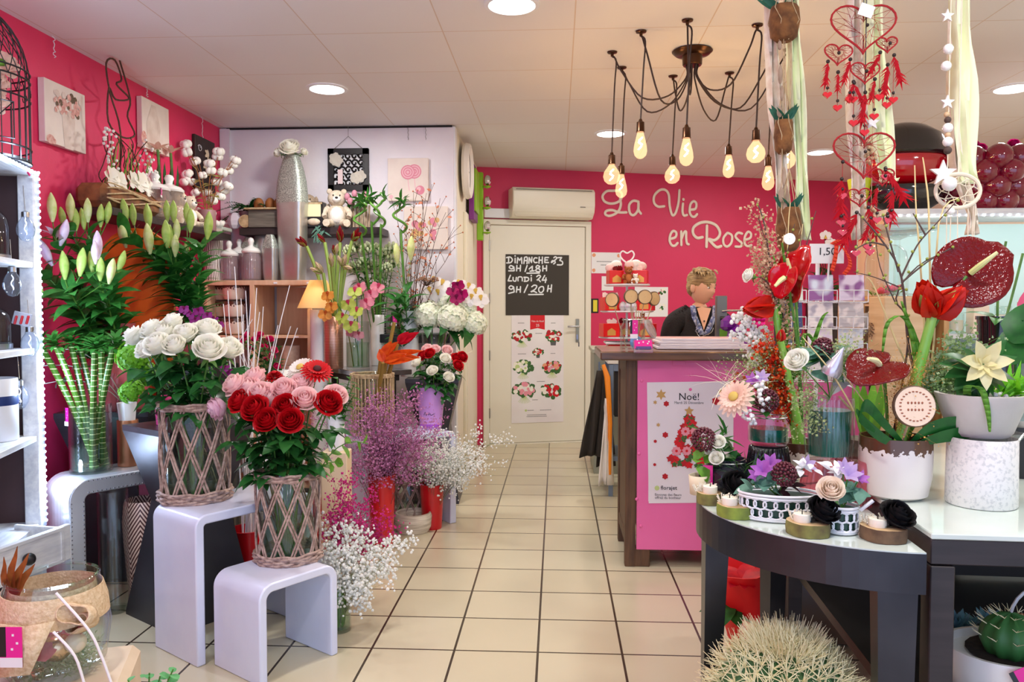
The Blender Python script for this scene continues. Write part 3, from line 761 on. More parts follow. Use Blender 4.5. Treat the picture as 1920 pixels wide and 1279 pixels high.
# ---- pink and red roses
RV=on(541,1046,.333);RV.z=.334
wicker_vase('shorter glass vase in crossed grey willow standing on the short white stool',RV,.112,.325,.032)
PROSE=petal('pink_rose_petal',(255,224,222),(252,206,210),.55,.35);RROSE=petal('red_rose_petal',(206,4,22),(176,0,18),.6,.15);LROSE=petal('lilac_rose_petal',(246,214,228),(236,190,212),.55,.35)
PB=[rose_mesh(s,.049,.066,[PROSE,STEM]) for s in (4,5)];RB=[rose_mesh(s,.051,.062,[RROSE,STEM]) for s in (6,7)];LB=[rose_mesh(8,.05,.068,[LROSE,STEM])]
RH=[('p',444,719,.0,'pink','at the edge towards the white roses'),('p',481,706,.05,'pink','back row by the white twigs'),('p',470,726,.0,'pink','low behind the outer red ones'),('p',490,735,-.03,'pink','in the middle behind the red ones'),
      ('p',533,728,-.02,'pink','widest open one at the centre'),('p',564,716,.03,'pink','under the two gerberas'),('p',571,745,-.05,'pink','half closed beside the central red ones'),('p',629,737,.02,'pink','outermost towards the limonium'),('p',508,745,-.03,'pink','peeping out in front of the central pink one'),
      ('l',411,758,-.03,'pale lilac','drooping low beside the white rose vase'),
      ('r',452,748,-.05,'red','outermost, beside the drooping lilac one'),('r',480,762,-.09,'red','second from the outer edge'),('r',536,757,-.08,'red','in the centre under the pink ones'),('r',501,783,-.12,'red','lowest, towards the white stool'),('r',545,783,-.12,'red','lowest, towards the floor tiles'),('r',615,751,-.03,'red','alone near the limonium')]
for i,(k,px,py,dy,cn,lab) in enumerate(RH):
 hd=at(px,py+6,RV.y+dy);ln=V(((hd.x-RV.x)*2.4,-.45+dy*2.5,.5)).normalized()
 if k=='l':ln=V((-.7,-.6,-.25))
 bm={'p':PB,'r':RB,'l':LB}[k]
 cut_flower('rose',cn+' rose in the short wicker vase, '+lab,'rose',RV+V((rr(-.03,.03),rr(-.03,.03),.016)),hd-ln*.028,bm[i % len(bm)],cn+' roses in the short willow vase',rr(.95,1.12),ln,lambda mb,p:rose_leaves(mb,p,5,.072,.48,.9),.003)
GERW=daisy_mesh(.05,20,3,[petal('white_gerbera',(250,244,236)),mat('gerbera_eye',(210,180,90),.8)]);GERR=daisy_mesh(.055,22,3,[petal('red_gerbera',(206,8,20),None,.6,.15),mat('gerbera_dark_eye',(70,10,14),.8)])
cut_flower('gerbera','white gerbera behind the pink roses of the short willow vase','flower',RV+V((0,.02,.02)),at(566,694,RV.y+.10),GERW,None,1.1,V((-.2,-.5,.7)))
cut_flower('gerbera','red gerbera topmost in the short willow vase','flower',RV+V((.01,.03,.02)),at(594,697,RV.y+.06),GERR,None,1.0,V((.25,-.45,.7)))
CARN=daisy_mesh(.034,16,5,[RROSE,RROSE],cup=.5);cut_flower('carnation','small red carnation between the pink roses and the white twigs','flower',RV+V((-.01,.03,.02)),at(515,709,RV.y+.06),CARN,None,1.0,V((0,-.3,.9)))
# ruscus sprigs leaning out of the short vase
for tip,lab in (((690,832),'pointing towards the limonium'),((640,870),'lower one beside the white ruscus pot')):
 o=thing('ruscus_sprig','light green leafy sprig in the short willow vase, '+lab,'greenery',RV+V((.03,.0,.02)));e=at(*tip,RV.y-.02)-o.location
 pts=bez((0,0,0),(e.x*.3,0,e.z*1.15),e,9);part('stem',MB().tube(pts,.002,5),STEM,o);mb=MB();leafset(mb,pts,9,.05,.032,'ovate',.45,1.0,.9,.2);part('leaves',mb,LEAFL,o,60)
# ---- ringed bamboo
BVp=on(171,884,.56);BVp.z=.561
o=vase('glass_vase','clear glass cylinder of ringed bamboo on the aluminium stool','vase',BVp,.082,.285,CLEAR,water=.11)
price_tag(o,(-.07,-.05,.235),-.5,.028,.075)
mb=MB()
for i in range(26):a=rr(0,6);mb.tube([(rr(.0,.06)*cos(a),rr(.0,.06)*sin(a),.016+rr(0,.02)),(rr(0,.06)*cos(a+.8),rr(0,.06)*sin(a+.8),.016+rr(0,.03))],.0015,4)
part('roots',mb,mat('root_brown',(110,80,40),.8),o)
def band_mat(name,ca,cb,scale):
 q=mat(name,ca,.4);t=q.node_tree;N=t.nodes;tc=N.new('ShaderNodeTexCoord');wv=N.new('ShaderNodeTexWave');wv.wave_type='BANDS';wv.bands_direction='Z'
 wv.inputs['Scale'].default_value=scale;wv.inputs['Distortion'].default_value=.6;rp=N.new('ShaderNodeValToRGB');rp.color_ramp.elements[0].color=(*lin(ca),1);rp.color_ramp.elements[1].color=(*lin(cb),1)
 rp.color_ramp.elements[0].position=.955;rp.color_ramp.elements[1].position=.985
 t.links.new(tc.outputs['Object'],wv.inputs[0]);t.links.new(wv.outputs[0],rp.inputs[0]);t.links.new(rp.outputs[0],N['Principled BSDF'].inputs['Base Color']);return q
BAMB=band_mat('ringed_bamboo',(58,92,22),(222,220,160),14)
BT_=[(78,652,.02,-.02),(106,650,-.01,.03),(134,648,.03,.0),(150,656,.05,.04),(178,655,.0,-.03),(190,650,.045,.02),(213,650,.01,-.01)]
for i,(px,py,dy,bx) in enumerate(BT_):
 hd=at(px,py,BVp.y-.06+dy*2);b=BVp+V((rr(-.0,.05),bx,.016));o=thing('bamboo_stalk',['bamboo stalk with pale rings, leaning furthest towards the LED shelf','bamboo stalk with pale rings, second from the LED shelf','bamboo stalk with pale rings, third from the LED shelf','bamboo stalk with pale rings, in the middle at the back','thick upright bamboo stalk with pale rings','upright bamboo stalk hidden behind the thick one','bamboo stalk with pale rings, leaning towards the white roses'][i],'bamboo',b,0,'ringed bamboo stalks in the glass cylinder')
 h=hd-b;pts=bez((0,0,0),(h.x*.35,h.y*.4,h.z*.5),h,7);part('stalk',MB().tube(pts,.0125,10),BAMB,o)
 mb=MB();r2=random.Random(i);ax=(pts[-1]-pts[-2]).normalized();ox=ax.orthogonal().normalized()
 for k in range(26):
  a=k*2.4;up=.15+1.1*k/26;d=(ox*cos(a)+ax.cross(ox)*sin(a)+ax*up).normalized()
  mb.blade(h-ax*.012+ax*.0016*k,d,ax-d*ax.dot(d)*.6,r2.uniform(.06,.1),.021,r2.uniform(.1,.5),.12,4,3,'lance',.1)
 part('leaf_tuft',mb,LEAFM,o,60)
# ---- lilies
LILF=petal('lily_leaf',(66,142,58),(44,108,48),.35,.3);LBUD=petal('lily_bud_green',(196,214,120),(160,196,84),.45,.2);LPINK=petal('lily_bud_pink',(240,222,232),(214,190,222),.45,.25);LPALE=petal('lily_bud_pale',(226,228,172),(196,212,120),.45,.2)
def bud_mesh(m_):
 mb=MB();K=12
 prof=[(.0168*(sin(pi*(.06+.92*(i/K)**1.15))**.85)+.0008,.112*i/K) for i in range(K+1)]
 mb.lathe(prof,18,fn=lambda r,z,a:r*(1+.09*cos(3*a)-.03*abs(sin(3*a))));return mb.mesh('bud',m_,60)
BUDS={k:bud_mesh(m_) for k,m_ in (('g',LBUD),('p',LPINK),('w',LPALE))}
def lily_open():
 mb=MB()
 for k in range(6):a=2*pi*k/6;mb.blade((0,0,0),(cos(a)*.6,sin(a)*.6,1),(-cos(a),-sin(a),.5),.12,.035,.6,.15,6,3,'lance')
 return mb.mesh('open_bloom',LPINK,60)
LOPEN=lily_open()
def lily(lab,base,top,buds,group,nl=14,L=.15,dy=0.0,r_=None):
 """buds: (px,py,kind,depth shift,length scale)"""
 r_=r_ or random.Random(len(lab));o=thing('lily_stem',lab,'lily',base,0,group);h=top-base
 pts=bez((0,0,0),(h.x*.1,h.y*.2,h.z*.55),h,9);mb=MB();mb.tube(pts,[.0055-.0025*i/9 for i in range(10)],6)
 for px,py,k,d,s in buds:
  tip=at(px,py-27*s,top.y+d)-base;q=tip*1.0;rt_=pts[-1]+(pts[-2]-pts[-1])*r_.uniform(0,1.2)
  dirn=(tip-rt_).normalized()*.55+V((0,0,.75));dirn.normalize();bs_=tip-dirn*.112*s
  mb.tube(bez(rt_,(rt_+bs_)/2+V((0,0,-.01)),bs_,4),.0022,5)
  if k=='o':obj('open_bloom',LOPEN,o,bs_,lookrot(dirn),s)
  else:obj('bud',BUDS[k],o,bs_,lookrot(dirn,r_.uniform(0,6)),s)
 part('stem',mb,STEM,o);mb=MB()
 leafset(mb,pts,nl*2,L*1.1,.058,'lance',.25,1.0,.8,.3,.18,6,r_,.18,.85);part('leaves',mb,LILF,o,60)
LV1=V((-2.06,3.58,.776))
REDGL=glass('red_tinted_glass',(246,140,150),.4)
vase('glass_vase','large rose tinted glass vase of lilies on the pedestal behind the aluminium stool','vase',LV1,.135,.40,REDGL,r1=.085,water=.12,prof=[(.13,0),(.138,.03),(.138,.17),(.11,.25),(.07,.33),(.085,.40),(.08,.40),(.066,.33),(.105,.25),(.133,.17),(.133,.03),(.001,.014)])
vase('glass_vase','small clear glass of leafy stems beside the rose tinted vase','vase',LV1+V((.12,-.14,0)),.045,.13,CLEAR,water=.06)
o=thing('eucalyptus_sprig','eucalyptus twig with round grey green leaves reaching in front of the rose tinted vase','greenery',LV1+V((.12,-.14,.016)));mb=MB();ml=MB()
for e in ((at(66,688,3.2)),at(72,722,3.2),at(92,655,3.25)):
 e=e-o.location;pts=bez((0,0,0),(e.x*.3,e.y*.3,e.z*.8+.08),e,8);mb.tube(pts,.0018,5);leafset(ml,pts,7,.035,.028,'round',.4,1,.9,.1)
part('twigs',mb,mat('grey_twig',(170,180,170),.6),o);part('leaves',ml,petal('eucalyptus_leaf',(120,168,146),(90,140,124)),o,60)
g='lilies in the rose tinted vase'
lily('pink budded lily tallest in the rose tinted vase, next to the LED shelf',LV1+V((-.02,0,.02)),at(98,440,3.36),[(95,392,'w',0,1.15),(125,441,'p',-.05,1.1),(72,478,'p',-.05,1.15),(103,432,'o',.03,.8)],g)
lily('lily with two pale buds second from the LED shelf',LV1+V((.02,.02,.02)),at(135,440,3.45),[(131,392,'w',0,1.1),(113,412,'g',.05,.9),(141,415,'g',.02,.9)],g)
lily('lily with a fan of green buds in the middle of the rose tinted vase',LV1+V((.04,.03,.02)),at(165,440,3.5),[(164,398,'w',0,1.0),(152,414,'g',.03,.9),(190,408,'g',0,.95),(205,402,'g',.02,.9)],g)
lily('lily with half opened pink flower leaning towards the second lily vase',LV1+V((.05,.0,.02)),at(175,500,3.3),[(182,462,'p',-.03,1.1),(178,476,'p',-.08,.9),(168,495,'g',0,.9),(189,508,'g',-.05,.95),(213,513,'w',-.05,1.05)],g)
lily('short lily with plain green buds low in the rose tinted vase',LV1+V((.0,-.04,.02)),at(125,540,3.25),[(117,500,'g',0,1.1),(156,494,'g',0,1.1),(60,540,'g',0,.85),(234,494,'g',.1,.9)],g)
for i,(px,py,Y,lab) in enumerate(((90,520,3.4,'behind the pink buds'),(200,545,3.4,'reaching over the bamboo'),(150,560,3.5,'hidden low in the middle'))):
 lily('leafy lily stem without buds in the rose tinted vase, '+lab,LV1+V((.02*i-.03,.05,.02)),at(px,py,Y),[],g,20,.16)
# second vase
ST2=V((-1.83,3.93,0));
solo('plinth','tall narrow dark plinth behind the white roses under the second lily vase','plinth',MB().box((0,0,.48),(.3,.3,.96),.004),BLACK,ST2)
LV2=ST2+V((0,0,.961));vase('glass_vase','clear glass cylinder of green lily buds behind the white roses','vase',LV2,.088,.30,CLEAR,water=.15)
g='lilies in the clear cylinder'
L2=[('nearest the LED shelf, with three tall green buds',(238,440),3.85,[(230,402,'g',0,1.1),(248,408,'g',.03,1.0),(224,447,'w',-.05,1.2),(233,424,'g',.06,.95)]),
      ('in the middle with one low pale bud',(277,470),3.8,[(275,412,'g',.05,1.15),(275,455,'w',-.05,1.35)]),('at the back with two touching green buds',(318,450),4.0,[(312,402,'g',0,1.0),(325,404,'g',.02,1.05)]),
      ('in front with crossing pale green buds',(322,490),3.8,[(310,446,'g',0,1.25),(318,448,'g',.03,1.0),(328,466,'w',-.03,1.0),(331,437,'w',.04,1.0)]),
      ('leaning towards the cotton stalks',(349,470),3.9,[(350,405,'g',.06,.95),(357,420,'g',0,1.1),(349,474,'w',.08,.8)]),('furthest out towards the beech shelving',(378,460),3.85,[(392,430,'g',0,1.25)])]
for i,(lab,tp,Y,bd) in enumerate(L2):lily('green budded lily, '+lab,LV2+V((.03*cos(i),.03*sin(i),.02)),at(*tp,Y),bd,g,15,.17)
# orange panel and other things in the gap behind
ORG=mat('orange_plastic',(255,128,40),.35,coat=.3)
t=thing('display_board','orange rounded plastic board standing between the two lily vases','board',(-2.17,3.97,0))
poly=[(.20,0)]+[(.20*cos(pi*i/14),1.46+.20*sin(pi*i/14)) for i in range(15)]+[(-.20,0)]
part('board',MB().prism(poly,-.012,.012,Matrix(((1,0,0,0),(0,0,-1,0),(0,1,0,0),(0,0,0,1)))),ORG,t);part('foot',MB().box((0,.08,.01),(.36,.18,.02)),ORG,t,10)
HG=V((-1.52,3.14,.776))
GH=petal('green_hydrangea',(124,190,44),(90,156,36),.5,.3)
def hydrangea_mesh(R,n,seed,m_,fl=.011):
 r_=random.Random(seed);mb=MB()
 for i in range(n):
  z=1-1.55*(i+.5)/n;a=i*2.39996;q=V((sqrt(1-z*z)*cos(a),sqrt(1-z*z)*sin(a),z));rad=R*r_.uniform(.80,1.08);c=V((q.x*rad,q.y*rad,q.z*rad*.85))
  x=q.orthogonal().normalized();y=q.cross(x);s0=r_.uniform(0,1.5)
  for k in range(4):
   f=s0+k*pi/2;d=x*cos(f)+y*sin(f)+q*.5;mb.blade(c,d,q,fl*1.5,fl*1.3,.25,.15,2,3,'petal')
 mb.k=1;mb.ball((0,0,0),(R*.7,R*.7,R*.6),10,6);return mb
HYG=hydrangea_mesh(.07,110,3,GH).mesh('head',[GH,LEAFM],60)
vase('glass_vase','clear glass of green hydrangea on the pedestal behind the tall willow vase','vase',HG+V((.06,-.03,0)),.05,.16,CLEAR,water=.09)
for i,(px,py,Y,lab) in enumerate(((252,655,3.12,'upper head beside the white roses'),(247,720,3.1,'lower head above the pink cup'),(270,690,3.2,'middle head half hidden by rose leaves'))):
 cut_flower('hydrangea','bright green hydrangea, '+lab,'hydrangea',HG+V((.06,-.03,.016)),at(px,py,Y)-V((0,0,.03)),HYG,'green hydrangeas',(1,.7,.8)[i],V((-.3,-.5,.7)),lambda mb,p:leafset(mb,p,5,.09,.06,'ovate',.5,1,.9,.3),.004)
vase('cup_vase','hot pink tapered pot on the zinc pedestal under the green hydrangea','vase',HG+V((-.065,-.05,0)),.03,.115,mat('hot_pink_pot',(232,60,140),.35),r1=.038)
q=on(218,878,.56);vase('copper_vase','plain brown copper cylinder beside the bamboo vase on the aluminium stool','vase',V((q.x+.02,q.y+.06,.561)),.043,.20,mat('brown_copper',(150,96,66),.35,metal=.5))
o=thing('paper_cone','white paper tucked in the copper cylinder under the green hydrangea','paper',V((q.x+.02,q.y+.06,.561)));mb=MB()
mb.lathe([(.02,.05),(.036,.24),(.04,.275)],14,cap0=False,fn=lambda r,z,a:r*(1+.06*cos(5*a)));part('sheet',mb,PAPER,o)
# floor vases under the aluminium stool
q=on(200,1155,0);vase('floor_vase','tall empty clear glass cylinder on the floor under the aluminium stool','vase',V((q.x,q.y+.06,0.0)),.058,.50,CLEAR)
def chev(E,u,v):
 a=E('ABSOLUTE',E('SUBTRACT',E('FRACT',E('MULTIPLY',u,5)),.5));k=E('FRACT',E('MULTIPLY',v,5.2));b=E('ABSOLUTE',E('SUBTRACT',k,.5))
 s_=E('ADD',E('MULTIPLY',v,1.0),E('MULTIPLY',a,-.16));d=E('FRACT',E('MULTIPLY',s_,46));return E('GREATER_THAN',d,.52)
CHEV=uv_expr('brown_chevron_glaze',(236,206,190),(84,34,30),chev,.4,.2)
o=vase('chevron_vase','tall brown and cream chevron patterned vase under the aluminium stool','vase',V((-1.763,3.25,0)),.07,.43,CHEV,prof=[(.060,0),(.064,.01),(.082,.25),(.086,.34),(.08,.415),(.075,.43),(.071,.428),(.076,.34),(.06,.02),(.001,.02)])
# ---- red buckets, limonium, gypsophila
def bucket(lab,p,r0=.06,r1=.08,h=.24):return vase('flower_bucket',lab,'bucket',p,r0,h,REDP,r1=r1,group='red flower buckets',prof=[(r0*.97,0),(r0,.004),(r0*1.01,.012),(r1,h),(r1*1.03,h),(r1*1.03,h+.004),(r1*.94,h+.004),(r0*.9,.03),(.001,.03)])
b1=V((-.92,4.08,0));b2=on(808,988,0);b2=V((b2.x+.01,b2.y-.02,0));b3=V((-1.36,3.38,0));b4=V((-1.02,3.05,0));
bucket('red flower bucket of purple limonium on the tiles',b1,.058,.072,.37);bucket('red flower bucket of white gypsophila standing foremost on the tiles',b2,.055,.068,.25)
bucket('red flower bucket of white twigs half hidden behind the tall white stool',b3,.065,.082,.27);bucket('red flower bucket under the short white stool',V((-1.13,3.30,0)),.06,.075,.27)
bucket('red flower bucket of pink genista behind the limonium sprays',V((-1.20,3.98,0)),.06,.075,.25)
r1_=random.Random(5)
LIMO=petal('limonium_purple',(216,150,192),(186,116,166),.7,.2);GYPS=petal('gypsophila_white',(250,250,244),None,.6,.2);GEN=petal('genista_pink',(232,60,150),(196,40,130),.6,.2);BRST=mat('brown_spray_stem',(98,66,66),.8);GRST=mat('grey_green_stem',(110,130,90),.8);OLST=mat('olive_stem',(136,140,90),.7)
c=at(722,830,4.02);spray('limonium_bunch','bushy bunch of purple limonium in the red bucket','flowers',b1+V((0,0,.03)),[c+V((-.02+.24*r1_.gauss(0,.5),.22*r1_.gauss(0,.5),r1_.uniform(-.02,.23))) for i in range(44)],LIMO,BRST,None,16,.0058,11,.0013,r1_,.075)
c=at(838,862,4.32);spray('gypsophila_bunch','bunch of white gypsophila spilling out of the red bucket','flowers',b2+V((0,0,.03)),[c+V((r1_.uniform(-.22,.27),r1_.uniform(-.16,.14),r1_.uniform(-.06,.13)-.0)) for i in range(34)],GYPS,GRST,None,13,.0052,8,.0011,r1_,.07,'ball')
gp=V((-1.0,3.25,.0));o=vase('flower_tube','slim white pot of pink genista hidden behind the short willow vase','vase',V((-.93,3.12,0)),.055,.24,WHITE)
spray('genista_bunch','bright pink genista sprays rising beside the short willow vase','flowers',V((-.93,3.12,.02)),[at(px,py,Y) for px,py,Y in ((655,905,3.1),(640,930,3.05),(668,930,3.15),(690,955,3.2),(625,960,3.05),(720,975,3.3),(735,985,3.3),(710,990,3.25),(745,1000,3.3),(660,960,3.1),(680,985,3.1),(700,925,3.35),(640,985,3.05),(695,970,3.25),(630,915,3.1),(650,945,3.15),(675,950,3.2),(740,960,3.35))],GEN,BRST,None,14,.006,9,.0014,r1_,.05)
gv=on(630,1190,0);GV=V((gv.x+.0,gv.y+.045,0));vase('glass_vase','slim clear glass of white genista on the tiles behind the short white stool','vase',GV,.046,.19,CLEAR,water=.11)
spray('genista_bunch','white genista sprays drooping over the tiles beside the short white stool','flowers',GV+V((0,0,.016)),[at(px,py,GV.y+dy) for px,py,dy in ((650,1000,0),(680,985,.05),(620,1010,.05),(700,1030,.0),(735,1030,.05),(745,1045,.05),(720,1060,-.05),(690,1080,-.1),(705,1100,-.1),(670,1060,-.1),(640,1030,-.08),(760,1010,.1),(715,1005,.1),(655,975,.1),(668,1020,-.05),(700,1055,.0),(660,1035,0),(685,1010,.02),(632,1045,-.05),(675,1100,-.08),(612,985,.06),(725,1045,.05))],GYPS,OLST,None,11,.0058,8,.0013,r1_,.05,'ball',droop=.25)
mb=MB();o=thing('green_stems_bundle','cut green stem ends in the slim glass on the tiles','stems',GV+V((0,0,.016)))
for i in range(9):a=i*.7;mb.blade((.02*cos(a),.02*sin(a),0),(.1*cos(a),.1*sin(a),1),(cos(a),sin(a),0),.16,.016,.05,.1,3,3,'strap')
part('stems',mb,LEAFL,o,60)
# ---- white painted twigs behind the roses
WTW=mat('white_twig',(236,230,230),.6);t_=[((425,545),(447,720)),((418,570),(455,700)),((462,545),(480,690)),((480,540),(473,700)),((487,585),(485,720)),((493,575),(505,640)),((542,535),(523,600)),((545,612),(520,640)),((558,615),(505,680)),((440,500),(425,545)),((450,560),(468,620)),((468,570),(470,690)),((520,610),(510,650)),((456,590),(462,650))]
for i,(tp,_) in enumerate(t_):
 b=b3+V((rr(-.03,.03),rr(-.03,.03),.031));e=at(*tp,3.45+rr(-.12,.12))-b;o=thing('painted_twig','white painted twig standing in the red bucket behind the roses','twig',b,0,'white twigs in the red bucket')
 mb=MB();pts=bez((0,0,0),(e.x*.3+rr(-.03,.03),e.y*.5,e.z*.6),e,7);pts=[p+V((rr(-.006,.006),0,0)) for p in pts];mb.tube(pts,[.0044-.0026*k/7 for k in range(8)],5)
 for k in (4,5):q=pts[k];mb.tube([q,q+V((rr(-.06,.06),rr(-.02,.02),rr(.06,.13)))],.0014,4)
 part('branch',mb,WTW,o)
o=vase('flower_tube','slim white pot of leafy ruscus between the red roses and the limonium','vase',V((-1.03,3.62,.581)),.037,.17,WHITE,r1=.04)
o=thing('ruscus_bunch','dense green ruscus in the slim white pot','greenery',V((-1.03,3.62,.602)));mb,ml=MB(),MB()
for i in range(12):
 e=V((rr(-.07,.09),rr(-.07,.07),rr(.2,.34)));pts=bez((0,0,0),(e.x*.3,e.y*.3,e.z*.6),e,6);mb.tube(pts,.002,4);leafset(ml,pts,9,.05,.028,'ovate',.4,1)
part('stems',mb,STEM,o);part('leaves',ml,LEAFM,o,60)
# ================================================================== shelf goods and the flower table in the middle
SILV=mat('silver_leaf_ceramic',(205,206,204),.32,metal=.75,c2=(168,160,150),nscale=3,bump=.15,bscale=90)
SPARK=mat('silver_sparkle',(214,224,214),.3,metal=.6,c2=(150,160,152),nscale=180,lo=.45,hi=.55,bump=.8,bscale=220)
def flatvase(lab,p,w_,d_,h,rz,top=.34):
 """tall flattened bullet-shaped vase: smooth below, glittering at the crown"""
 o=thing('silver_vase',lab,'vase',p,rz);K=18;rows=[]
 def ring(t):
  z=h*t;k=1-.10*(1-t) if t<.62 else (1-((t-.62)/.40)**2.2*.62);b=.86+.14*min(1,t*5)
  return w_/2*k*b,d_/2*k*b,z
 for nm,a,bb,mt in (('lower_body',0,1-top,SILV),('sparkle_crown',1-top,1.0,SPARK)):
  mb=MB();n=28;m_=[ring(a+(bb-a)*i/9) for i in range(10)]
  for i,(rx,ry,z) in enumerate(m_):
   for j in range(n):
    f=2*pi*j/n;c_,s_=cos(f),sin(f);e=.45
    mb.v.append((rx*math.copysign(abs(c_)**e,c_),ry*math.copysign(abs(s_)**e,s_),z))
  for i in range(9):
   for j in range(n):mb.f.append((i*n+j,i*n+(j+1) % n,(i+1)*n+(j+1) % n,(i+1)*n+j));mb.mi.append(0)
  mb.f.append(tuple(reversed(range(n))) if nm=='lower_body' else tuple(range(9*n,10*n)));mb.mi.append(0)
  part(nm,mb,mt,o,40)
 return o
UT=1.436
def onu(px,Y=5.28,z=UT):q=at(px,500,Y);return V((q.x,Y,z))
flatvase('tall silver vase with a glittering crown and a white rose on top',onu(549,5.27),.215,.12,.845,radians(-20),.38)
WPEO=rose_mesh(21,.06,.075,ROSEC)
o=thing('silk_rose','big white silk rose resting on top of the tall silver vase','flower',onu(549,5.27,UT+.846))
obj('bloom',WPEO,o,(0,0,.01),lookrot((.0,-.7,.7)),1.25);obj('bloom',WB[0],o,(-.07,0,.005),lookrot((-.6,-.6,.3)),.75);obj('bloom',WB[1],o,(.07,.01,.01),lookrot((.7,-.4,.5)),.6)
mb=MB()
for a in range(7):mb.blade((0,0,.005),(cos(a*.9),sin(a*.9),.15),(0,0,1),.09,.03,.2,.2,4,3,'ovate')
part('leaves',mb,LEAFM,o,60)
flatvase('small silver vase with a glittering crown in front of the tall one',onu(507,5.24),.10,.075,.31,radians(-14),.3)
flatvase('small glittering silver vase half hidden behind the lidded jars',onu(467,5.36),.10,.07,.305,radians(-14),.55)
vase('silver_planter','silver cylinder planter with a white silk rose behind the small vases','planter',onu(496,5.42),.075,.37,SILV,r1=.07)
o=thing('silk_rose','white silk rose in the silver cylinder planter','flower',onu(496,5.42,UT+.30));obj('bloom',WPEO,o,(.015,-.03,.09),lookrot((.2,-.8,.6)),1.05);obj('bloom',WB[2],o,(-.06,-.02,.09),lookrot((-.6,-.6,.6)),.6)
mb=MB();mb.tube([(0,0,0),(.012,-.02,.09)],.003,5);mb.blade((-.02,-.05,.07),(-.3,-.8,-.3),(0,-.4,1),.07,.05,.1,.1,4,3,'ovate');part('leaves',mb,LEAFM,o)
WCER=mat('white_ceramic',(244,242,238),.25,coat=.4)
def jar(lab,p,r,h,lid=True,s=1,gl=CLEAR):
 """ribbed glass jar with a white knobbed lid"""
 o=thing('glass_jar',lab,'jar',p);f=lambda r_,z,a:r_*(1+.025*cos(26*a)) if .1*h<z<.86*h else r_
 part('ribbed_glass',MB().lathe([(r*.95,0),(r,.01),(r,h*.3),(r,h*.84),(r*.9,h*.93),(r*.9,h),(r*.86,h),(r*.86,h*.92),(r*.95,h*.82),(r*.95,.012),(.001,.012)],104,fn=f),gl,o,60)
 l=part('lid',MB().lathe([(.001,h+.001),(r*.95,h+.001),(r*1.0,h+.012),(r*.8,h+.03),(r*.45,h+.04),(r*.22,h+.05),(r*.25,h+.065),(r*.34,h+.08),(r*.25,h+.098),(.001,h+.105)],28,cap0=False),WCER,o,50)
 return o
RIBP=glass('ribbed_pink_glass',(244,232,236),.12,.08)
jar('ribbed glass jar with white lid nearest the striped vase',onu(430,5.22),.062,.165,gl=RIBP);jar('ribbed glass jar with white lid behind the other two',onu(449,5.36),.06,.19,gl=RIBP);jar('ribbed glass jar with white lid beside the small silver vase',onu(471,5.22),.064,.185,gl=RIBP)
def wavy(E,u,v):
 n=E.N.new('ShaderNodeTexNoise');n.inputs['Scale'].default_value=6;E.t.links.new(E.uv,n.inputs[0])
 return E('GREATER_THAN',E('FRACT',E('ADD',E('MULTIPLY',u,34),E('MULTIPLY',n.outputs[0],4))),.55)
vase('striped_vase','white vase with thin wavy grey stripes at the end of the beech shelving','vase',onu(400,5.2),.063,.33,uv_expr('wavy_stripe_glaze',(240,236,232),(120,104,100),wavy,.4))
t=thing('ceramic_tray','small square grey tray with white pebbles on the striped vase','tray',onu(400,5.2,UT+.331));part('tray',MB().box((0,0,.012),(.2,.16,.024),.004).box((0,0,-.0),(.01,.01,.002)),mat('sage_ceramic',(196,204,192),.5),t);part('trailing_card',MB().box((.05,-.082,-.015),(.1,.003,.05)),mat('cream_card',(244,236,214),.6),t)
mb=MB()
for i in range(14):mb.ball((rr(-.06,.08),rr(-.06,.06),.034+rr(0,.03)),rr(.014,.022),8,6)
part('cotton_balls',mb,mat('cotton_white',(250,248,240),.95),t,60,kind='stuff')
# pots inside the compartments
def dripmat(name,zedge,c1=(84,52,36),c2=(232,216,200)):
 if name in _mats:return _mats[name]
 q=mat(name,c2,.3,coat=.35);t_=q.node_tree;N=t_.nodes;tc=N.new('ShaderNodeTexCoord');sp=N.new('ShaderNodeSeparateXYZ');nz=N.new('ShaderNodeTexNoise');nz.inputs['Scale'].default_value=70
 t_.links.new(tc.outputs['Object'],sp.inputs[0]);t_.links.new(tc.outputs['Object'],nz.inputs[0])
 def E(op,a,b):
  n=N.new('ShaderNodeMath');n.operation=op
  for i,x in enumerate((a,b)):
   if isinstance(x,(int,float)):n.inputs[i].default_value=x
   else:t_.links.new(x,n.inputs[i])
  return n.outputs[0]
 f=E('GREATER_THAN',E('ADD',sp.outputs[2],E('MULTIPLY',E('SUBTRACT',nz.outputs[0],.5),.06)),zedge)
 mx=N.new('ShaderNodeMix');mx.data_type='RGBA';mx.inputs[6].default_value=(*lin(c2),1);mx.inputs[7].default_value=(*lin(c1),1);t_.links.new(f,mx.inputs[0]);t_.links.new(mx.outputs[2],N['Principled BSDF'].inputs['Base Color']);return q
DRIPS=dripmat('drip_glaze_small',.085)
def drippot(lab,p,r=.075,h=.112):return vase('glazed_pot',lab,'pot',p,r,h,DRIPS,group='brown rimmed pots in the shelving',prof=[(r*.6,0),(r*.85,.01),(r,.04),(r*1.02,h-.01),(r*1.0,h),(r*.92,h),(r*.92,.03),(.001,.03)])
SZ=1.071
for c_,(px,Y) in enumerate(((440,5.22),(418,5.32),(404,5.40))):
 for k in range(3):
  q=at(px,600,Y);drippot(['brown rimmed cream pot in the front stack, ','brown rimmed cream pot in the middle stack, ','brown rimmed cream pot in the rear stack, '][c_]+['at the bottom','second of three','on top'][k],V((q.x,Y,SZ-.0+.1145*k)),.075-.004*c_)
CREAMC=mat('cream_stoneware',(226,208,184),.55,c2=(212,192,166),nscale=40)
q=at(377,560,5.28);vase('cream_cylinder','cream stoneware cylinder in the upper compartment beside the pot stacks','vase',V((q.x+.02,5.28,SZ)),.055,.29,CREAMC)
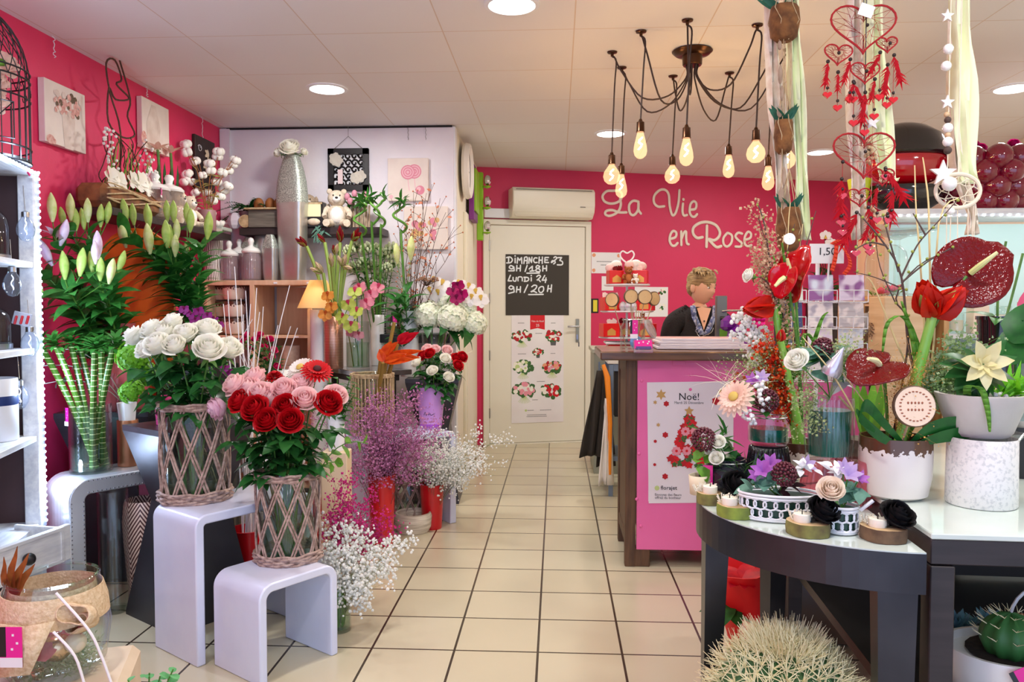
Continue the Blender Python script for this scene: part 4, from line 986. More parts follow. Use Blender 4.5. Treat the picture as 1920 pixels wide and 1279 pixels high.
q=at(546,700,5.28)
for k in range(2):vase('cream_cylinder','cream stoneware pot in the lower compartment, '+('under another' if k==0 else 'on top of another'),'vase',V((q.x,5.28,.731+.134*k)),.062,.132,CREAMC)
# ---- floating shelf goods, pink wall
def onl(px,X=-2.27,z=SH1):q=atx(px,410,X);return V((X,q.y,z))
p=onl(233);t=thing('driftwood_planter','bark trough wound with pale cord holding white flowers and bare twigs','planter',p,radians(90))
part('bark_trough',MB().box((0,0,.06),(.62,.17,.12),.03),mat('bark_brown',(150,98,56),.8,c2=(92,58,36),nscale=14,bump=.8),t,10)
mb=MB()
for k in range(5):
 mb.tube([(x,-.092-.006*k*0,.05+.012*k+.02*sin(x*9+k)) for x in [-.31+.062*i for i in range(11)]],.004,5)
part('cord',mb,CHAMP,t)
mb=MB();r2=random.Random(3)
for i in range(16):
 x=r2.uniform(-.18,.16);pts=[(x,0,.1)]
 for k in range(4):pts.append((pts[-1][0]+r2.uniform(-.05,.045),r2.uniform(-.04,.04),pts[-1][2]+r2.uniform(.05,.10)))
 mb.tube(cat_rom(pts,4),.0028,5)
part('twigs',mb,TWIG,t)
mb=MB()
hd=cat_rom([(-.05,0,.1),(-.02,0,.42),(-.11,0,.60),(-.14,0,.74),(-.06,.0,.78),(.0,0,.70),(-.05,0,.66),(.07,0,.62),(-.06,0,.58),(-.12,0,.62),(-.13,0,.45),(.0,0,.40),(.12,0,.44),(.05,0,.52),(.08,0,.62),(-.02,0,.80)])
mb.tube(hd,.005,6);part('twisted_branch',mb,TWIG,t)
bl=MB();lf=MB()
for x,z,s in ((-.2,.15,.07),(-.12,.15,.06),(.08,.17,.075),(.16,.15,.06),(.0,.17,.06)):
 for k in range(6):a=2*pi*k/6;bl.blade((x,-.04,z),(cos(a),-.45,sin(a)*.8+.3),(0,-1,.4),s,s*.75,.2,.2,3,3,'petal',wave=.05)
part('white_blooms',bl,WROSE,t,60)
mb=MB()
for i in range(60):x=r2.choice((-.17,.17,.2));mb.ball((x+r2.gauss(0,.02),-.03+r2.gauss(0,.02),.2+r2.random()*.22),.008,5,4)
part('tiny_white_flowers',mb,GYPS,t,0,kind='stuff')
for i in range(30):x=r2.uniform(-.2,.22);lf.blade((x,0,.12),(r2.uniform(-.5,.5),-.3,1),(0,-1,0),r2.uniform(.1,.32),.012,.1,.1,3,3,'grass')
part('grass',lf,LEAFL,t,60);price_tag(t,(.2,-.10,.14),.3,.05,.05)
CLRIB=glass('ribbed_clear_glass',(244,236,230),.10,.06)
jar('ribbed glass jar with white lid on the pink wall shelf beside the driftwood',onl(291,-2.24),.085,.16,gl=CLRIB);jar('larger ribbed glass jar with a leafy lid on the pink wall shelf',onl(318,-2.27),.085,.185,gl=CLRIB);jar('ribbed glass jar with white lid furthest back on the pink wall shelf',onl(281,-2.34),.06,.22,gl=CLRIB)
FUR=mat('cream_plush',(226,212,190),.95,c2=(206,190,168),nscale=60,bump=.8,bscale=140);FURW=mat('white_plush',(246,242,234),.95,bump=.6,bscale=160);FURB=mat('taupe_plush',(186,164,138),.95,c2=(166,144,120),nscale=50,bump=.8,bscale=140)
def plush(lab,p,s,rz,body,belly,nose=BLACK,ears='round',name='plush_bear',cat='soft toy'):
 o=thing(name,lab,cat,p,rz)
 part('body',MB().ball((0,0,.42*s),(.34*s,.30*s,.42*s),14,10).ball((0,-.05*s,1.0*s),(.31*s,.29*s,.29*s),14,10),body,o,80)
 part('muzzle',MB().ball((0,-.28*s,.95*s),(.15*s,.12*s,.11*s),10,8),belly,o,80);part('nose',MB().ball((0,-.39*s,.99*s),(.055*s,.04*s,.04*s),8,6),nose,o,80)
 part('belly',MB().ball((0,-.12*s,.42*s),(.26*s,.22*s,.32*s),12,8),belly,o,80)
 for sx in (-1,1):
  part('eye',MB().ball((sx*.11*s,-.31*s,1.08*s),.028*s,6,5),BLACK,o,80)
  if ears=='round':part('ear',MB().ball((sx*.24*s,-.02*s,1.24*s),(.10*s,.06*s,.10*s),10,8),body,o,80)
  else:part('ear',MB().ball((sx*.30*s,-.04*s,.92*s),(.09*s,.07*s,.30*s),10,8),body,o,80)
  part('arm',MB().tube(bez((sx*.28*s,-.02*s,.66*s),(sx*.5*s,-.16*s,.52*s),(sx*.40*s,-.30*s,.34*s),5),[.11*s,.11*s,.1*s,.1*s,.1*s,.09*s],10),body,o,80)
  part('leg',MB().tube(bez((sx*.18*s,-.1*s,.16*s),(sx*.30*s,-.35*s,.12*s),(sx*.34*s,-.52*s,.13*s),5),[.14*s,.14*s,.13*s,.12*s,.12*s,.13*s],10),body,o,80)
 return o
plush('cream plush bear on the pink wall shelf beside the jars',onl(333,-2.25),.155,radians(70),FUR,FURW);plush('cream plush bear on the pink wall shelf beside the cotton stalks',onl(354,-2.25),.15,radians(72),FUR,FURW)
# amaryllis-like pale flowers behind the jars
for i,(px,py,lab,X) in enumerate(((298,282,'towards the jug canvas',-2.33),(322,288,'towards the dark plaque',-2.33))):
 b=onl(px,X,SH1+.0);o=thing('potted_hyacinth','pale flower on a tall stem on the pink wall shelf, '+lab,'plant',b);hh=atx(px,py,X).z-SH1
 part('pot',MB().lathe([(.035,0),(.045,.08),(.04,.08),(.001,.07)],16),mat('blush_pot'if 'blush_pot' in _mats else 'bp',(226,190,180)),o);part('stem',MB().tube([(0,0,.07),(.005,.01,hh*.6),(.0,0,hh)],.008,6),STEM,o)
 mb=MB();ml=MB()
 for k in range(6):a=k*pi/3;mb.blade((0,0,hh),(cos(a)*.8,sin(a)*.8,.7),(-cos(a)*.5,-sin(a)*.5,1),.09,.035,.3,.15,4,3,'lance')
 for k in range(3):ml.blade((0,0,.07),(.3*cos(k*2),.3*sin(k*2),1),(cos(k*2),sin(k*2),0),hh*.7,.03,.15,.1,5,3,'strap')
 part('bloom',mb,petal('blush_silk',(244,220,200)),o,60);part('strap_leaves',ml,LEAFD,o,60)
# cotton stalks
CP=onl(388,-2.22);vase('brown_vase','squat brown vase of cotton stalks on the pink wall shelf','vase',CP,.055,.13,mat('mauve_pot',(150,110,110),.5))
mb=MB()
for k in range(4):
 a=k*pi/2+.4;mb.ball((.016*cos(a),.016*sin(a),.006),(.022,.022,.024),8,6)
COTW=mat('cotton_white',(250,248,240),.95);CAL=mat('cotton_husk',(150,92,52),.8)
mb.k=1
for k in range(5):
 a=2*pi*k/5;mb.blade((.004*cos(a),.004*sin(a),-.02),(cos(a),sin(a),.7),(-cos(a),-sin(a),.5),.048,.022,-.3,.2,3,3,'lance')
BOLL=mb.mesh('cotton_boll',[COTW,CAL],80)
CB=[(349,272),(351,287),(366,304),(393,308),(410,286),(408,296),(396,322),(417,325),(352,328),(360,343),(348,341),(406,343),(427,350),(368,362),(388,363),(419,358),(397,378),(370,398),(356,402),(395,402),(441,302),(437,310),(428,322),(380,330),(412,370),(384,402)]
for s_ in range(5):
 o=thing('cotton_stalk','dried cotton stalk with white bolls in the brown vase, '+['nearest the plush bears','second from the plush bears','in the middle','towards the white partition','furthest over the white partition'][s_],'cotton',CP+V((0,0,.02)),0,'dried cotton stalks')
 tops=((350,268),(372,300),(396,305),(412,284),(442,292));e=at(*tops[s_],CP.y+.05*s_)-o.location;pts=bez((0,0,0),(e.x*.2,e.y*.3,e.z*.6),e,8);mb=MB();mb.tube(pts,[.0045-.0025*k/8 for k in range(9)],5)
 for px,py in [c for i,c in enumerate(CB) if min(range(5),key=lambda q:abs(tops[q][0]-c[0])+((i*7) % 5))==s_]:
  q=at(px,py,CP.y+.05*s_+rr(-.05,.03))-o.location;k=min(8,max(1,int(8*q.z/e.z)));r0=pts[k-1];mb.tube([r0,(r0+q)/2+V((0,0,-.01)),q],.0022,4)
  obj('cotton_boll',BOLL,o,q,lookrot((q-r0).normalized()*.6+V((.1,-.5,.4)),rr(0,6)),rr(.85,1.1))
 part('twig',mb,CAL,o)
 ml=MB()
 for k in range(5):q=pts[2+k];ml.blade(q,(rr(-1,1),-.6,rr(-.2,.6)),(0,-.5,1),.06,.03,.2,.2,3,3,'ovate')
 part('dry_leaves',ml,petal('dry_leaf',(190,184,110),(150,140,80)),o,60)
# ---- goods on the shelf of the white partition
def onp(px,Y=5.42,z=SH2):q=at(px,430,Y);return V((q.x,Y,z))
o=thing('potted_fern','dark green fern in a small purple pot on the partition shelf','plant',onp(468,5.42));part('pot',MB().lathe([(.05,0),(.07,.12),(.062,.12),(.001,.1)],18),mat('mauve_pot',(150,110,110),.5),o);mb=MB()
for i in range(34):
 a=i*2.4;d=V((cos(a),sin(a)*.6-.2,rr(.2,1.3))).normalized();L=rr(.14,.26);pts=[V((0,0,.12))+d*L*t-V((0,0,.12*t*t)) for t in (0,.3,.6,1)]
 for k in range(3):mb.blade(pts[k],pts[k+1]-pts[k],(0,-.3,1),(pts[k+1]-pts[k]).length*1.1,.02,0,.1,1,3,'x')
 for k in range(9):
  q=pts[0]+d*L*(k+1)/10-V((0,0,.12*((k+1)/10)**2));s_=d.cross(V((0,0,1))).normalized()
  for sg in (1,-1):mb.blade(q,d*.6+s_*sg,(0,0,1),.035*(1-.05*k),.010,.2,.1,2,3,'lance')
part('fronds',mb,petal('fern_leaf',(44,104,48),(30,80,38)),o,60)
t=thing('wooden_trough','grey wooden trough with dried seed pods on the partition shelf beside the fern','planter',onp(478,5.36)+V((.09,0,0)));part('box',MB().box((0,0,.06),(.22,.14,.12),.004),mat('grey_wood',(120,112,100),.8,c2=(90,84,74),nscale=6,stretch=(1,12,12)),t,10);part('slat_top',MB().box((0,-.01,.126),(.26,.17,.012),.003),CHAMP,t,10)
mb=MB()
for x in (-.06,.02,.08):mb.ball((x,0,.165),(.036,.034,.045),10,8)
part('seed_pods',mb,mat('seed_pod',(150,90,40),.7),t,60)
o=thing('crystal_rock','small pale crystal rock on the partition shelf','ornament',onp(440,5.33));part('rock',MB().ball((0,0,.05),(.05,.04,.06),7,6),mat('crystal',(220,210,220),.2),o,10)
o=thing('wood_slice','round cut log slice leaning on the partition shelf','ornament',onp(461,5.31));part('log',MB().lathe([(.001,-.015),(.042,-.015),(.044,.015),(.001,.015)],16,M=Matrix.Translation((0,0,.044))@Matrix.Rotation(pi/2,4,'X')),mat('cut_log',(206,176,134),.8,c2=(160,128,92),nscale=30),o)
plush('taupe plush rabbit with drooping ears on the partition shelf behind the tall silver vase',onp(578,5.46,SH2),.19,radians(12),FURB,FURW,ears='lop',name='plush_rabbit')
plush('big cream plush bear with a white belly sitting at the end of the partition shelf',onp(632,5.37),.20,radians(14),FUR,FURW)
plush('small cream plush rabbit between the two larger soft toys on the partition shelf',onp(605,5.47,SH2),.15,radians(6),FUR,FURW,ears='lop',name='plush_rabbit')
t=thing('gift_box','glass fronted gift box with a cream card on the partition shelf','box',onp(592,5.33));part('box',MB().box((0,0,.085),(.125,.09,.17),.003),BLACK,t,10);part('card',MB().box((.0,-.047,.112),(.10,.003,.085)),mat('pale_yellow_card',(240,234,186),.6),t,10);part('shell_filling',MB().ball((0,-.04,.035),(.05,.02,.025),10,6),CREAMC,t);part('label_flap',MB().box((.0,-.048,.16),(.12,.004,.012)),CHAMP,t,10)
o=thing('trailing_sprig','frosted green sprig hanging over the edge of the partition shelf','greenery',onp(601,5.30,SH2+.01));mb=MB()
for i in range(16):mb.blade((rr(-.04,.04),-.01,.01-.006*i),(rr(-1,1),-.3,-.6),(0,-1,.3),.07,.012,.2,.1,3,3,'lance')
part('leaves',mb,petal('eucalyptus_leaf',(120,168,146)),o,60)
o=thing('potted_bulb','bundle of birch sticks with pink buds and green leaves on the partition shelf','planter',onp(672,5.40));mb=MB()
for i in range(11):mb.tube([(-.075+.015*i,rr(-.02,.02),0),(-.075+.015*i,rr(-.02,.02),rr(.15,.2))],.0075,6)
part('birch_sticks',mb,mat('birch',(196,176,150),.8,c2=(150,128,104),nscale=20,stretch=(3,3,1)),o);mb,ml=MB(),MB()
for i in range(26):ml.blade((rr(-.07,.09),rr(-.04,.0),rr(.12,.2)),(rr(-1,1),-.5,rr(-.2,1)),(0,-.4,1),.06,.035,.2,.2,3,3,'ovate')
for x,z in ((-.04,.18),(-.06,.21),(.06,.22),(-.01,.23)):mb.ball((x,-.06,z),(.02,.02,.026),8,6)
part('leaves',ml,LEAFM,o,60);part('buds',mb,petal('pale_pink_bud',(236,170,190)),o,60)
# ---- pictures on the partition
def onw(px,py):return at(px,py,PY-.012)
a,b=onw(615,279),onw(692,358);t=thing('openwork_panel','black openwork panel with white orchids hung on the white partition','picture',((a.x+b.x)/2,PY-.014,(a.z+b.z)/2));w_,h_=b.x-a.x,a.z-b.z
part('backing',MB().box((0,.004,0),(w_-.03,.004,h_-.03)),PAPER,t,10);mb=MB()
for sx in (-1,1):mb.box((sx*(w_/2-.022),0,0),(.044,.022,h_),.002);mb.box((0,0,sx*(h_/2-.022)),(w_,.022,.044),.002)
part('black_frame',mb,BLACK,t,10);mb=MB();r2=random.Random(2)
for i in range(5):
 for j in range(5):
  x,z=-w_/2+.055+(w_-.11)*i/4,-h_/2+.055+(h_-.11)*j/4;R=r2.uniform(.022,.034);mb.tube([(x+R*cos(f)*(1-.09*k),-.006,z+R*sin(f)*(1-.09*k)) for k,f in enumerate([q*.85 for q in range(9)])],.0062,4)
part('scrollwork',mb,BLACK,t);mb=MB()
for x,z in ((-.09,.075),(-.075,.06),(.06,-.06),(.09,-.05)):
 for k in range(5):f=2*pi*k/5;mb.blade((x,-.02,z),(cos(f),-.25,sin(f)),(0,-1,0),.045,.04,.2,.15,3,3,'petal')
part('silk_orchids',mb,petal('ivory_silk',(244,238,224)),t,60);part('ribbon_tag',MB().box((-.055,-.014,-.05),(.035,.004,.10)),mat('rose_ribbon',(236,214,214),.6),t,10)
part('hanging_cord',MB().tube([(-.10,0,h_/2),(0,0,h_/2+.085),(.10,0,h_/2)],.0018,4).tube([(0,0,h_/2+.085),(0,0,CEIL-.004-t.location.z)],.0012,4),STEEL,t)
def pcanvas(lab,a,b):
 a,b=onw(*a),onw(*b);t=thing('canvas_picture',lab,'picture',((a.x+b.x)/2,PY-.002,(a.z+b.z)/2));part('canvas',MB().box((0,-.016,0),(b.x-a.x,.03,a.z-b.z),.002),CANV,t,10);return t
LOL=mat('lollipop_pink',(226,140,160),.7);LOL2=mat('lollipop_pale',(240,190,200),.7)
t=pcanvas('square canvas picture of two pink swirl lollipops on the white partition',(728,298),(804,377));mb=MB()
def disk2(mb,x,z,r,y,k,n=20):mb.k=k;mb.quad(*[(x+r*cos(2*pi*i/n),y,z+r*sin(2*pi*i/n)) for i in range(n)])
for j,(x,z) in enumerate(((.045,.055),(.0,.05))):
 for i in range(6):disk2(mb,x,z,.05*(1-i*.16),-.0312-.0003*i-.002*j,i % 2)
 mb.k=1;mb.quad((x-.003,-.0313,z-.05),(x+.003,-.0313,z-.05),(x+.012,-.0313,z-.13),(x+.007,-.0313,z-.13))
disk2(mb,.085,-.075,.032,-.0313,0);disk2(mb,.076,-.066,.015,-.0316,1);disk2(mb,-.12,-.12,.014,-.0313,1);part('lollipop_print',mb,[LOL,LOL2],t,0)
t=pcanvas('square canvas picture of pink sweets half hidden by the bare branches',(758,388),(840,468));mb=MB()
for i in range(14):disk2(mb,rr(-.09,.09),rr(-.07,.08),rr(.012,.028),-.0313-.0001*i,i % 2)
part('sweets_print',mb,[LOL,mat('sweet_gold',(222,180,120),.7)],t,0)
for i,(px,lab) in enumerate(((765,'above the lollipop canvas'),(798,'nearest the corner trim'))):
 q=onw(px,262);o=thing('tinsel_string','thin silver string on the white partition, '+lab,'string',V((q.x,PY-.006,q.z)));part('strand',MB().tube([(.003*sin(k*2),0,(CEIL-.016-q.z)*k/9) for k in range(10)],.0016,4),STEEL,o)
# ---- lamp and vases on the table and the ledge
q=at(591,690,5.06);t=thing('table_lamp','table lamp with a glowing cream cone shade on a white column beside the shelving','lamp',V((-1.54,5.03,0)));part('column',MB().lathe([(.055,0),(.055,1.24),(.001,1.24)],24),WHITE,t);part('base',MB().lathe([(.06,0),(.06,.02),(.001,.025)],24),WHITE,t)
part('shade',MB().lathe([(.135,1.25),(.055,1.43),(.052,1.43),(.132,1.25)],32,cap0=False),petal('lamp_shade_linen',(250,226,176),None,.8,.6),t,60);part('bulb',MB().ball((0,0,1.33),.025,10,8),glow('warm_bulb',(255,206,130),8),t)
lamp('table_lamp_light','POINT',(-1.54,5.03,1.33),1.8,(1,.84,.58),.03)
# amaryllis in the copper cylinder
COPR=uv_expr('hammered_copper',(176,116,88),(214,176,158),lambda E,u,v:E('GREATER_THAN',E('SINE',E('MULTIPLY',v,700)),.2),.3,metal=.8)
CV=on(622,690,TZ if False else .86);CV=V((CV.x+.03,CV.y-.06,.861));vase('copper_vase','tall hammered copper cylinder of amaryllis on the zinc topped table','vase',CV,.062,.335,COPR)
AMR=petal('amaryllis_red',(150,10,18),(110,6,14),.45,.2);AMG=petal('amaryllis_sheath',(176,190,96),(140,160,70),.45,.25);AMP=petal('amaryllis_pale',(226,206,170),(206,176,150),.45,.3)
def amar(lab,top,Y,buds,base=None,g='amaryllis in the copper cylinder',sr=.011):
 b=(base or CV)+V((rr(-.035,.035),rr(-.035,.035),.016));e=at(*top,Y)-b;o=thing('amaryllis',lab,'flower',b,0,g);pts=bez((0,0,0),(e.x*.15,e.y*.3,e.z*.6),e,7);part('stem',MB().tube(pts,sr,8),mat('pale_green_stem',(134,160,70),.4),o)
 for dx,dz,k,s in buds:
  d=V((dx,-.25,dz)).normalized();mb=MB();m_={'r':AMR,'p':AMP}[k]
  for q in range(6):a=q*pi/3;oo=d.orthogonal().normalized();v=oo*cos(a)+d.cross(oo)*sin(a);mb.blade(e+v*.004,d+v*.24,-v*.6+d*.2,.10*s,.042*s,-.22,.22,5,3,'lance')
  part('bud',mb,m_,o,60);mb=MB()
  for q in range(2):v=d.orthogonal().normalized()*(1 if q else-1);mb.blade(e+v*.006,d+v*.3,-v,.075*s,.04*s,-.1,.25,4,3,'lance')
  part('sheath',mb,AMG,o,60)
 return o
amar('amaryllis with two dark red buds leaning towards the silver vase',(575,462),5.0,[(-.8,.6,'r',.9),(-.5,.8,'r',.8)]);amar('amaryllis with a slim dark red bud pointing at the silver vase',(609,455),5.05,[(-.6,.8,'r',.75)]);amar('tallest amaryllis with an upright dark red bud',(638,455),5.05,[(.05,1,'r',1.15)]);amar('amaryllis with two dark red buds leaning towards the white partition corner',(660,452),5.0,[(.5,.8,'r',1.0),(.75,.6,'r',.9)])
amar('amaryllis with a half open striped bud in the middle',(628,478),5.02,[(-.1,1,'r',.7),(.3,.9,'p',.8)]);amar('low amaryllis with pale buds towards the shelving',(606,512),4.95,[(-.9,.35,'p',.9),(-.5,.8,'p',.9)]);amar('low amaryllis with pale buds towards the white flowers',(642,500),4.95,[(.3,.7,'p',.9),(-.3,.9,'p',.8),(.6,-.1,'p',.8)]);amar('short amaryllis with a single pale bud at the front',(622,500),4.9,[(.0,.9,'p',.9)])
# orchids in the glass cylinder
def orchid_mesh(R,m_,lip):
 mb=MB()
 for k,(a,s,w_) in enumerate(((90,1,.72),(210,.95,.7),(330,.95,.7),(20,1,1.0),(160,1,1.0))):
  f=radians(a);mb.blade((0,0,.002*k),(cos(f),sin(f),.18),(0,0,1),R*s,R*w_*.95,.12,.12,6,5,'round')
 mb.k=1;mb.blade((0,0,.01),(0,-.8,.7),(0,.7,.8),R*.6,R*.45,.3,-.3,4,3,'petal');mb.ball((0,.0,.014),R*.1,6,5);return mb.mesh('bloom',[m_,lip],60)
OPK=orchid_mesh(.055,petal('cymbidium_pink',(240,160,176),(226,128,152),.5,.3),petal('cymbidium_lip',(200,60,100)));OGR=orchid_mesh(.055,petal('cymbidium_green',(204,214,104),(176,196,84),.5,.3),petal('cymbidium_lip',(200,60,100)));OOR=orchid_mesh(.055,petal('orange_orchid',(228,160,70),(206,128,50),.5,.3),petal('orange_lip',(190,90,30)))
OWH=orchid_mesh(.058,petal('white_orchid',(250,248,246),None,.5,.3),petal('yellow_lip',(226,190,90)));OMG=orchid_mesh(.05,petal('magenta_orchid',(176,0,96),(150,0,84),.5,.25),petal('magenta_lip',(120,0,70)));OPU=orchid_mesh(.036,petal('purple_orchid',(150,24,120),(126,14,100),.5,.25),petal('magenta_lip',(120,0,70)))
OV=on(662,694,.86);OV=V((OV.x+.01,OV.y+.09,.861));vase('glass_vase','clear glass cylinder of orchids on the front corner of the zinc topped table','vase',OV,.075,.305,CLEAR,water=.17)
def spray_orchid(lab,base,pts_px,Y,me,s=1.0,cat='orchid',face=(0,-1,.1)):
 o=thing('orchid_spray',lab,cat,base);P=[at(x,y,Y+dy)-base for x,y,dy in pts_px];mb=MB();mb.tube(bez((0,0,0),(P[0].x*.3,P[0].y*.3,P[0].z*.9),P[0],6)+P[1:],.004,6);part('stem',mb,STEM,o)
 for q in P:d=V(face)+V((rr(-.45,.45),0,rr(-.3,.4)));obj('bloom',me,o,q+V((0,-.03,0)),lookrot(d,rr(-.4,.4)+pi),s)
 return o
ob=OV+V((0,0,.016));spray_orchid('green cymbidium spray arching over the rim of the glass cylinder',ob,[(668,548,0),(655,570,-.05),(645,595,-.08),(672,585,-.08),(660,610,-.1)],OV.y,OGR,.95);spray_orchid('pink cymbidium spray above the tall white vase',ob+V((.02,.02,0)),[(678,540,0),(698,552,0),(710,540,.03),(690,568,-.02)],OV.y+.05,OPK,.95);spray_orchid('orange orchid spray hanging in front of the copper cylinder',ob+V((-.03,0,0)),[(618,555,-.08),(625,575,-.12),(612,590,-.12)],OV.y-.0,OOR,.85);spray_orchid('pink cymbidium bloom submerged in the glass cylinder',ob+V((.01,-.02,0)),[(660,622,0),(675,628,0),(668,612,0)],OV.y,OPK,.7)
# white slim vases
q=on(697,687,.86);W1=V((q.x-.0,q.y,.861));vase('white_vase','slim white cylinder vase beside the orchid cylinder','vase',W1+V((.02,.10,0)),.045,.345,WCER);q=at(764,690,5.02)
W2=V((-.985,5.22,0));vase('white_vase','wider white cylinder vase of lilies and green berries in front of the ledge','vase',V((-.965,5.13,.801+.001)),.06,.43,WCER);W2=V((-.965,5.13,.802))
def greek(E,u,v):return E('GREATER_THAN',E('MULTIPLY',E('SINE',E('MULTIPLY',E('ADD',u,E('MULTIPLY',v,3)),62)),E('SINE',E('MULTIPLY',E('SUBTRACT',u,E('MULTIPLY',v,3)),62))),0)
LZ=1.076;q=at(713,625,5.38);vase('patterned_vase','slim vase with a black and white lattice pattern on the black ledge','vase',V((q.x,5.38,LZ)),.04,.22,uv_expr('lattice_glaze',(244,242,238),(30,28,30),greek,.4));q=at(737,625,5.38)
o=vase('berry_jar','glass jar packed with dark red berries on the black ledge','jar',V((q.x+.01,5.38,LZ)),.055,.16,CLEAR);mb=MB()
for i in range(70):a=rr(0,6.28);r_=.04*sqrt(rr(0,1));mb.ball((r_*cos(a),r_*sin(a),.022+rr(0,.10)),.0105,6,5)
part('berries',mb,mat('dark_red_berry',(130,10,30),.3),o,60,kind='stuff');price_tag(o,(.01,-.062,.10),0,.04,.09)
vase('small_vase','clear bottle vase behind the white slim vase on the black ledge','vase',V((-1.02,5.44,LZ)),.045,.2,glass('smoke_glass',(220,230,235),.1))
# alstroemeria and white agapanthus mass over the slim white vase
gb=W1+V((.02,.10,.02));AG=[(655,472),(668,465),(690,470),(705,468),(722,480),(735,470),(700,500),(712,520),(725,505),(680,495),(665,505),(738,495)]
AGM=MB()
for i in range(22):
 z=1-1.3*i/22;a=i*2.4;d=V((sqrt(max(0,1-z*z))*cos(a),sqrt(max(0,1-z*z))*sin(a),z));AGM.tube([(0,0,0),d*.03],.0012,4,cap=False);AGM.k=1;AGM.ball(d*.036,(.0075,.0075,.012),6,5);AGM.k=0
AGM=AGM.mesh('umbel',[STEM,petal('white_green_bud',(232,238,206),(206,222,168))],60)
for i,(px,py) in enumerate(AG):
 cut_flower('agapanthus','white agapanthus with a loose head of buds in the slim white vase','flower',gb+V((rr(-.02,.02),rr(-.02,.02),0)),at(px,py,gb.y+rr(-.08,.1)),AGM,'white agapanthus above the orchids',rr(1.0,1.4),None,lambda mb,p:leafset(mb,p,14,.11,.018,'lance',.5,1,.9,.3),.003,lmat=LEAFM)
# curly lucky bamboo
def curl(lab,px,y0,y1,Y,amp,turns,leaves):
 b=gb+V((0,.06,.0)) if px<730 else W2+V((0,0,.02));top=at(px,y1,Y);mid=at(px,y0,Y);o=thing('curly_bamboo',lab,'bamboo',b,0,'curly lucky bamboo stems');h=top-b;m0=mid-b;pts=[V((0,0,0)),V((m0.x*.5,m0.y*.5,m0.z*.5)),m0];N=22
 for k in range(1,N+1):
  t=k/N;q=m0.lerp(h,t);e=sin(pi*min(1,t*1.2))**.5 if t<.8 else max(0,(1-t)/.2);f=turns*2*pi*t;pts.append(q+V((amp*e*sin(f),amp*e*(cos(f)-1)*.5,0)))
 part('stalk',MB().tube(cat_rom(pts,2),.0085,7),mat('bamboo_green',(72,122,40),.35,c2=(96,146,56),nscale=20),o);ml=MB();leafset(ml,pts[-6:],leaves,.10,.022,'lance',.2,1,.9,.3,up=.6);part('leaves',ml,LEAFM,o,60)
curl('curly bamboo stem nearest the birch bundle',678,445,372,5.1,.045,1.6,12);curl('straight topped curly bamboo in the middle',697,425,365,5.15,.06,.7,10);curl('tallest curly bamboo with one sharp bend',714,430,362,5.15,.04,1.4,7);curl('curly bamboo in front of the lower pink canvas',752,440,375,5.1,.05,1.3,22)
# lilies, branches and berries in the wide white vase
wb=W2+V((0,0,.02));lily('pale lily with two slim white buds over the wide white vase',wb,at(757,545,5.0),[(742,488,'w',0,1.2),(772,480,'w',0,1.4)],None,10,.17);lily('leafy lily stem leaning over the berry jar',wb+V((-.02,-.02,0)),at(740,560,5.0),[],None,10,.16)
BRF=petal('rose_hip',(226,150,120),(200,110,70));TW=[(735,372),(775,360),(800,362),(835,398),(852,425),(812,345),(790,410),(760,420),(826,372),(845,470)]
for i,(px,py) in enumerate(TW):
 b=wb+V((rr(-.02,.02),rr(-.02,.02),0));e=at(px,py,5.1+rr(-.12,.12))-b;pts=bez((0,0,0),(e.x*.25,e.y*.4,e.z*.6),e,9);pts=[p+V((rr(-.01,.01),rr(-.01,.01),0)) for p in pts];o=thing('bare_branch','thin budding branch fanning out in front of the pink canvases','branch',b,0,'budding branches in the wide white vase');mb,ml=MB(),MB();mb.tube(pts,[.004-.0028*k/9 for k in range(10)],5)
 for k in range(4,10):
  for _ in range(2):
   q=pts[k-1];e2=q+V((rr(-.10,.10),rr(-.05,.05),rr(.02,.12)));mb.tube([q,(q+e2)/2+V((0,0,.008)),e2],.0012,4)
   ml.ball(e2,.0055,5,4)
   if rr(0,1)<.35:ml.blade(q.lerp(e2,.6),(rr(-1,1),-.4,rr(-.5,.5)),(0,-1,.3),.035,.022,.2,.2,2,3,'ovate')
 part('branch',mb,TWIG,o);part('buds',ml,BRF,o,60)
o=thing('dried_umbel','brown dried flower umbel beside the white hydrangea','flower',wb);e=at(800,528,5.0)-wb;mb,ml=MB(),MB();mb.tube(bez((0,0,0),(e.x*.2,e.y*.2,e.z*.8),e,6),.003,5)
for i in range(60):d=V((rr(-1,1),rr(-1,1),rr(.1,.8)));q=e+V((d.x*.075,d.y*.06,d.z*.035));mb.tube([e-V((0,0,.03)),q],.0009,3);ml.ball(q,.006,5,4)
part('stalks',mb,TWIG,o);part('seeds',ml,mat('dry_seed',(150,110,84),.8),o,0,kind='stuff')
# white hydrangea, phalaenopsis and magenta orchid on the zinc pedestal
HV=V((-.80,5.10,.801));vase('glass_vase','flared clear glass of white hydrangea on the zinc pedestal by the rear door','vase',HV,.055,.29,CLEAR,r1=.085,water=.12)
WHY=petal('white_hydrangea',(250,252,238),(236,244,216),.55,.3);HYW=hydrangea_mesh(.09,190,5,WHY,.0165).mesh('head',[WHY,LEAFM],60)
for px,py,dy,s,lab in ((803,585,-.05,1.0,'nearest the wide white vase'),(848,590,-.1,1.05,'in the middle, lowest'),(842,565,.05,.8,'behind, under the magenta orchid'),(888,600,-.05,.9,'nearest the door'),(870,578,.0,.8,'under the white orchids')):cut_flower('hydrangea','white hydrangea in the flared glass, '+lab,'hydrangea',HV+V((0,0,.016)),at(px,py,HV.y+dy)-V((0,0,.02)),HYW,'white hydrangeas',s,V((.1*(px-845)/40,-.5,.7)),lambda mb,p:leafset(mb,p,4,.13,.085,'ovate',.75,.95,1,.4,droop=.5),.004)
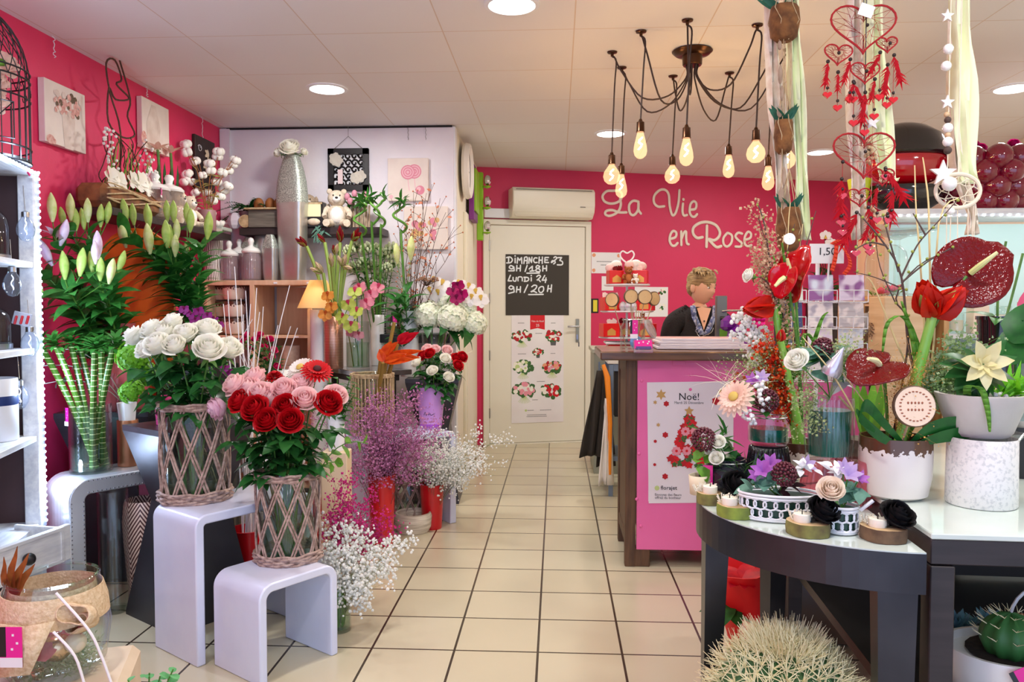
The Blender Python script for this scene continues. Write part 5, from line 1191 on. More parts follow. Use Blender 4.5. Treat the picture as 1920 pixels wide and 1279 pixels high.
spray_orchid('white moth orchid spray arching towards the door',HV+V((.02,.02,.016)),[(862,535,.05),(878,540,0),(892,550,-.03),(902,562,-.06),(885,560,-.05),(868,550,0)],HV.y,OWH,1.0);spray_orchid('magenta orchid spray above the white hydrangeas',HV+V((0,.03,.016)),[(860,535,0),(850,548,-.03),(868,552,-.05),(857,560,-.05)],HV.y-.05,OMG,.95);spray_orchid('white moth orchid spray behind the hydrangeas towards the branches',HV+V((-.02,.03,.016)),[(815,530,.05),(830,535,.05),(808,548,.05),(825,552,.03)],HV.y+.05,OWH,1.1)
DN=V((-1.45,3.6,.0));vase('floor_vase','slim glass of purple orchids behind the tall willow vase','vase',V((-1.50,3.50,.0)),.05,.86,CLEAR)
for i,(L_,lab) in enumerate(((((352,580,0),(365,590,0),(378,583,0),(395,592,0),(408,600,0),(415,610,0)),'upper'),(((372,600,0),(385,605,0),(400,612,0),(428,690,-.1),(436,697,-.1)),'lower'))):spray_orchid('small purple orchid spray behind the white roses, '+lab+' one',V((-1.50,3.50,.02)),list(L_),3.5,OPU,.75)
# pink spray roses behind the twigs
SRV=V((-1.50,4.22,0));o=thing('tall_stand','slim dark stand behind the painted twigs under the pink spray roses','plinth',SRV);part('post',MB().box((0,0,.35),(.16,.16,.70),.003),BLACK,o,10);part('top',MB().box((0,0,.71),(.2,.2,.02),.003),BLACK,o,10)
vase('white_vase','small white vase of pink spray roses behind the painted twigs','vase',SRV+V((.0,0,.721)),.045,.19,WCER)
SRM=rose_mesh(31,.024,.03,[petal('deep_pink_rose',(224,40,110),(200,24,92),.55,.25),STEM])
for i,(px,py) in enumerate(((465,632),(480,640),(495,655),(505,640),(512,660),(455,648),(500,680),(517,690),(475,655),(488,632),(460,640),(508,672))):cut_flower('spray_rose','small deep pink spray rose behind the painted twigs','rose',SRV+V((rr(-.02,.02),rr(-.02,.02),.74)),at(px,py,SRV.y+rr(-.08,.08)),SRM,'deep pink spray roses',1.0,V(((px-485)*.02,-.5,.7)),lambda mb,p:rose_leaves(mb,p,3,.04,.4,.9),.002)
# heliconia in the cane basket, lilac vase of roses
HB=V((-1.035,4.37,.541));t=thing('cane_vase','glass cylinder in a pale cane cage holding heliconia','vase',HB);R_,H_=.118,.335;part('glass_cylinder',MB().lathe(cylprof(R_*.82,H_+.015,.004),32),CLEAR,t);mb=MB()
for i in range(34):a=2*pi*i/34;mb.tube([(R_*cos(a),R_*sin(a),0),(R_*cos(a),R_*sin(a),H_)],.0042,5)
part('upright_canes',mb,CHAMP,t);mb=MB()
for z in (.006,.014,.15,.158,H_-.012,H_-.004,H_+.004):
 mb.tube([((R_+.004*sin(a*17+z*99))*cos(a),(R_+.004*sin(a*17+z*99))*sin(a),z) for a in [2*pi*i/68 for i in range(68)]],.0045,5,closed=True)
 if z in (.014,.158,H_+.004):part('woven_band',mb,CHAMP,t);mb=MB()
def helic(lab,base_px,tip_pts,Y,mats_,g=None):
 o=thing('heliconia',lab,'flower',HB+V((0,0,.02)));P=[at(x,y,Y)-o.location for x,y in tip_pts];part('stem',MB().tube(bez((0,0,0),(P[0].x*.6,P[0].y*.5,P[0].z*.6),P[0],6),[.014-.0005*i for i in range(7)],8),mat('heliconia_stem',(150,120,50),.5),o);mb=MB()
 for i in range(len(P)-1):
  d=P[i+1]-P[0];
  for sg in (1,-1):v=V((0,sg,0));mb.blade(P[0]+d*.05,d,v*.8+V((0,0,.5)),d.length,.05,.08,.3,6,3,'lance')
 part('bracts',mb,mats_,o,60);return o
HEO=petal('heliconia_orange',(232,96,24),(214,60,20),.4,.2);HER=petal('ginger_red',(206,10,40),(176,6,30),.4,.2)
helic('orange heliconia with pointed bracts leaning over the cane vase',None,[(714,672),(790,655),(745,640),(733,640),(786,668)],4.3,HEO);helic('lower orange heliconia bract beside the cane vase',None,[(718,680),(712,655),(775,672),(760,662)],4.2,HEO);helic('red ginger flower leaning towards the white vase',None,[(745,645),(784,622),(778,630),(765,622)],4.35,HER)
o=thing('cut_stem','bare cut heliconia stem standing in the cane vase','stem',HB+V((0,0,.02)));e=at(739,605,4.3)-o.location;part('stem',MB().tube([(0,0,0),e*.6,e],[.012,.011,.01],8),mat('heliconia_stem',(150,120,50),.5),o)
LILAC=mat('lilac_glass',(206,150,226),.15,coat=.6,sub=.2);q=on(808,803,.541);LVp=V((q.x,q.y,.541));o=vase('lilac_vase','tapered lilac glass vase of white roses on the white stool at the back','vase',LVp,.062,.245,LILAC,r1=.084,prof=[(.058,0),(.062,.006),(.064,.02),(.086,.24),(.088,.245),(.08,.245),(.058,.03),(.001,.03)])
part('base_band',MB().lathe([(.0655,.012),(.067,.03),(.064,.031)],32,cap0=False),mat('deep_lilac',(170,80,200),.2),o);mb=MB()
pts=[(-.03,0),(-.022,.02),(-.016,-.002),(-.008,.018),(-.002,.002),(.006,.012),(.012,.0),(.03,.01)];mb.tube([(x*1.0,-sqrt(.071**2-x*x)-.001,.085+z) for x,z in cat_rom([(a,0,b) for a,b in pts],3) and [(p[0],p[2]) for p in cat_rom([(a,0,b) for a,b in pts],3)]],.0014,4);part('scribbled_name',mb,BLACK,o)
lb=LVp+V((0,0,.031));WS=rose_mesh(41,.036,.045,ROSEC);PKM=rose_mesh(42,.036,.042,[PROSE,STEM]);RS=rose_mesh(43,.036,.045,[RROSE,STEM])
for px,py,m_,dy,c,lab in ((782,680,WS,-.05,'white','outermost towards the heliconia'),(835,673,WS,-.03,'white','largest at the top'),(811,696,WS,-.09,'white','centre front'),(841,708,WS,-.08,'white','lowest'),(806,664,RS,-.02,'red','small one in the middle'),(793,668,RS,.0,'red','half hidden behind the outer white one'),(855,673,RS,.0,'red','towards the door'),(866,670,RS,.02,'red','outermost towards the door'),(858,686,RS,-.05,'red','under the other two by the door'),(753+62,656,PKM,.05,'pink','in the back row beside the hydrangea'),(800,655,PKM,.06,'pink','in the back row towards the heliconia'),(838,657,PKM,.06,'pink','in the back row towards the door')):
 hd=at(px,py,LVp.y+dy);ln=V(((px-820)*.016,-.5,.5)).normalized();cut_flower('rose',c+' rose in the lilac vase, '+lab,'rose',lb+V((rr(-.02,.02),rr(-.02,.02),0)),hd-ln*.02,m_,c+' roses in the lilac vase',1.05,ln,lambda mb,p:rose_leaves(mb,p,4,.05,.55,.92),.0025)
# wicker vase with a dark base between the buckets
wicker_vase('dark willow vase on the tiles between the two red buckets',V((-.86,4.50,0)),.095,.27,.05,None)
t=thing('washed_ring','whitewashed round wooden bowl on the tiles between the red buckets','bowl',V((-.80,4.33,0)));part('bowl',MB().lathe([(.085,0),(.10,.03),(.105,.09),(.098,.11),(.09,.11),(.09,.03),(.001,.02)],32),mat('washed_wood',(226,214,196),.7,c2=(180,166,146),nscale=8,stretch=(1,1,14)),t)
# ================================================================== rear wall, counter, shopkeeper, chandelier
def strokes(mb,lines,fx,r,n=6):
 for ln in lines:
  pts=[V((*fx(p),0)) for p in ln]
  if len(pts)==1:mb.ball(pts[0],r*1.25,8,6);continue
  mb.tube(cat_rom(pts,4) if len(pts)>2 else pts,r,n)
  for e in (pts[0],pts[-1]):mb.ball(e,r*.98,8,6)
def flat_to_wall(mb,off,squash=.3): # (s, z, y) drawing plane to wall frame, pressed flat
 mb.v=[(x,-off+y*squash*-1,z) for x,z,y in mb.v];return mb
def dens(mb,off,sq=.3):return flat_to_wall(mb,off,sq)
WR=(B0.x,B0.y,0)
# air conditioner
s0_,z1_=(bw(962,349,.2)-B0).dot(BD),bw(962,349,.2).z;s1_,z0_=(bw(1116,410,.2)-B0).dot(BD),bw(1116,410,.2).z
t=thing('air_conditioner','cream wall air conditioner above the rear door','air conditioner',WR,BT);ACM=mat('ac_plastic',(240,232,212),.35);mb=MB()
pr=[(0,z0_),(-.13,z0_-.002),(-.185,z0_+.05),(-.205,z0_+.12),(-.2,z1_-.03),(-.17,z1_),(0,z1_)]
vs=[(s,y,z) for s in (s0_,s1_) for y,z in pr];K=len(pr);mb.raw(vs,[tuple(range(K)),tuple(reversed(range(K,2*K)))]+[(i,K+i,K+(i+1) % K,(i+1) % K) for i in range(K)])
o=part('casing',mb,ACM,t,40);o.modifiers.new('edge','BEVEL').width=.008
part('louver',MB().box((0,0,0),(s1_-s0_-.05,.004,.05),.001,M=Matrix.Translation(((s0_+s1_)/2,-.166,z0_+.026))@Matrix.Rotation(radians(-47),4,'X')),mat('ac_louver',(226,216,194),.4),t,10)
part('intake_line',MB().box(((s0_+s1_)/2,-.188,z1_-.022),(s1_-s0_-.06,.03,.006)),mat('ac_grey',(120,112,100),.5),t,10);part('badge',MB().box((s1_-.12,-.2065,z0_+.10),(.05,.003,.006)),mat('ac_grey'if 'ac_grey' in _mats else 'x',(120,112,100)),t,10)
# chalk board with the opening hours
(a0,az1),(a1,az0)=bs(947,477),bs(1065,591);t=thing('chalkboard','black chalkboard with handwritten opening hours on the cream door','sign',WR,BT)
part('board',MB().box(((a0+a1)/2,-.026,(az0+az1)/2),(a1-a0,.006,az1-az0),.001),mat('slate_board',(58,52,44),.7),t,10)
def cx(p):q=bs(930+p[0]/9.133,460+p[1]/9.133);return q
CH=[[(205,208),(203,298)],[(168,215),(230,205),(268,250),(240,298),(170,306)],[(315,225),(315,303)],[(315,186)],[(350,310),(360,215)],[(360,215),(390,262)],[(390,262),(425,213)],[(425,213),(430,315)],[(465,315),(475,212)],[(475,212),(520,210),(517,320)],[(475,265),(515,265)],[(550,310),(555,212)],[(555,212),(595,300)],[(595,300),(602,208)],[(690,222),(650,220),(630,260),(650,298),(692,296)],[(727,205),(722,310)],[(780,205),(777,315)],[(725,258),(778,258)],[(885,212),(825,212)],[(825,212),(820,298)],[(820,298),(885,298)],[(822,255),(868,255)],
      [(975,218),(1002,200),(1027,222),(1000,252),(962,282),(932,300),(950,268),(985,272),(1000,298),(972,322)],[(1045,215),(1110,213)],[(1110,213),(1075,262)],[(1075,262),(1122,285),(1115,335),(1035,338)],
      [(288,372),(240,350),(215,385),(258,406),(293,380)],[(293,372),(300,440)],[(300,440),(205,440)],[(345,350),(340,442)],[(407,345),(402,445)],[(343,398),(404,398)],[(520,350),(485,452)],[(555,408),(610,360)],[(610,360),(605,440)],[(570,446),(640,440)],[(735,365),(695,350),(672,385),(735,415),(735,452),(685,452),(668,425),(735,375)],[(790,355),(786,445)],[(852,350),(850,440)],[(788,400),(850,400)],[(515,480),(730,478)],
      [(235,515),(195,612)],[(195,612),(255,612)],[(280,552),(284,605),(325,615),(336,552)],[(365,612),(370,550),(430,550),(437,612)],[(482,552),(482,615)],[(465,550),(530,555),(547,588),(520,615),(470,620)],[(590,555),(590,612)],[(590,520)],[(683,540),(718,515),(750,535),(720,572),(685,602),(715,592),(745,625)],[(820,520),(775,602)],[(775,602),(850,596)],[(842,560),(830,640)],
      [(283,712),(240,695),(210,730),(250,756),(288,725)],[(290,715),(300,800)],[(300,800),(205,826)],[(347,710),(337,806)],[(407,710),(402,806)],[(342,760),(404,760)],[(530,680),(470,810)],[(600,712),(640,685),(685,700),(655,755),(580,800),(630,790),(682,812)],[(760,708),(720,740),(725,795),(765,810),(800,770),(795,715),(760,708)],[(882,690),(866,792)],[(937,680),(926,802)],[(874,745),(932,745)],[(545,846),(795,842)]]
mb=MB();strokes(mb,CH,cx,.0062);part('handwriting',dens(mb,.0295,.2),mat('chalk_white',(238,242,244),.8),t,60)
# poster with seven bouquets
(a0,az1),(a1,az0)=bs(958,591),bs(1055,790);t=thing('bouquet_poster','white poster of seven bouquets taped under the chalkboard','poster',WR,BT)
part('sheet',MB().box(((a0+a1)/2,-.0245,(az0+az1)/2),(a1-a0,.002,az1-az0)),mat('poster_paper',(242,238,238),.5,c2=(236,228,230),nscale=3),t,0)
def px2(p):return bs(940+p[0]/5.815,580+p[1]/5.815)
PM=[mat('print_green',(60,104,50),.7),mat('print_red',(186,22,36),.7),mat('print_white',(246,242,228),.7),mat('print_pink',(234,150,165),.7),mat('print_peach',(232,160,120),.7),mat('print_steel',(90,90,92),.6),mat('print_ltgreen',(196,214,140),.7),mat('print_grey',(120,118,120),.7),mat('print_brightred',(214,12,30),.6),mat('print_gold',(200,160,96),.7)]
def blot(mb,s,z,r,k,y,n=9,rz=None):
 mb.k=k;mb.quad(*[(s+r*cos(2*pi*i/n+.3)*rr(.85,1.1),y,z+(rz or r)*sin(2*pi*i/n+.3)*rr(.85,1.1)) for i in range(n)])
def bouq(cx_,cy_,w_,cols,stems=True,vase_=False):
 s,z=px2((cx_,cy_));u=w_/5.815*7.2/1478/2;mb=MB();y=-.0258
 if vase_:mb.k=5;mb.quad((s-u*.4,y,z-u*.2),(s+u*.4,y,z-u*.2),(s+u*.3,y,z-u*1.0),(s-u*.3,y,z-u*1.0))
 elif stems:
  for i in range(9):f=-pi/2+(i-4)*.13;mb.k=6;mb.quad((s-.003,y,z-u*.3),(s+.003,y,z-u*.3),(s+u*1.1*cos(f)+.002,y,z+u*1.1*sin(f)),(s+u*1.1*cos(f)-.002,y,z+u*1.1*sin(f)))
 for i in range(26):f=rr(0,6.28);q=sqrt(rr(.3,1))*u;blot(mb,s+q*cos(f),z+q*.62*sin(f)+u*.1,u*.2,0,y-.00003*(i+1))
 for i in range(24):f=rr(0,6.28);q=sqrt(rr(0,.85))*u*.95;blot(mb,s+q*cos(f),z+q*.6*sin(f)+u*.18,u*rr(.12,.24),cols[i % len(cols)],y-.001-.00003*i)
 return mb
for cx_,cy_,w_,cols,vz,nm in ((220,305,210,(1,1,2),0,'red_white_bouquet'),(558,300,190,(1,1,2,8),1,'red_potted_bouquet'),(392,470,120,(1,8,2),1,'tall_arrangement'),(230,640,225,(2,6,2),0,'white_bouquet'),(545,640,210,(4,4,3,1),0,'peach_bouquet'),(243,890,250,(3,3,2),0,'pink_bouquet'),(523,905,240,(8,1,8,2),0,'red_bouquet')):part(nm,bouq(cx_,cy_,w_,cols,cx_ not in (523,392),vz),PM,t,0)
mb=MB();q=[px2(p) for p in ((307,62),(466,62),(466,222),(388,204),(307,222))];mb.quad(*[(s,-.0262,z) for s,z in q]);part('red_ribbon',mb,PM[8],t,0)
def text3(nm,body,size,M_,m_,parent,align='CENTER'):
 c=bpy.data.curves.new(nm,'FONT');c.body=body;c.size=size;c.align_x=align;c.align_y='CENTER';c.extrude=.0004;c.materials.append(m_);c.resolution_u=2
 o=bpy.data.objects.new('tmp',c);COL.objects.link(o);me=bpy.data.meshes.new_from_object(o.evaluated_get(bpy.context.evaluated_depsgraph_get()));bpy.data.objects.remove(o)
 o=obj(nm,me,parent);o.matrix_local=M_;return o
def wtext(nm,body,size,p,off,m_,parent):return text3(nm,body,size,Matrix.Translation((p[0],-off,p[1]))@Matrix.Rotation(pi/2,4,'X'),m_,parent)
wtext('ribbon_text','Fête de Noël',.022,px2((388,130)),.0268,PAPER,t);wtext('ribbon_number','25',.034,px2((388,176)),.0268,PAPER,t)
for p,w_ in (((208,150),70),((558,150),50),((400,262),74),((218,486),90),((555,480),52),((424,786),90),((360,985),60),((475,1096),125),((378,1150),210),((378,1168),220),((312,1100),70)):
 a,b=px2((p[0]-w_/2,p[1])),px2((p[0]+w_/2,p[1]));mb=MB();n=int(w_/9)
 for i in range(n):s=a[0]+(b[0]-a[0])*(i+.1)/n;d=(b[0]-a[0])/n*.75;mb.quad((s,-.0259,a[1]-.003),(s+d,-.0259,a[1]-.003),(s+d,-.0259,a[1]+.003),(s,-.0259,a[1]+.003))
 part('small_print',mb,PM[7],t,0)
mb=MB();blot(mb,*px2((260,1100)),.012,6,-.0259);part('leaf_logo',mb,PM,t,0)
# lettering on the wall
t=thing('wall_lettering','large pale script lettering reading La Vie en Rose on the rear pink wall','lettering',WR,BT);LET=mat('painted_wood_letters',(238,224,206),.55)
def lx(p):return bs(1110+p[0]/6,330+p[1]/6)
LT=[('L',[[(230,168),(165,172),(118,220),(130,278),(190,310),(262,305),(318,270),(335,205),(300,168),(230,168)],[(312,255),(322,320),(300,390),(250,432),(185,450),(145,428),(162,393),(230,386),(300,410),(385,410)]]),('a',[[(520,290),(460,280),(415,330),(425,420),(470,440),(515,380),(520,290),(520,380),(548,425)]]),
      ('V',[[(810,342),(740,345),(695,300),(700,220),(760,160),(820,158),(860,210),(870,330),(890,420),(910,445),(940,410),(970,300),(980,160)]]),('i',[[(1020,310),(1015,400),(1030,445),(1065,440)],[(1025,265)]]),('e',[[(1100,380),(1160,370),(1170,310),(1140,285),(1105,320),(1095,400),(1115,450),(1150,460),(1180,430)]]),
      ('e',[[(875,710),(935,690),(945,640),(910,620),(880,660),(870,730),(895,780),(930,785),(960,755)]]),('n',[[(1000,625),(1002,780)],[(1003,710),(1030,640),(1055,628),(1056,700),(1065,760),(1085,770)]]),('R',[[(1290,560),(1288,680),(1285,800)],[(1240,690),(1180,698),(1135,650),(1140,580),(1210,530),(1300,520),(1390,555),(1435,630),(1420,690),(1370,725),(1310,710),(1350,760),(1400,802),(1450,790)]]),
      ('o',[[(1520,640),(1475,700),(1480,770),(1520,795),(1565,750),(1570,670),(1520,640)]]),('s',[[(1685,650),(1640,640),(1610,680),(1640,720),(1680,755),(1670,795),(1610,795)]]),('e',[[(1715,720),(1775,700),(1785,650),(1750,630),(1715,690),(1715,760),(1745,790),(1790,780)]])]
for ch,ln in LT:mb=MB();strokes(mb,ln,lx,.0125 if ch!='R' else .0145,8);part('letter',dens(mb,.006,.5),LET,t,60)
# papers on the rear wall
def wallpaper_(name,lab,a,b,m_,off=.002):
 (x0,z1),(x1,z0)=bs(*a),bs(*b);t=thing(name,lab,'paper',WR,BT);part('sheet',MB().box(((x0+x1)/2,-off,(z0+z1)/2),(x1-x0,.002,z1-z0)),m_,t,0);return t,((x0+x1)/2,(z0+z1)/2),(x1-x0,z1-z0)
t,c_,d_=wallpaper_('wall_notice','white notice with small flower corners beside the door frame',(1109,473),(1164,513),PAPER);mb=MB()
for sx in (-1,1):
 for sz in (-1,1):
  if (sx,sz)!=(1,-1):blot(mb,c_[0]+sx*d_[0]*.42,c_[1]+sz*d_[1]*.36,.018,4,-.0033)
for z in (.012,-.02):
 n=14 if z>0 else 8
 for i in range(n):s=c_[0]+(i-n/2)*.0135;mb.k=7;mb.quad((s,-.0033,c_[1]+z-.004),(s+.009,-.0033,c_[1]+z-.004),(s+.009,-.0033,c_[1]+z+.004),(s,-.0033,c_[1]+z+.004))
part('print',mb,PM,t,0)
t,c_,d_=wallpaper_('bouquet_poster','white bouquet poster on the wall behind the red gift boxes',(1190,538),(1252,594),PAPER);mb=MB();
for px,py,k in ((1241,547,1),(1241,576,2),(1225,556,1),(1205,550,8),(1210,575,3)):
 s,z=bs(px,py)
 for i in range(12):blot(mb,s+rr(-.03,.03),z+rr(-.025,.025),.013,(k,0,2)[i % 3],-.0034-.00004*i)
part('print',mb,PM,t,0)
t,c_,d_=wallpaper_('wall_notice','small yellow and black label low beside the door frame',(1108,560),(1122,587),BLACK);part('yellow_face',MB().box((c_[0]+.004,-.0035,c_[1]),(d_[0]*.55,.001,d_[1]*.8)),mat('label_yellow',(232,214,60),.6),t,0)
wallpaper_('wall_notice','small white framed card above the yellow label',(1128,518),(1150,545),PAPER)
# clock and hanging racks on the partition side
t=thing('wall_clock','round white wall clock seen edge-on on the side of the partition','clock',(PX+.024,5.98,1.236+(582-322)/1478*5.98),0);Ry=Matrix.Rotation(pi/2,4,'Y')
part('rim',MB().lathe([(.20,0),(.21,.02),(.20,.05),(.18,.055),(.165,.03)],40,M=Ry),mat('clock_white',(238,230,222),.4),t,40);part('face',MB().lathe([(.17,.026),(.001,.027)],32,M=Ry),PAPER,t);part('hands',MB().box((.03,.03,.03),(.003,.06,.01),M=Matrix.Translation((.03,.03,.0))).box(0,(.003,.01,.1),M=Matrix.Translation((.03,0,.04))),BLACK,t,10)
t=thing('sign_frame','square purple and green frame on the partition side beyond the clock','frame',(PX+.026,6.42,1.236+(582-365)/1478*6.42));mb=MB();mb.box((.02,0,0),(.04,.30,.44),.003);part('purple_frame',mb,mat('purple_paint',(120,30,120),.4),t,10);part('green_panel',MB().box((.045,0,.02),(.02,.26,.34),.003),mat('lime_paint',(140,190,20),.35),t,10)
t=thing('hanging_rack','tall lime green board with small silver cups beside the rear door','rack',(PX+.026,6.78,1.236+(582-388)/1478*6.78));part('board',MB().box((.04,0,0),(.055,.06,.58),.008),mat('lime_paint',(140,190,20)),t,10)
for z in (.2,.02,-.19):part('cup',MB().lathe([(.001,-.05),(.03,-.04),(.035,-.03)],14,(.10,-.02,z),cap0=False),mat('lime_paint',(140,190,20)),t);part('silver_charm',MB().ball((.105,-.02,z+.02),(.03,.03,.045),8,6),mat('chrome',(225,225,230),.08,metal=1),t)
# ---------------------------------------------------------------- counter
PKC=mat('counter_pink',(240,116,176),.35,c2=(236,108,170),nscale=3,bump=.05,bscale=60);OLDW=mat('old_brown_wood',(104,74,50),.55,c2=(74,50,34),nscale=4,stretch=(12,12,1.2))
t=thing('shop_counter','shop counter with a bright pink front and dark wooden top','counter',(.335,3.78,0));CW=1.13
part('front_panel',MB().box((.05+(CW-.05)/2,.011,.545),(CW-.05,.022,.92),.002),PKC,t,10)
mb=MB();mb.box((.02,.03,.5),(.05,.055,1.0),.003);mb.box((.02,.445,.5),(.05,.055,1.0),.003);mb.box((.012,.24,.55),(.02,.38,.86));mb.box((.018,.24,.13),(.04,.38,.06),.003);mb.box((.018,.24,.96),(.04,.38,.07),.003);part('side_frame',mb,OLDW,t,10)
for x in (.05,CW-.05):part('leg',MB().box((x+.02,.035,.045),(.09,.06,.09),.004),OLDW,t,10)
part('back_body',MB().box((CW/2+.04,.25,.53),(CW-.10,.44,.88)),OLDW,t,10)
mb=MB();mb.box((CW/2-.06,.22,1.022),(CW+.14,.58,.042),.006);part('countertop',mb,WALNUT,t,10)
part('latch_plate',MB().box((.245,-.001,.985),(.062,.004,.022),.001),PKC,t,10)
mb=MB()
for x,z in ((.07,.90),(.06,.55),(.07,.2),(.30,.86),(.30,.93),(.05,.33)):mb.ball((x,-.001,z),(.008,.004,.008),8,5)
part('bolt_heads',mb,PKC,t)
# christmas poster on the counter
def cp(px,py):q=at(px,py,3.78);return q.x,q.z
t=thing('christmas_poster','white christmas poster with a tree of red flowers on the pink counter','poster',(0,3.78,0));(x0,z1),(x1,z0)=cp(1213,717),cp(1374,946);part('sheet',MB().quad((x0,-.0015,z1),(x0+.012,-.0015,z0),(x1,-.0015,z0+.01),(x1-.002,-.0015,z1+.008)).box(((x0+x1)/2,-.0006,(z0+z1)/2),(x1-x0-.02,.001,z1-z0-.02)),mat('poster_lilac_white',(236,230,236),.5),t,0)
def q4(p):return cp(1200+p[0]/4.92,700+p[1]/4.92)
def star(mb,p,r,n,k,y=-.0028,rin=.5):
 s,z=q4(p);r=r/4.92*3.78/1478;mb.k=k;pts=[(s+(r if i % 2==0 else r*rin)*sin(pi*i/n),y,z+(r if i % 2==0 else r*rin)*cos(pi*i/n)) for i in range(2*n)]
 for i in range(2*n):mb.quad((s,y,z),pts[i],pts[(i+1) % (2*n)])
mb=MB()
for p,r,n in (((194,197),52,6),((139,268),22,6),((452,348),46,5),((168,476),22,6),((742,168),26,6)):star(mb,p,r,n,9)
part('gold_stars',mb,PM,t,0);mb=MB()
for p,r in (((242,281),28),((700,255),40),((233,568),30),((140,627),17),((135,842),16),((231,951),30)):star(mb,p,r,6,1,rin=.75)
part('red_flowers',mb,PM,t,0);mb=MB();r2=random.Random(4)
for i in range(120):
 v=i/119;y_=400+450*v;hw=25+165*v;star(mb,(452-15*v+r2.uniform(-hw,hw),y_),r2.uniform(26,40),5,(1,8,0)[i % 3] if i % 3<2 else 0,-.0028-.00002*i,.6)
for p in ((418,535),(505,535),(335,715),(430,715)):star(mb,p,46,9,3,-.0056,.8);star(mb,p,14,7,8,-.0058,.8)
part('flower_tree',mb,PM,t,0)
def ctext(nm,body,size,p,m_,align='CENTER'):s,z=q4(p);return text3(nm,body,size,Matrix.Translation((s,-.003,z))@Matrix.Rotation(pi/2,4,'X'),m_,t,align)
GREYT=mat('print_grey',(120,118,120));ctext('title','Noë!',.048,(452,218),BLACK);ctext('date_line','Mardi 25 Décembre',.017,(450,272),GREYT);ctext('sender_name','florajet',.027,(190,1056),BLACK,'LEFT');ctext('small_print','Envoyez des fleurs',.017,(135,1118),GREYT,'LEFT');ctext('small_print','offrez du bonheur',.017,(135,1146),GREYT,'LEFT')
mb=MB();star(mb,(156,1058),24,8,6,rin=.85);part('leaf_logo',mb,PM,t,0)
# things on the counter top
CT=1.044
q=on(1188,660,CT);o=vase('glass_jar','clip top glass jar of wooden discs on sticks at the counter corner','jar',q+V((0,.05,0)),.058,.155,CLEAR,prof=[(.054,0),(.058,.008),(.058,.115),(.046,.135),(.046,.155),(.043,.155),(.043,.135),(.055,.113),(.055,.012),(.001,.012)]);jp=q+V((0,.05,0))
part('neck_ring',MB().tube([(.047*cos(a),.047*sin(a),.148) for a in [i*pi/12 for i in range(24)]],.003,5,closed=True),STEEL,o);part('hinged_lid',MB().lathe([(.001,-.006),(.045,-.006),(.05,0),(.045,.008),(.001,.012)],24,M=Matrix.Translation((.08,-.01,.105))@Matrix.Rotation(radians(62),4,'Y')@Matrix.Rotation(.4,4,'X')),glass('lid_glass',(225,230,230),.3),o);price_tag(o,(.0,-.063,.105),0,.035,.085)
SLICE=mat('wood_slice_face',(226,186,128),.6,c2=(206,160,104),nscale=6)
for px,py,lab,tw in ((1148,562,'furthest from the counter clerk, tilted',-.5),(1183,556,'in the middle',.2),(1209,557,'with a bullseye grain, foremost',.1),(1226,560,'half hidden behind the foremost one',.6)):
 b=jp+V(((px-1188)*.0007,0,.014));e=at(px,py,jp.y-.03+(.06 if px>1220 else 0))-b;o=thing('wood_pick','round wooden disc on a stick in the jar, '+lab,'ornament',b,0,'wooden discs on sticks');part('stick',MB().tube([(0,0,0),e*.6+V((0,0,.0)),e],.0022,5),CHAMP,o);R_=Matrix.Translation(e)@Matrix.Rotation(tw,4,'Z')@Matrix.Rotation(pi/2,4,'X');part('disc',MB().lathe([(.001,.006),(.030,.006)],24,M=R_,cap0=False),SLICE,o);part('bark_rim',MB().lathe([(.030,.0065),(.034,.005),(.034,-.006),(.001,-.006)],24,M=R_,cap0=False),BARK,o)
mb=MB();o=thing('stick_bundle','thin wooden sticks and blue tissue inside the clip top jar','sticks',jp+V((0,0,.014)))
for i in range(7):mb.tube([(rr(-.03,.03),rr(-.03,.03),0),(rr(-.03,.03),rr(-.03,.03),rr(.14,.2))],.002,4)
part('sticks',mb,CHAMP,o);part('blue_tissue',MB().ball((.015,-.01,.03),(.03,.03,.03),8,6),mat('blue_tissue',(90,140,200),.5),o,10)
q=on(1207,662,CT);t=thing('card_holder','clear holder with pink business cards on the counter','card holder',q+V((0,.03,0)),radians(6));M_=Matrix.Translation((0,0,.03))@Matrix.Rotation(radians(-18),4,'X');part('holder',MB().box(0,(.088,.014,.062),.001,M=M_),glass('acrylic',(235,225,240),.15),t,10);part('cards',MB().box((0,-.0,0),(.08,.016,.038),M=M_@Matrix.Translation((0,-.001,.006))),MAGTAG,t,10);part('card_band',MB().box((0,0,0),(.07,.017,.012),M=M_@Matrix.Translation((.0,-.0015,-.010))),mat('violet_print',(90,70,130),.5),t,10);mb=MB()
for x,z in ((-.02,.012),(0,.016),(.02,.009),(.026,.018)):mb.box((0,0,0),(.006,.0175,.006),M=M_@Matrix.Translation((x,-.0015,z)))
part('flower_dots',mb,PAPER,t,10)
q=on(1245,656,CT);q2=on(1402,660,CT);MAGC=mat('magazine_pages',(232,224,226),.6,c2=(206,194,200),nscale=60,stretch=(.2,.2,6))
for k in range(4):
 o=solo('magazine','glossy magazine in the flat pile on the counter, '+['lowest','second from the bottom','third from the bottom','on top with a pale pink cover'][k],'magazine',MB().box((.2,.14,.0065),(.43-.008*k,.29,.0125),.002),MAGC if k<3 else [MAGC],(q.x+.012*(k % 2)-.015,q.y+.03+.004*k,CT+.001+.0133*k),radians(-2+k),'magazines on the counter')
 if k==3:part('cover',MB().box((.2,.14,.0132),(.40,.28,.001)),mat('magazine_cover',(240,206,200),.3,c2=(226,170,170),nscale=7),o,0)
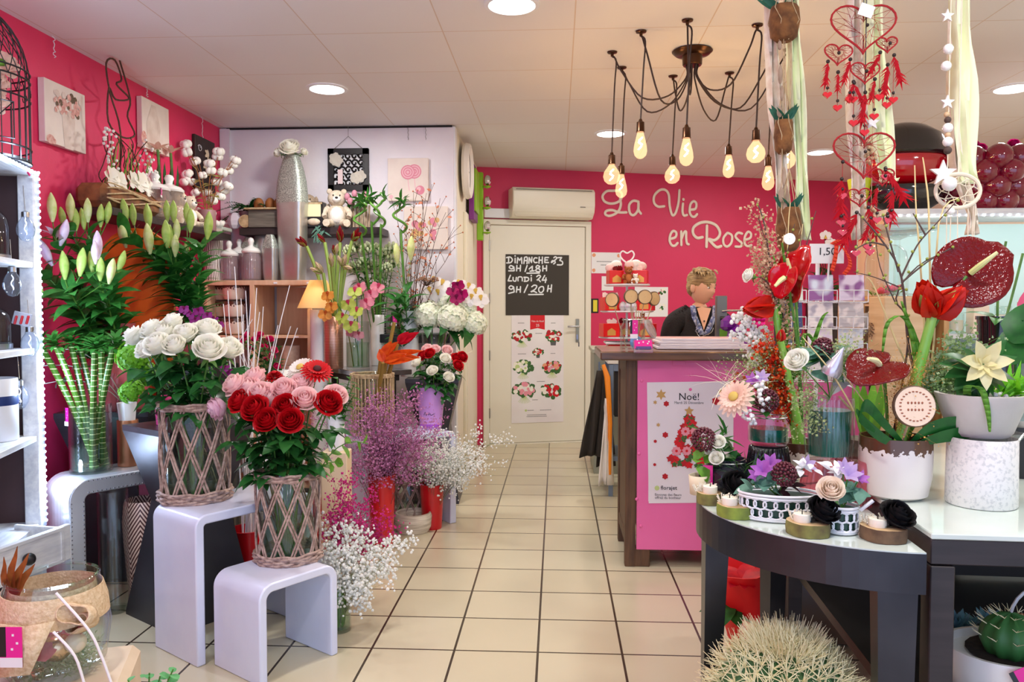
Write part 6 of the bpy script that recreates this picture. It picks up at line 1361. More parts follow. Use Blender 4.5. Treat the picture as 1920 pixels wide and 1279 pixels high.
# workbench with the cake stand behind the counter
GREYB=mat('blue_grey_metal',(126,140,156),.4,metal=.5);t=thing('workbench','blue grey metal workbench behind the counter with aprons hung on its side','workbench',(.345,5.22,0));mb=MB()
part('worktop',MB().box((.17,.24,.895),(.36,.50,.025),.003),mat('grey_white_top',(214,210,200),.5),t,10);part('tool_box',MB().box((.18,.24,.70),(.28,.44,.34)),mat('dark_interior',(30,30,32),.8),t,10)
for x in (.015,.325):
 for y in (.015,.465):part('leg',MB().box((x,y,.44),(.03,.03,.88),.002),GREYB,t,10)
for y in (.015,.465):part('rail',MB().box((.17,y,.86),(.31,.025,.05)),GREYB,t,10)
part('lower_rail',MB().box((.17,.24,.25),(.31,.45,.03)),GREYB,t,10)
t=thing('grey_cabinet','low pale grey cabinet against the rear wall beside the door','cabinet',(.28,5.95,0));part('body',MB().box((.25,.3,.46),(.5,.6,.92),.003),mat('sage_grey',(150,150,132),.5),t,10);part('top',MB().box((.25,.3,.93),(.53,.63,.03),.003),mat('sage_light',(176,176,156),.5),t,10);part('slot',MB().box((.04,-.002,.6),(.012,.006,.5)),GREYB,t,10)
HX=.325
def cloth(name,lab,x,y0,pts,wdt,m_,cat='apron'):
 mb=MB();N,K=10,9;o=thing(name,lab,cat,(x,y0,0))
 for i in range(N+1):
  t_=i/N;z=pts[0][1]+(pts[1][1]-pts[0][1])*t_;xx=pts[0][0]+(pts[1][0]-pts[0][0])*t_
  for j in range(K):u=j/(K-1)-.5;mb.v.append((xx+u*wdt*(.5+.6*t_)+.01*sin(u*9+i*.3),.022*sin(u*16)*(.4+t_*.8),z-.03*abs(u)*t_))
 for i in range(N):
  for j in range(K-1):mb.f.append((i*K+j,i*K+j+1,(i+1)*K+j+1,(i+1)*K+j));mb.mi.append(0)
 q=part('cloth',mb,m_,o,60);q.modifiers.new('thickness','SOLIDIFY').thickness=.008;part('hook',MB().tube([(pts[0][0],0,pts[0][1]+.02),(pts[0][0]+.01,.01,pts[0][1]-.01)],.004,5),STEEL,o);return o
APR=mat('dark_apron',(52,46,40),.9)
cloth('apron','dark apron draped from the workbench corner towards the door',.29,5.20,[(0,.84),(-.05,.28)],.15,APR);cloth('apron','second dark apron hanging just behind the white towel',.33,5.30,[(.0,.80),(.0,.20)],.10,APR);cloth('towel','white towel hanging beside the dark aprons',.335,5.17,[(.0,.66),(-.012,.10)],.075,mat('white_towel',(236,230,222),.9),'towel')
t=thing('broom_handle','orange tool handle leaning on the workbench','tool',(.335,5.16,0));part('grip',MB().tube([(-.03,.02,.88),(-.005,0,.80),(.015,0,.5),(.012,0,.16)],[.012,.02,.014,.012],8),mat('orange_handle',(240,140,30),.4),t)
# red stool seat and tiered cake stand with gift boxes
t=thing('toy_box','red and white plastic box under the cake stand','box',(.47,5.40,.909));part('red_body',MB().box((0,0,.05),(.26,.22,.10),.012),REDP,t,10);part('white_rim',MB().box((0,0,.108),(.29,.25,.016),.006),WHITE,t,10)
CS=V((.475,5.40,1.026));t=thing('cake_stand','white three tier cake stand topped with a heart loop, loaded with red boxes','cake stand',CS)
def tz_(py):return 1.236-(py-582)/1478*5.40-CS.z
TI=[(tz_(633),.19),(tz_(585),.18),(tz_(536),.155)];TI[0]=(max(TI[0][0],.006),.19)
for z,r in TI:part('tier_plate',MB().lathe([(r*.9,z-.004),(r,z),(r,z+.008),(r*.98,z+.008),(.001,z+.002)],40),WHITE,t)
hz=tz_(478);part('pole',MB().tube([(0,0,0),(0,0,hz-.06)],.008,8),WHITE,t);part('heart_loop',MB().tube(cat_rom([(0,0,hz-.06),(-.035,0,hz-.03),(-.047,0,hz),(-.03,0,hz+.022),(0,0,hz+.008),(.03,0,hz+.022),(.047,0,hz),(.035,0,hz-.03),(0,0,hz-.06)],4),.006,6),WHITE,t)
RBX=mat('red_gift_card',(222,16,20),.35,coat=.3);GOLD=mat('gold_print',(226,170,90),.35,metal=.4)
def giftbox(lab,p,rz,s=(.115,.08,.095)):
 o=thing('gift_box',lab,'box',p,rz,'red gift boxes on the cake stand');part('carton',MB().box((0,0,s[2]/2),s,.003),RBX,o,10);mb=MB();y=-s[1]/2-.001
 mb.quad((-.03,y,.01),(.03,y,.01),(.03,y,.04),(0,y,.06),(-.03,y,.04));part('gold_house',mb,GOLD,o,0);mb=MB()
 for i in range(5):mb.blade((rr(-.04,.04),rr(-.02,.02),s[2]-.005),(rr(-1,1),rr(-.6,.2),1),(0,-1,.2),.045,.04,.2,.2,3,3,'ovate')
 part('tissue',mb,petal('dark_red_tissue',(130,8,24)) if rnd.random()<.5 else petal('white_tissue',(250,240,236)),o,60);return o
for tier,lst in ((0,((-.125,-.09,20,'lowest tier towards the door'),(.125,-.08,-24,'lowest tier towards the shopkeeper'),(0,.09,0,'lowest tier at the back'))),(1,((-.118,-.07,24,'middle tier towards the door'),(.118,-.07,-20,'middle tier towards the shopkeeper'))),(2,((-.085,-.05,14,'top tier towards the door'),(.085,-.05,-14,'top tier towards the shopkeeper')))):
 z,r=TI[tier]
 for x,y,a,lab in lst:giftbox('red gift box with a gold house on the cake stand, '+lab,CS+V((x,y,z+.009)),radians(a),(.10 if tier==2 else .115,.08,.09))
TED=mat('teddy_brown',(160,84,40),.95,bump=.6,bscale=150);TEDL=mat('teddy_light',(190,116,66),.95)
plush('small brown teddy bear sitting on the top tier of the cake stand',CS+V((0,-.105,TI[2][0]+.009)),.088,radians(4),TED,TEDL,name='teddy_bear');plush('small white plush beside the brown teddy on the top tier',CS+V((.045,-.128,TI[2][0]+.009)),.05,radians(-20),FURW,FURW,name='teddy_bear');plush('tan teddy bear lying over the lowest box by the shopkeeper',CS+V((.10,-.06,TI[0][0]+.102)),.05,radians(-10),TEDL,FURW,name='teddy_bear')
for i,(x,z) in enumerate(((-.11,.10),(-.075,.12),(.02,.12),(.055,.125),(.09,.11))):solo('plush_ball','fluffy white and pink plush on top of the upper gift boxes','soft toy',MB().ball((0,0,.03),(.04,.035,.032),10,8),FURW if i % 2 else mat('blush_plush',(244,206,200),.95),CS+V((x,-.03,TI[2][0]+z-.012)),0,'plush on the upper gift boxes',smooth=80)
for i,(x,y) in enumerate(((-.035,-.1),(.0,-.12),(.035,-.1),(.015,-.07))):solo('candy_bag','little silver wrapped sweet bag on the middle tier','sweets',MB().ball((0,0,.03),(.026,.022,.034),8,6),mat('silver_foil',(216,216,222),.25,metal=.6),CS+V((x,y,TI[1][0]+.007)),0,'silver sweet bags',smooth=30)
# dispenser tower and purple balls at the far end of the counter
q=at(1356,640,4.55);t=thing('ribbon_dispenser','tall grey metal dispenser with a chrome arm standing behind the counter beside the shopkeeper','dispenser',(q.x,4.62,0));part('post',MB().box((0,0,.66),(.06,.05,1.32),.003),mat('brushed_grey',(120,124,120),.35,metal=.7),t,10);part('chrome_arm',MB().tube([(.0,-.03,1.23),(.04,-.04,1.235),(.22,-.04,1.235)],.006,8),STEEL,t);part('dark_arm',MB().tube([(-.01,-.03,1.19),(.2,-.03,1.185)],.012,8),BLACK,t);part('green_label',MB().box((.01,-.027,1.08),(.045,.004,.10)),mat('label_green',(110,170,50),.5),t,10)
for k in range(4):
 for j in range(2):solo('ribbon_reel','small pink ribbon reel on the chrome arm, '+('upper' if j else 'lower')+' row','ribbon',MB().lathe([(.001,-.012),(.018,-.012),(.018,.012),(.001,.012)],14,M=Matrix.Rotation(pi/2,4,'Y')),[MAGTAG,STEEL][0:1],(q.x+.14+.027*k,4.56,1.19-.037*(1-j)),0,'pink ribbon reels '+('above' if j else 'below'))
PUR=mat('purple_cello',(110,20,140),.15,coat=.6)
for i,(px,py,r) in enumerate(((1366,607,.045),(1380,625,.05),(1372,640,.045),(1392,650,.04))):p_=at(px,py,4.5);solo('cellophane_ball','purple cellophane wrapped ball behind the magazines, '+['topmost','second from the top','low and nearest the dispenser','lowest beside the white sprigs'][i],'wrapping',MB().ball((0,0,0),r,10,8,fn=lambda q:q*(1+.08*sin(9*q.x+7*q.z))),PUR,p_,0,None,smooth=20)
solo('wrapping_shelf','low dark cupboard behind the counter holding wrapping supplies','cupboard',MB().box((.26,.12,.492),(.5,.24,.984),.004),OLDW,(q.x+.06,4.40,0))
# ================================================================== the shopkeeper
def skinned(verts,edges,radii,root=0,sub=2):
 me=bpy.data.meshes.new('tmp');me.from_pydata(verts,edges,[]);o=bpy.data.objects.new('tmp',me);COL.objects.link(o)
 sk=o.modifiers.new('skin','SKIN');sk.use_smooth_shade=True
 for i,r in enumerate(radii):d=me.skin_vertices[0].data[i];d.radius=(r,r) if isinstance(r,(int,float)) else r;d.use_root=(i==root)
 sb=o.modifiers.new('sub','SUBSURF');sb.levels=sub;sb.render_levels=sub
 dg=bpy.context.evaluated_depsgraph_get();ev=o.evaluated_get(dg).to_mesh();vs=[tuple(v.co) for v in ev.vertices];fs=[tuple(p.vertices) for p in ev.polygons]
 o.evaluated_get(dg).to_mesh_clear();bpy.data.objects.remove(o);bpy.data.meshes.remove(me);return vs,fs
SKINM=mat('skin',(230,178,146),.5,sub=.15);HAIRM=mat('ash_blond_hair',(196,164,112),.6,c2=(120,92,56),nscale=16,stretch=(1,1,6),lo=.3,hi=.7,bump=.5,bscale=90)
PB_=V((.965,5.42,0));PERS=thing('person','short haired blond person in a black cardigan and blue scarf standing behind the counter','person',PB_,radians(4))
SKV=[(0,0,.80),(0,0,.92),(0,-.005,1.06),(0,0,1.18),(0,.0,1.235),(0,-.012,1.30), # 0-5 trunk, neck
       (.10,0,1.19),(.185,0,1.155),(.215,-.01,.93),(.15,-.22,.90),(.11,-.29,.915), # right arm 6-10
       (-.10,0,1.19),(-.185,0,1.155),(-.215,-.01,.93),(-.15,-.22,.90),(-.11,-.29,.915),
       (.085,0,.72),(.095,-.01,.42),(.10,.02,.08),(.10,-.10,.03),(-.085,0,.72),(-.095,-.01,.42),(-.10,.02,.08),(-.10,-.10,.03)]
SKE=[(0,1),(1,2),(2,3),(3,4),(4,5),(3,6),(6,7),(7,8),(8,9),(9,10),(3,11),(11,12),(12,13),(13,14),(14,15),(0,16),(16,17),(17,18),(18,19),(0,20),(20,21),(21,22),(22,23)]
SKR=[(.15,.11),(.135,.10),(.15,.11),(.13,.10),(.058,.058),(.052,.056),(.075,.075),(.06,.06),(.045,.045),(.034,.034),(.026,.02),(.075,.075),(.06,.06),(.045,.045),(.034,.034),(.026,.02),(.085,.085),(.06,.06),(.04,.045),(.03,.03),(.085,.085),(.06,.06),(.04,.045),(.03,.03)]
vs,fs=skinned(SKV,SKE,SKR);body=MB();body.raw(vs,fs)
HY=radians(34) # head turned towards the till, tipped down
HM=Matrix.Translation((.012,-.028,1.392))@Matrix.Rotation(HY,4,'Z')@Matrix.Rotation(radians(8),4,'X')
def face(q): # unit sphere to skull: front is -y
 x,y,z=q;f=max(0,-y);jaw=max(0,-z)
 x *= 1-.30*jaw**1.5;y2=y*(1-.12*jaw)-.08*jaw*f
 if f>.5:
  nose=exp(-((x/.16)**2))*exp(-(((z+.16)/.20)**2));y2 -= .24*nose*(.6+.4*(z<-.1))
  y2 -= .07*exp(-((x/.5)**2))*exp(-(((z-.22)/.09)**2))
  for e in (-.36,.36):y2 += .11*exp(-(((x-e)/.17)**2))*exp(-(((z-.06)/.11)**2))
  y2 -= .07*exp(-((x/.28)**2))*exp(-(((z+.52)/.07)**2));y2 += .05*exp(-((x/.3)**2))*exp(-(((z+.60)/.04)**2));y2 -= .08*exp(-((x/.25)**2))*exp(-(((z+.86)/.14)**2))
 return (x,y2,z)
body.ball(0,(.075,.095,.118),40,30,M=HM.to_3x3(),fn=face);n_=len(body.v)-(40*29+2)
body.v[n_:]=[tuple(V(p)+HM.translation) for p in body.v[n_:]]
for sx in (-1,1):body.ball(HM@V((sx*.076,.012,-.008)),(.012,.02,.032),10,8,M=HM.to_3x3())
for sx in (-1,1): # hands: palm, four bent fingers and a thumb
 w0=V((sx*.11,-.29,.915));body.ball(w0+V((-sx*.012,-.045,-.004)),(.036,.048,.016),12,8)
 for k,(l,dx) in enumerate(((.062,.026),(.072,.009),(.067,-.009),(.05,-.025))):
  a=w0+V((-sx*.012+dx*sx,-.085,-.004));body.tube(bez(a,a+V((0,-l*.6,.006)),a+V((-sx*.004,-l*.95,-.022)),5),[.0092,.009,.0085,.008,.0072,.005],8)
 a=w0+V((-sx*.042,-.03,-.004));body.tube(bez(a,a+V((-sx*.02,-.02,.0)),a+V((-sx*.018,-.055,-.012)),4),[.011,.0105,.0095,.0085,.006],8)
part('body',body,SKINM,PERS,80)
def hp(x,y,z):return HM@V((x,y,z))
mb=MB()
for sx in (-1,1):mb.ball(hp(sx*.028,-.080,.006),(.0115,.008,.006),10,6,M=HM.to_3x3())
part('eyes',mb,mat('eye_white',(230,224,216),.2),PERS,80);mb=MB()
for sx in (-1,1):mb.ball(hp(sx*.028,-.0865,.005),(.005,.004,.005),8,6);mb.tube([hp(sx*.014,-.092,.024),hp(sx*.03,-.090,.029),hp(sx*.046,-.078,.023)],.0025,5)
part('irises_and_brows',mb,mat('brow_brown',(96,66,40),.7),PERS,80);part('lips',MB().ball(hp(0,-.094,-.064),(.02,.006,.006),10,6,M=HM.to_3x3()),mat('lip',(186,96,86),.5),PERS,80)
mb=MB()
def hairfn(q):
 x,y,z=q;k=1+.05*sin(9*x+4*z)+.035*sin(17*y+5*x);return (x*k,y*k,z*k)
b0=len(mb.v);mb.ball(0,(.086,.104,.088),28,20,M=HM.to_3x3(),fn=hairfn);mb.v[b0:]=[tuple(V(p)+hp(0,.012,.045)) for p in mb.v[b0:]]
b0=len(mb.v);mb.ball(0,(.080,.07,.075),20,14,M=HM.to_3x3(),fn=hairfn);mb.v[b0:]=[tuple(V(p)+hp(0,.045,-.005)) for p in mb.v[b0:]]
r2=random.Random(9)
for i in range(46): # swept fringe and tufts
 x=r2.uniform(-.07,.07);p0=hp(x,r2.uniform(-.02,.06),.115+r2.uniform(-.012,.01));d=HM.to_3x3()@V((-.5+r2.uniform(-.4,.3),-.9,.05));mb.blade(p0,d,HM.to_3x3()@V((0,-.3,1)),r2.uniform(.07,.10),.022,.35,.2,5,3,'lance')
part('hair',mb,HAIRM,PERS,80)
CARD=mat('black_cardigan',(34,30,30),.95,bump=.8,bscale=120)
CV_=SKV[:4]+[(0,.012,1.225)]+SKV[6:10]+SKV[11:15];CE_=[(0,1),(1,2),(2,3),(3,4),(3,5),(5,6),(6,7),(7,8),(3,9),(9,10),(10,11),(11,12)]
CR_=[(.175,.135),(.17,.13),(.178,.135),(.158,.122),(.085,.08),(.098,.095),(.084,.082),(.066,.066),(.045,.045),(.098,.095),(.084,.082),(.066,.066),(.045,.045)]
vs,fs=skinned(CV_,CE_,CR_);mb=MB();mb.raw(vs,fs);r2=random.Random(2)
for i in range(260): # shaggy collar pile
 sx=r2.choice((-1,1));t_=r2.random();p0=V((sx*(.075+.10*t_),r2.uniform(-.06,.05),1.25-.07*t_));mb.blade(p0,(sx*.6+r2.uniform(-.5,.5),r2.uniform(-.8,.4),.55),(0,-1,.5),.035,.008,.2,.1,2,3)
part('cardigan',mb,CARD,PERS,80)
TR_=[SKV[0],SKV[16],SKV[17],(.10,.02,.10),SKV[20],SKV[21],(-.10,.02,.10)];vs,fs=skinned(TR_,[(0,1),(1,2),(2,3),(0,4),(4,5),(5,6)],[(.165,.125),(.10,.10),(.075,.075),(.06,.06),(.10,.10),(.075,.075),(.06,.06)]);mb=MB();mb.raw(vs,fs);part('trousers',mb,SOFTBLACK,PERS,80)
mb=MB()
for sx in (-1,1):mb.ball((sx*.10,-.05,.035),(.045,.12,.035),12,8)
part('shoes',mb,BLACK,PERS,60)
# open neckline: skin triangle, patterned scarf edges, glasses on a cord
def chest(x,z):return-.128+.5*x*x-.10*(z-1.12)
mb=MB();mb.quad((-.045,chest(.05,1.24)+.02,1.25),(.0,chest(0,1.12)-.002,1.105),(.05,chest(.05,1.24)+.02,1.25),(.0,-.07,1.26));part('neck_skin',mb,SKINM,PERS,60)
SCF=mat('blue_scarf',(96,108,156),.8,c2=(196,200,222),nscale=70,lo=.45,hi=.6);mb=MB()
for sx,x1,z1 in ((-1,-.058,1.27),(1,.062,1.27)):
 rows=[(x1,z1,.02),(x1*.86,1.20,.008),(x1*.35,1.13,-.004),(sx*-.004,1.075,-.006)]
 for i in range(3):
  (xa,za,ya),(xb,zb,yb)=rows[i],rows[i+1];w_=.034*sx;mb.quad((xa,chest(xa,za)+ya,za),(xb,chest(xb,zb)+yb,zb),(xb+w_,chest(xb+w_,zb)+yb-.006,zb-.004),(xa+w_,chest(xa+w_,za)+ya-.004,za-.004))
o=part('scarf',mb,SCF,PERS,60);o.modifiers.new('t','SOLIDIFY').thickness=.008
mb=MB();mb.tube(cat_rom([(-.055,chest(.05,1.2)-.012,1.20),(-.052,chest(.05,1.1)-.016,1.10),(-.03,chest(.03,1.06)-.02,1.062),(.0,chest(0,1.07)-.02,1.068),(.045,chest(.04,1.09)-.02,1.09),(.06,chest(.05,1.12)-.014,1.12)],4),.0022,5);part('glasses_cord',mb,STEEL,PERS);mb=MB()
for x,z in ((-.045,1.10),(-.02,1.066)):mb.tube([(x+.016*cos(a),chest(x,z)-.022,z+.011*sin(a)) for a in [i*pi/6 for i in range(12)]],.002,5,closed=True)
part('reading_glasses',mb,STEEL,PERS);part('pendant',MB().ball((.0,chest(0,1.15)-.006,1.165),.006,8,6),BLACK,PERS)
# ================================================================== chandelier
BRZ=mat('dark_bronze',(78,52,36),.28,metal=.9);CORD=mat('brown_cord',(52,34,28),.7)
CC=V((.673,4.036,CEIL));t=thing('chandelier','dark bronze spider chandelier with looping brown cords and glowing filament bulbs','chandelier',CC)
part('canopy',MB().lathe([(.095,-.001),(.10,-.006),(.085,-.02),(.05,-.028),(.048,-.07),(.044,-.075),(.001,-.075)],40,cap0=False),BRZ,t)
FIL=glow('filament',(255,200,120),130);BGL=bpy.data.materials.new('amber_bulb_glass');BGL.use_nodes=True;N_=BGL.node_tree.nodes;N_.remove(N_['Principled BSDF'])
T_n=N_.new('ShaderNodeBsdfTransparent');T_n.inputs[0].default_value=(1,.93,.82,1);E_n=N_.new('ShaderNodeEmission');E_n.inputs[0].default_value=(1,.72,.38,1);E_n.inputs[1].default_value=.45;A_n=N_.new('ShaderNodeAddShader')
BGL.node_tree.links.new(T_n.outputs[0],A_n.inputs[0]);BGL.node_tree.links.new(E_n.outputs[0],A_n.inputs[1]);BGL.node_tree.links.new(A_n.outputs[0],N_['Material Output'].inputs[0])
GLOBE=[(.001,-.052),(.02,-.048),(.037,-.033),(.043,-.012),(.038,.012),(.024,.032),(.014,.046),(.013,.055)];PEAR=[(.001,-.075),(.014,-.071),(.027,-.058),(.032,-.038),(.029,-.012),(.021,.022),(.015,.046),(.013,.055)]
HK=[((1148,97),(1140,327),GLOBE),((1166,126),(1159,345),PEAR),((1202,58),(1195,268),PEAR),((1262,142),(1263,327),GLOBE),((1289,37),(1285,280),PEAR),((1368,136),(1373,308),PEAR),((1420,46),(1428,284),GLOBE),((1443,112),(1449,330),PEAR),((1478,92),(1481,297),GLOBE)]
for i,(hk,bb,pf) in enumerate(HK):
 h=on(*hk,CEIL);part('ceiling_hook',MB().lathe([(.001,0),(.026,-.001),(.024,-.007),(.008,-.011),(.007,-.024),(.001,-.024)],16,h-CC,cap0=False),BRZ,t)
 b=at(*bb,h.y);b.x=h.x;r=h-CC;sag=.20+.03*(i % 3);a0=atan2(r.y,r.x);st=V((.03*cos(a0),.03*sin(a0),-.074));lo_=V((r.x*.42,r.y*.42,-sag-.06));e=r+V((0,0,-.024))
 top=b.z+.10-CEIL;pts=cat_rom([st,st+V((0,0,-.06)),lo_*.7+V((0,0,-.04)),lo_+V((r.x*.2,r.y*.2,.03)),r*.88+V((0,0,-.10)),r*.97+V((0,0,-.03)),e],5)
 part('cord',MB().tube(pts,.0042,6),CORD,t);part('cord',MB().tube(cat_rom([e,r+V((.02,0,-.05)),r+V((.012,0,-.18)),V((r.x,r.y,top))],5),.0042,6),CORD,t)
 bo=V((r.x,r.y,b.z-CEIL));so=part('bulb_socket',MB().lathe([(.006,.11),(.010,.10),(.018,.095),(.019,.055),(.021,.05),(.001,.05)],16,bo,cap0=False),BRZ,t);part('glass_bulb',MB().lathe(pf,20,bo,cap0=False),BGL,so,60);mb=MB()
 mb.tube([bo+V((.009*cos(k*1.9),.009*sin(k*1.9),-.03+.055*abs(((k/5) % 2)-1))) for k in range(16)],.0034,4);part('filament',mb,FIL,so)
 lamp('bulb_light','POINT',CC+bo+V((0,0,-.02)),1.5,(1,.72,.42),.012)
# ================================================================== right side: tables and what stands on them
HZ,BZ=.75,.78
IRON=mat('blackened_steel',(70,70,76),.3,metal=.7,c2=(52,52,58),nscale=4,bump=.06,bscale=14);MILK=mat('white_glass_top',(226,236,228),.1,coat=.6,c2=(214,228,218),nscale=4)
UA,VA=V((.052,.9987,0)),V((-.9987,.052,0));HA=V((.741,1.607,0))
def rim(f):return HA+UA*(.40-.40*cos(f))+VA*(.40*sin(f))
t=thing('console_table','half round blackened steel console table with a white glass top','table',(0,0,0));poly=[rim(pi*i/40) for i in range(41)]
part('tabletop',MB().prism([(p.x,p.y) for p in poly],HZ-.008,HZ),MILK,t,30);p2=[rim(pi*i/40) for i in range(41)]
mb=MB();c_=HA+UA*.40
def ringwall(pl,z0,z1,th):
 q=MB();n=len(pl)
 for i in range(n-1):
  a,b=pl[i],pl[i+1];ai,bi=a+(c_-a).normalized()*th,b+(c_-b).normalized()*th
  for f in (((a.x,a.y,z0),(b.x,b.y,z0),(b.x,b.y,z1),(a.x,a.y,z1)),((bi.x,bi.y,z0),(ai.x,ai.y,z0),(ai.x,ai.y,z1),(bi.x,bi.y,z1)),((a.x,a.y,z1),(b.x,b.y,z1),(bi.x,bi.y,z1),(ai.x,ai.y,z1)),((b.x,b.y,z0),(a.x,a.y,z0),(ai.x,ai.y,z0),(bi.x,bi.y,z0))):q.quad(*f)
 return q
part('curved_apron',ringwall([c_+(p-c_)*1.004 for p in poly],HZ-.085,HZ-.003,.02),IRON,t,40)
def leg(p,w0,w1,z1):
 q=MB();d=(c_-p).normalized();s_=V((-d.y,d.x,0));vs=[]
 for z,w_ in ((0,w1),(z1,w0)):o_=p+d*.012;vs += [tuple(o_+s_*w_/2+V((0,0,z))),tuple(o_-s_*w_/2+V((0,0,z))),tuple(o_-s_*w_/2+d*w_+V((0,0,z))),tuple(o_+s_*w_/2+d*w_+V((0,0,z)))]
 return q.raw(vs,[(3,2,1,0),(4,5,6,7)]+[(i,(i+1) % 4,4+(i+1) % 4,4+i) for i in range(4)])
for p,a,b in ((rim(1.52),.06,.03),(HA+UA*.015+VA*.045,.078,.05),(rim(2.75),.06,.04)):part('leg',leg(p,a,b,HZ-.06),IRON,t,20)
WENGE=mat('wenge_wood',(52,44,46),.45,c2=(38,32,34),nscale=3,stretch=(1.5,14,14))
LT_=V((.765,1.64,0));t=thing('display_table','big square dark wooden table with a pale glossy top, at the edge beside the console','table',LT_,radians(-3));part('tabletop',MB().box((.55,.62,BZ-.006),(1.1,1.24,.012),.002),MILK,t,10);mb=MB()
for y in (.024,1.216):mb.box((.55,y,BZ-.038),(1.1,.046,.052),.002)
for x in (.024,1.076):mb.box((x,.62,BZ-.038),(.046,1.15,.052),.002)
part('frame_rails',mb,WENGE,t,10)
for x in (.024,1.076):
 for y in (.024,1.216):part('leg',MB().box((x,y,(BZ-.066)/2),(.048,.048,BZ-.068),.002),WENGE,t,10)
part('lower_shelf',MB().box((.55,.62,.30),(1.04,1.15,.03)),BLACK,t,10);part('back_panel',MB().box((.55,1.15,.53),(1.04,.02,.40)),BLACK,t,10)
t=thing('black_cabinet','dark glossy two door cabinet standing behind the steel console','cabinet',(.80,2.92,0));part('body',MB().box((.33,.2,.34),(.66,.38,.68),.003),BLACK,t,10);BRG=mat('brown_gloss',(96,70,52),.08,coat=.7)
for x in (.165,.495):part('door',MB().box((x,-.003,.34),(.325,.016,.66),.002),BRG,t,10)
# ---- under the table
CA=V((.52,1.80,0));vase('terracotta_pot','broad pot under the golden barrel cactus','pot',CA,.10,.21,mat('terracotta',(170,100,70),.8),r1=.13);t=thing('barrel_cactus','big golden barrel cactus covered in pale spines under the console table','cactus',CA+V((0,0,.163)));RC=.158
part('ribbed_body',MB().ball((0,0,.165),(RC,RC,RC*.95),84,24,fn=lambda q:q*(1+.045*cos(21*atan2(q.y,q.x))*(1-abs(q.z)**6))),mat('cactus_green',(62,104,56),.6),t,60);mb=MB();r2=random.Random(11)
for k in range(21):
 for j in range(15):
  f=-.35+1.85*j/14;a=2*pi*(k+.0)/21;n_=V((cos(f)*cos(a),cos(f)*sin(a),sin(f)));p=V((0,0,.165))+V((n_.x*RC*1.04,n_.y*RC*1.04,n_.z*RC*.97));
  if n_.y>.55:continue
  for s_ in range(12):
   d=(n_*.75+V((r2.gauss(0,.6),r2.gauss(0,.6),r2.gauss(0,.6)))).normalized();l=r2.uniform(.025,.05);mb.tube([p,p+d*l],[.0017,.0005],3,cap=False)
for i in range(520):
 a=r2.uniform(0,6.28);q=.07*sqrt(r2.random());mb.tube([(q*cos(a),q*sin(a),.305),(q*1.5*cos(a),q*1.5*sin(a),.30+r2.uniform(.03,.06))],[.0016,.0004],3,cap=False)
part('spines',mb,mat('cream_spine',(246,236,192),.6),t,0,kind='stuff')
RW=mat('red_felt_wrap',(224,10,20),.6);PO=V((.675,2.62,0));t=thing('wrapped_poinsettia','red felt wrapped poinsettia pot leaning under the console table','plant',PO);mb=MB()
mb.lathe([(.07,.0),(.075,.02),(.085,.17),(.11,.30),(.13,.40),(.125,.40),(.102,.30),(.08,.17),(.001,.16)],24,fn=lambda r,z,a:r*(1+.10*sin(3*a+1)*(z/.37)**2+.05*sin(7*a)*(z/.37)),M=Matrix.Translation((0,0,0))@Matrix.Rotation(radians(-7),4,'Y'));part('felt_wrap',mb,RW,t,60);mb,ml=MB(),MB()
POB=petal('poinsettia_red',(214,20,40),(180,10,40),.5,.25)
for i in range(11):a=i*2.4;mb.blade((-.07,-.05,.36),(cos(a)-.3,sin(a)-.3,.35),(0,-.3,1),.11,.055,.2,.15,4,3,'ovate')
for i in range(8):a=i*.8;ml.blade((-.12,-.06,.28),(cos(a)-.5,sin(a)-.4,-.1-.1*(i % 3)),(0,-.3,1),.10,.06,.3,.15,4,3,'ovate')
part('bracts',mb,POB,t,60);part('leaves',ml,LEAFD,t,60)
SUC=petal('blue_succulent',(110,160,176),(80,130,150),.5,.15);PL=V((1.06,1.84,.316));t=thing('oval_planter','glossy white planter with a small cactus on the lower shelf of the dark table','planter',PL)
part('bowl',MB().lathe([(.10,0),(.14,.03),(.165,.12),(.16,.15),(.15,.15),(.15,.13),(.001,.13)],32,fn=lambda r,z,a:r*(1-.25*abs(sin(a))**2)),WCER,t);part('round_cactus',MB().ball((-.02,-.0,.17),(.062,.06,.055),40,12,fn=lambda q:q*(1+.06*cos(10*atan2(q.y,q.x)))),mat('fresh_cactus',(58,116,56),.5),t,60);mb=MB()
for i in range(30):a=(i % 10)*pi/5;f=.1+.5*(i//10);p=V((-.02,0,.17))+V((.066*cos(f)*cos(a),.064*cos(f)*sin(a),.058*sin(f)));[mb.tube([p,p+V((cos(a+g)*.02,sin(a+g)*.02,.012))],[.0012,.0003],3) for g in (-.6,0,.6)]
part('spines',mb,mat('cream_spine',(236,222,170)),t,0);part('soil',MB().lathe([(.001,.135),(.11,.134)],20,cap0=False),SOIL,t)
M_=Matrix.Translation((-.045,-.135,.10))@Matrix.Rotation(-.45,4,'Y')@Matrix.Rotation(-.2,4,'X');mb=MB();mb.box(0,(.035,.002,.12),M=M_);mb.k=1;mb.box(0,(.010,.003,.12),M=M_@Matrix.Translation((-.019,-.001,0)));mb.k=2
for z in (-.03,0,.03):mb.box(0,(.005,.003,.005),M=M_@Matrix.Translation((.004*(z>0),-.001,z)))
part('plant_label',mb,[MAGTAG,BLACK,PAPER],t,0)
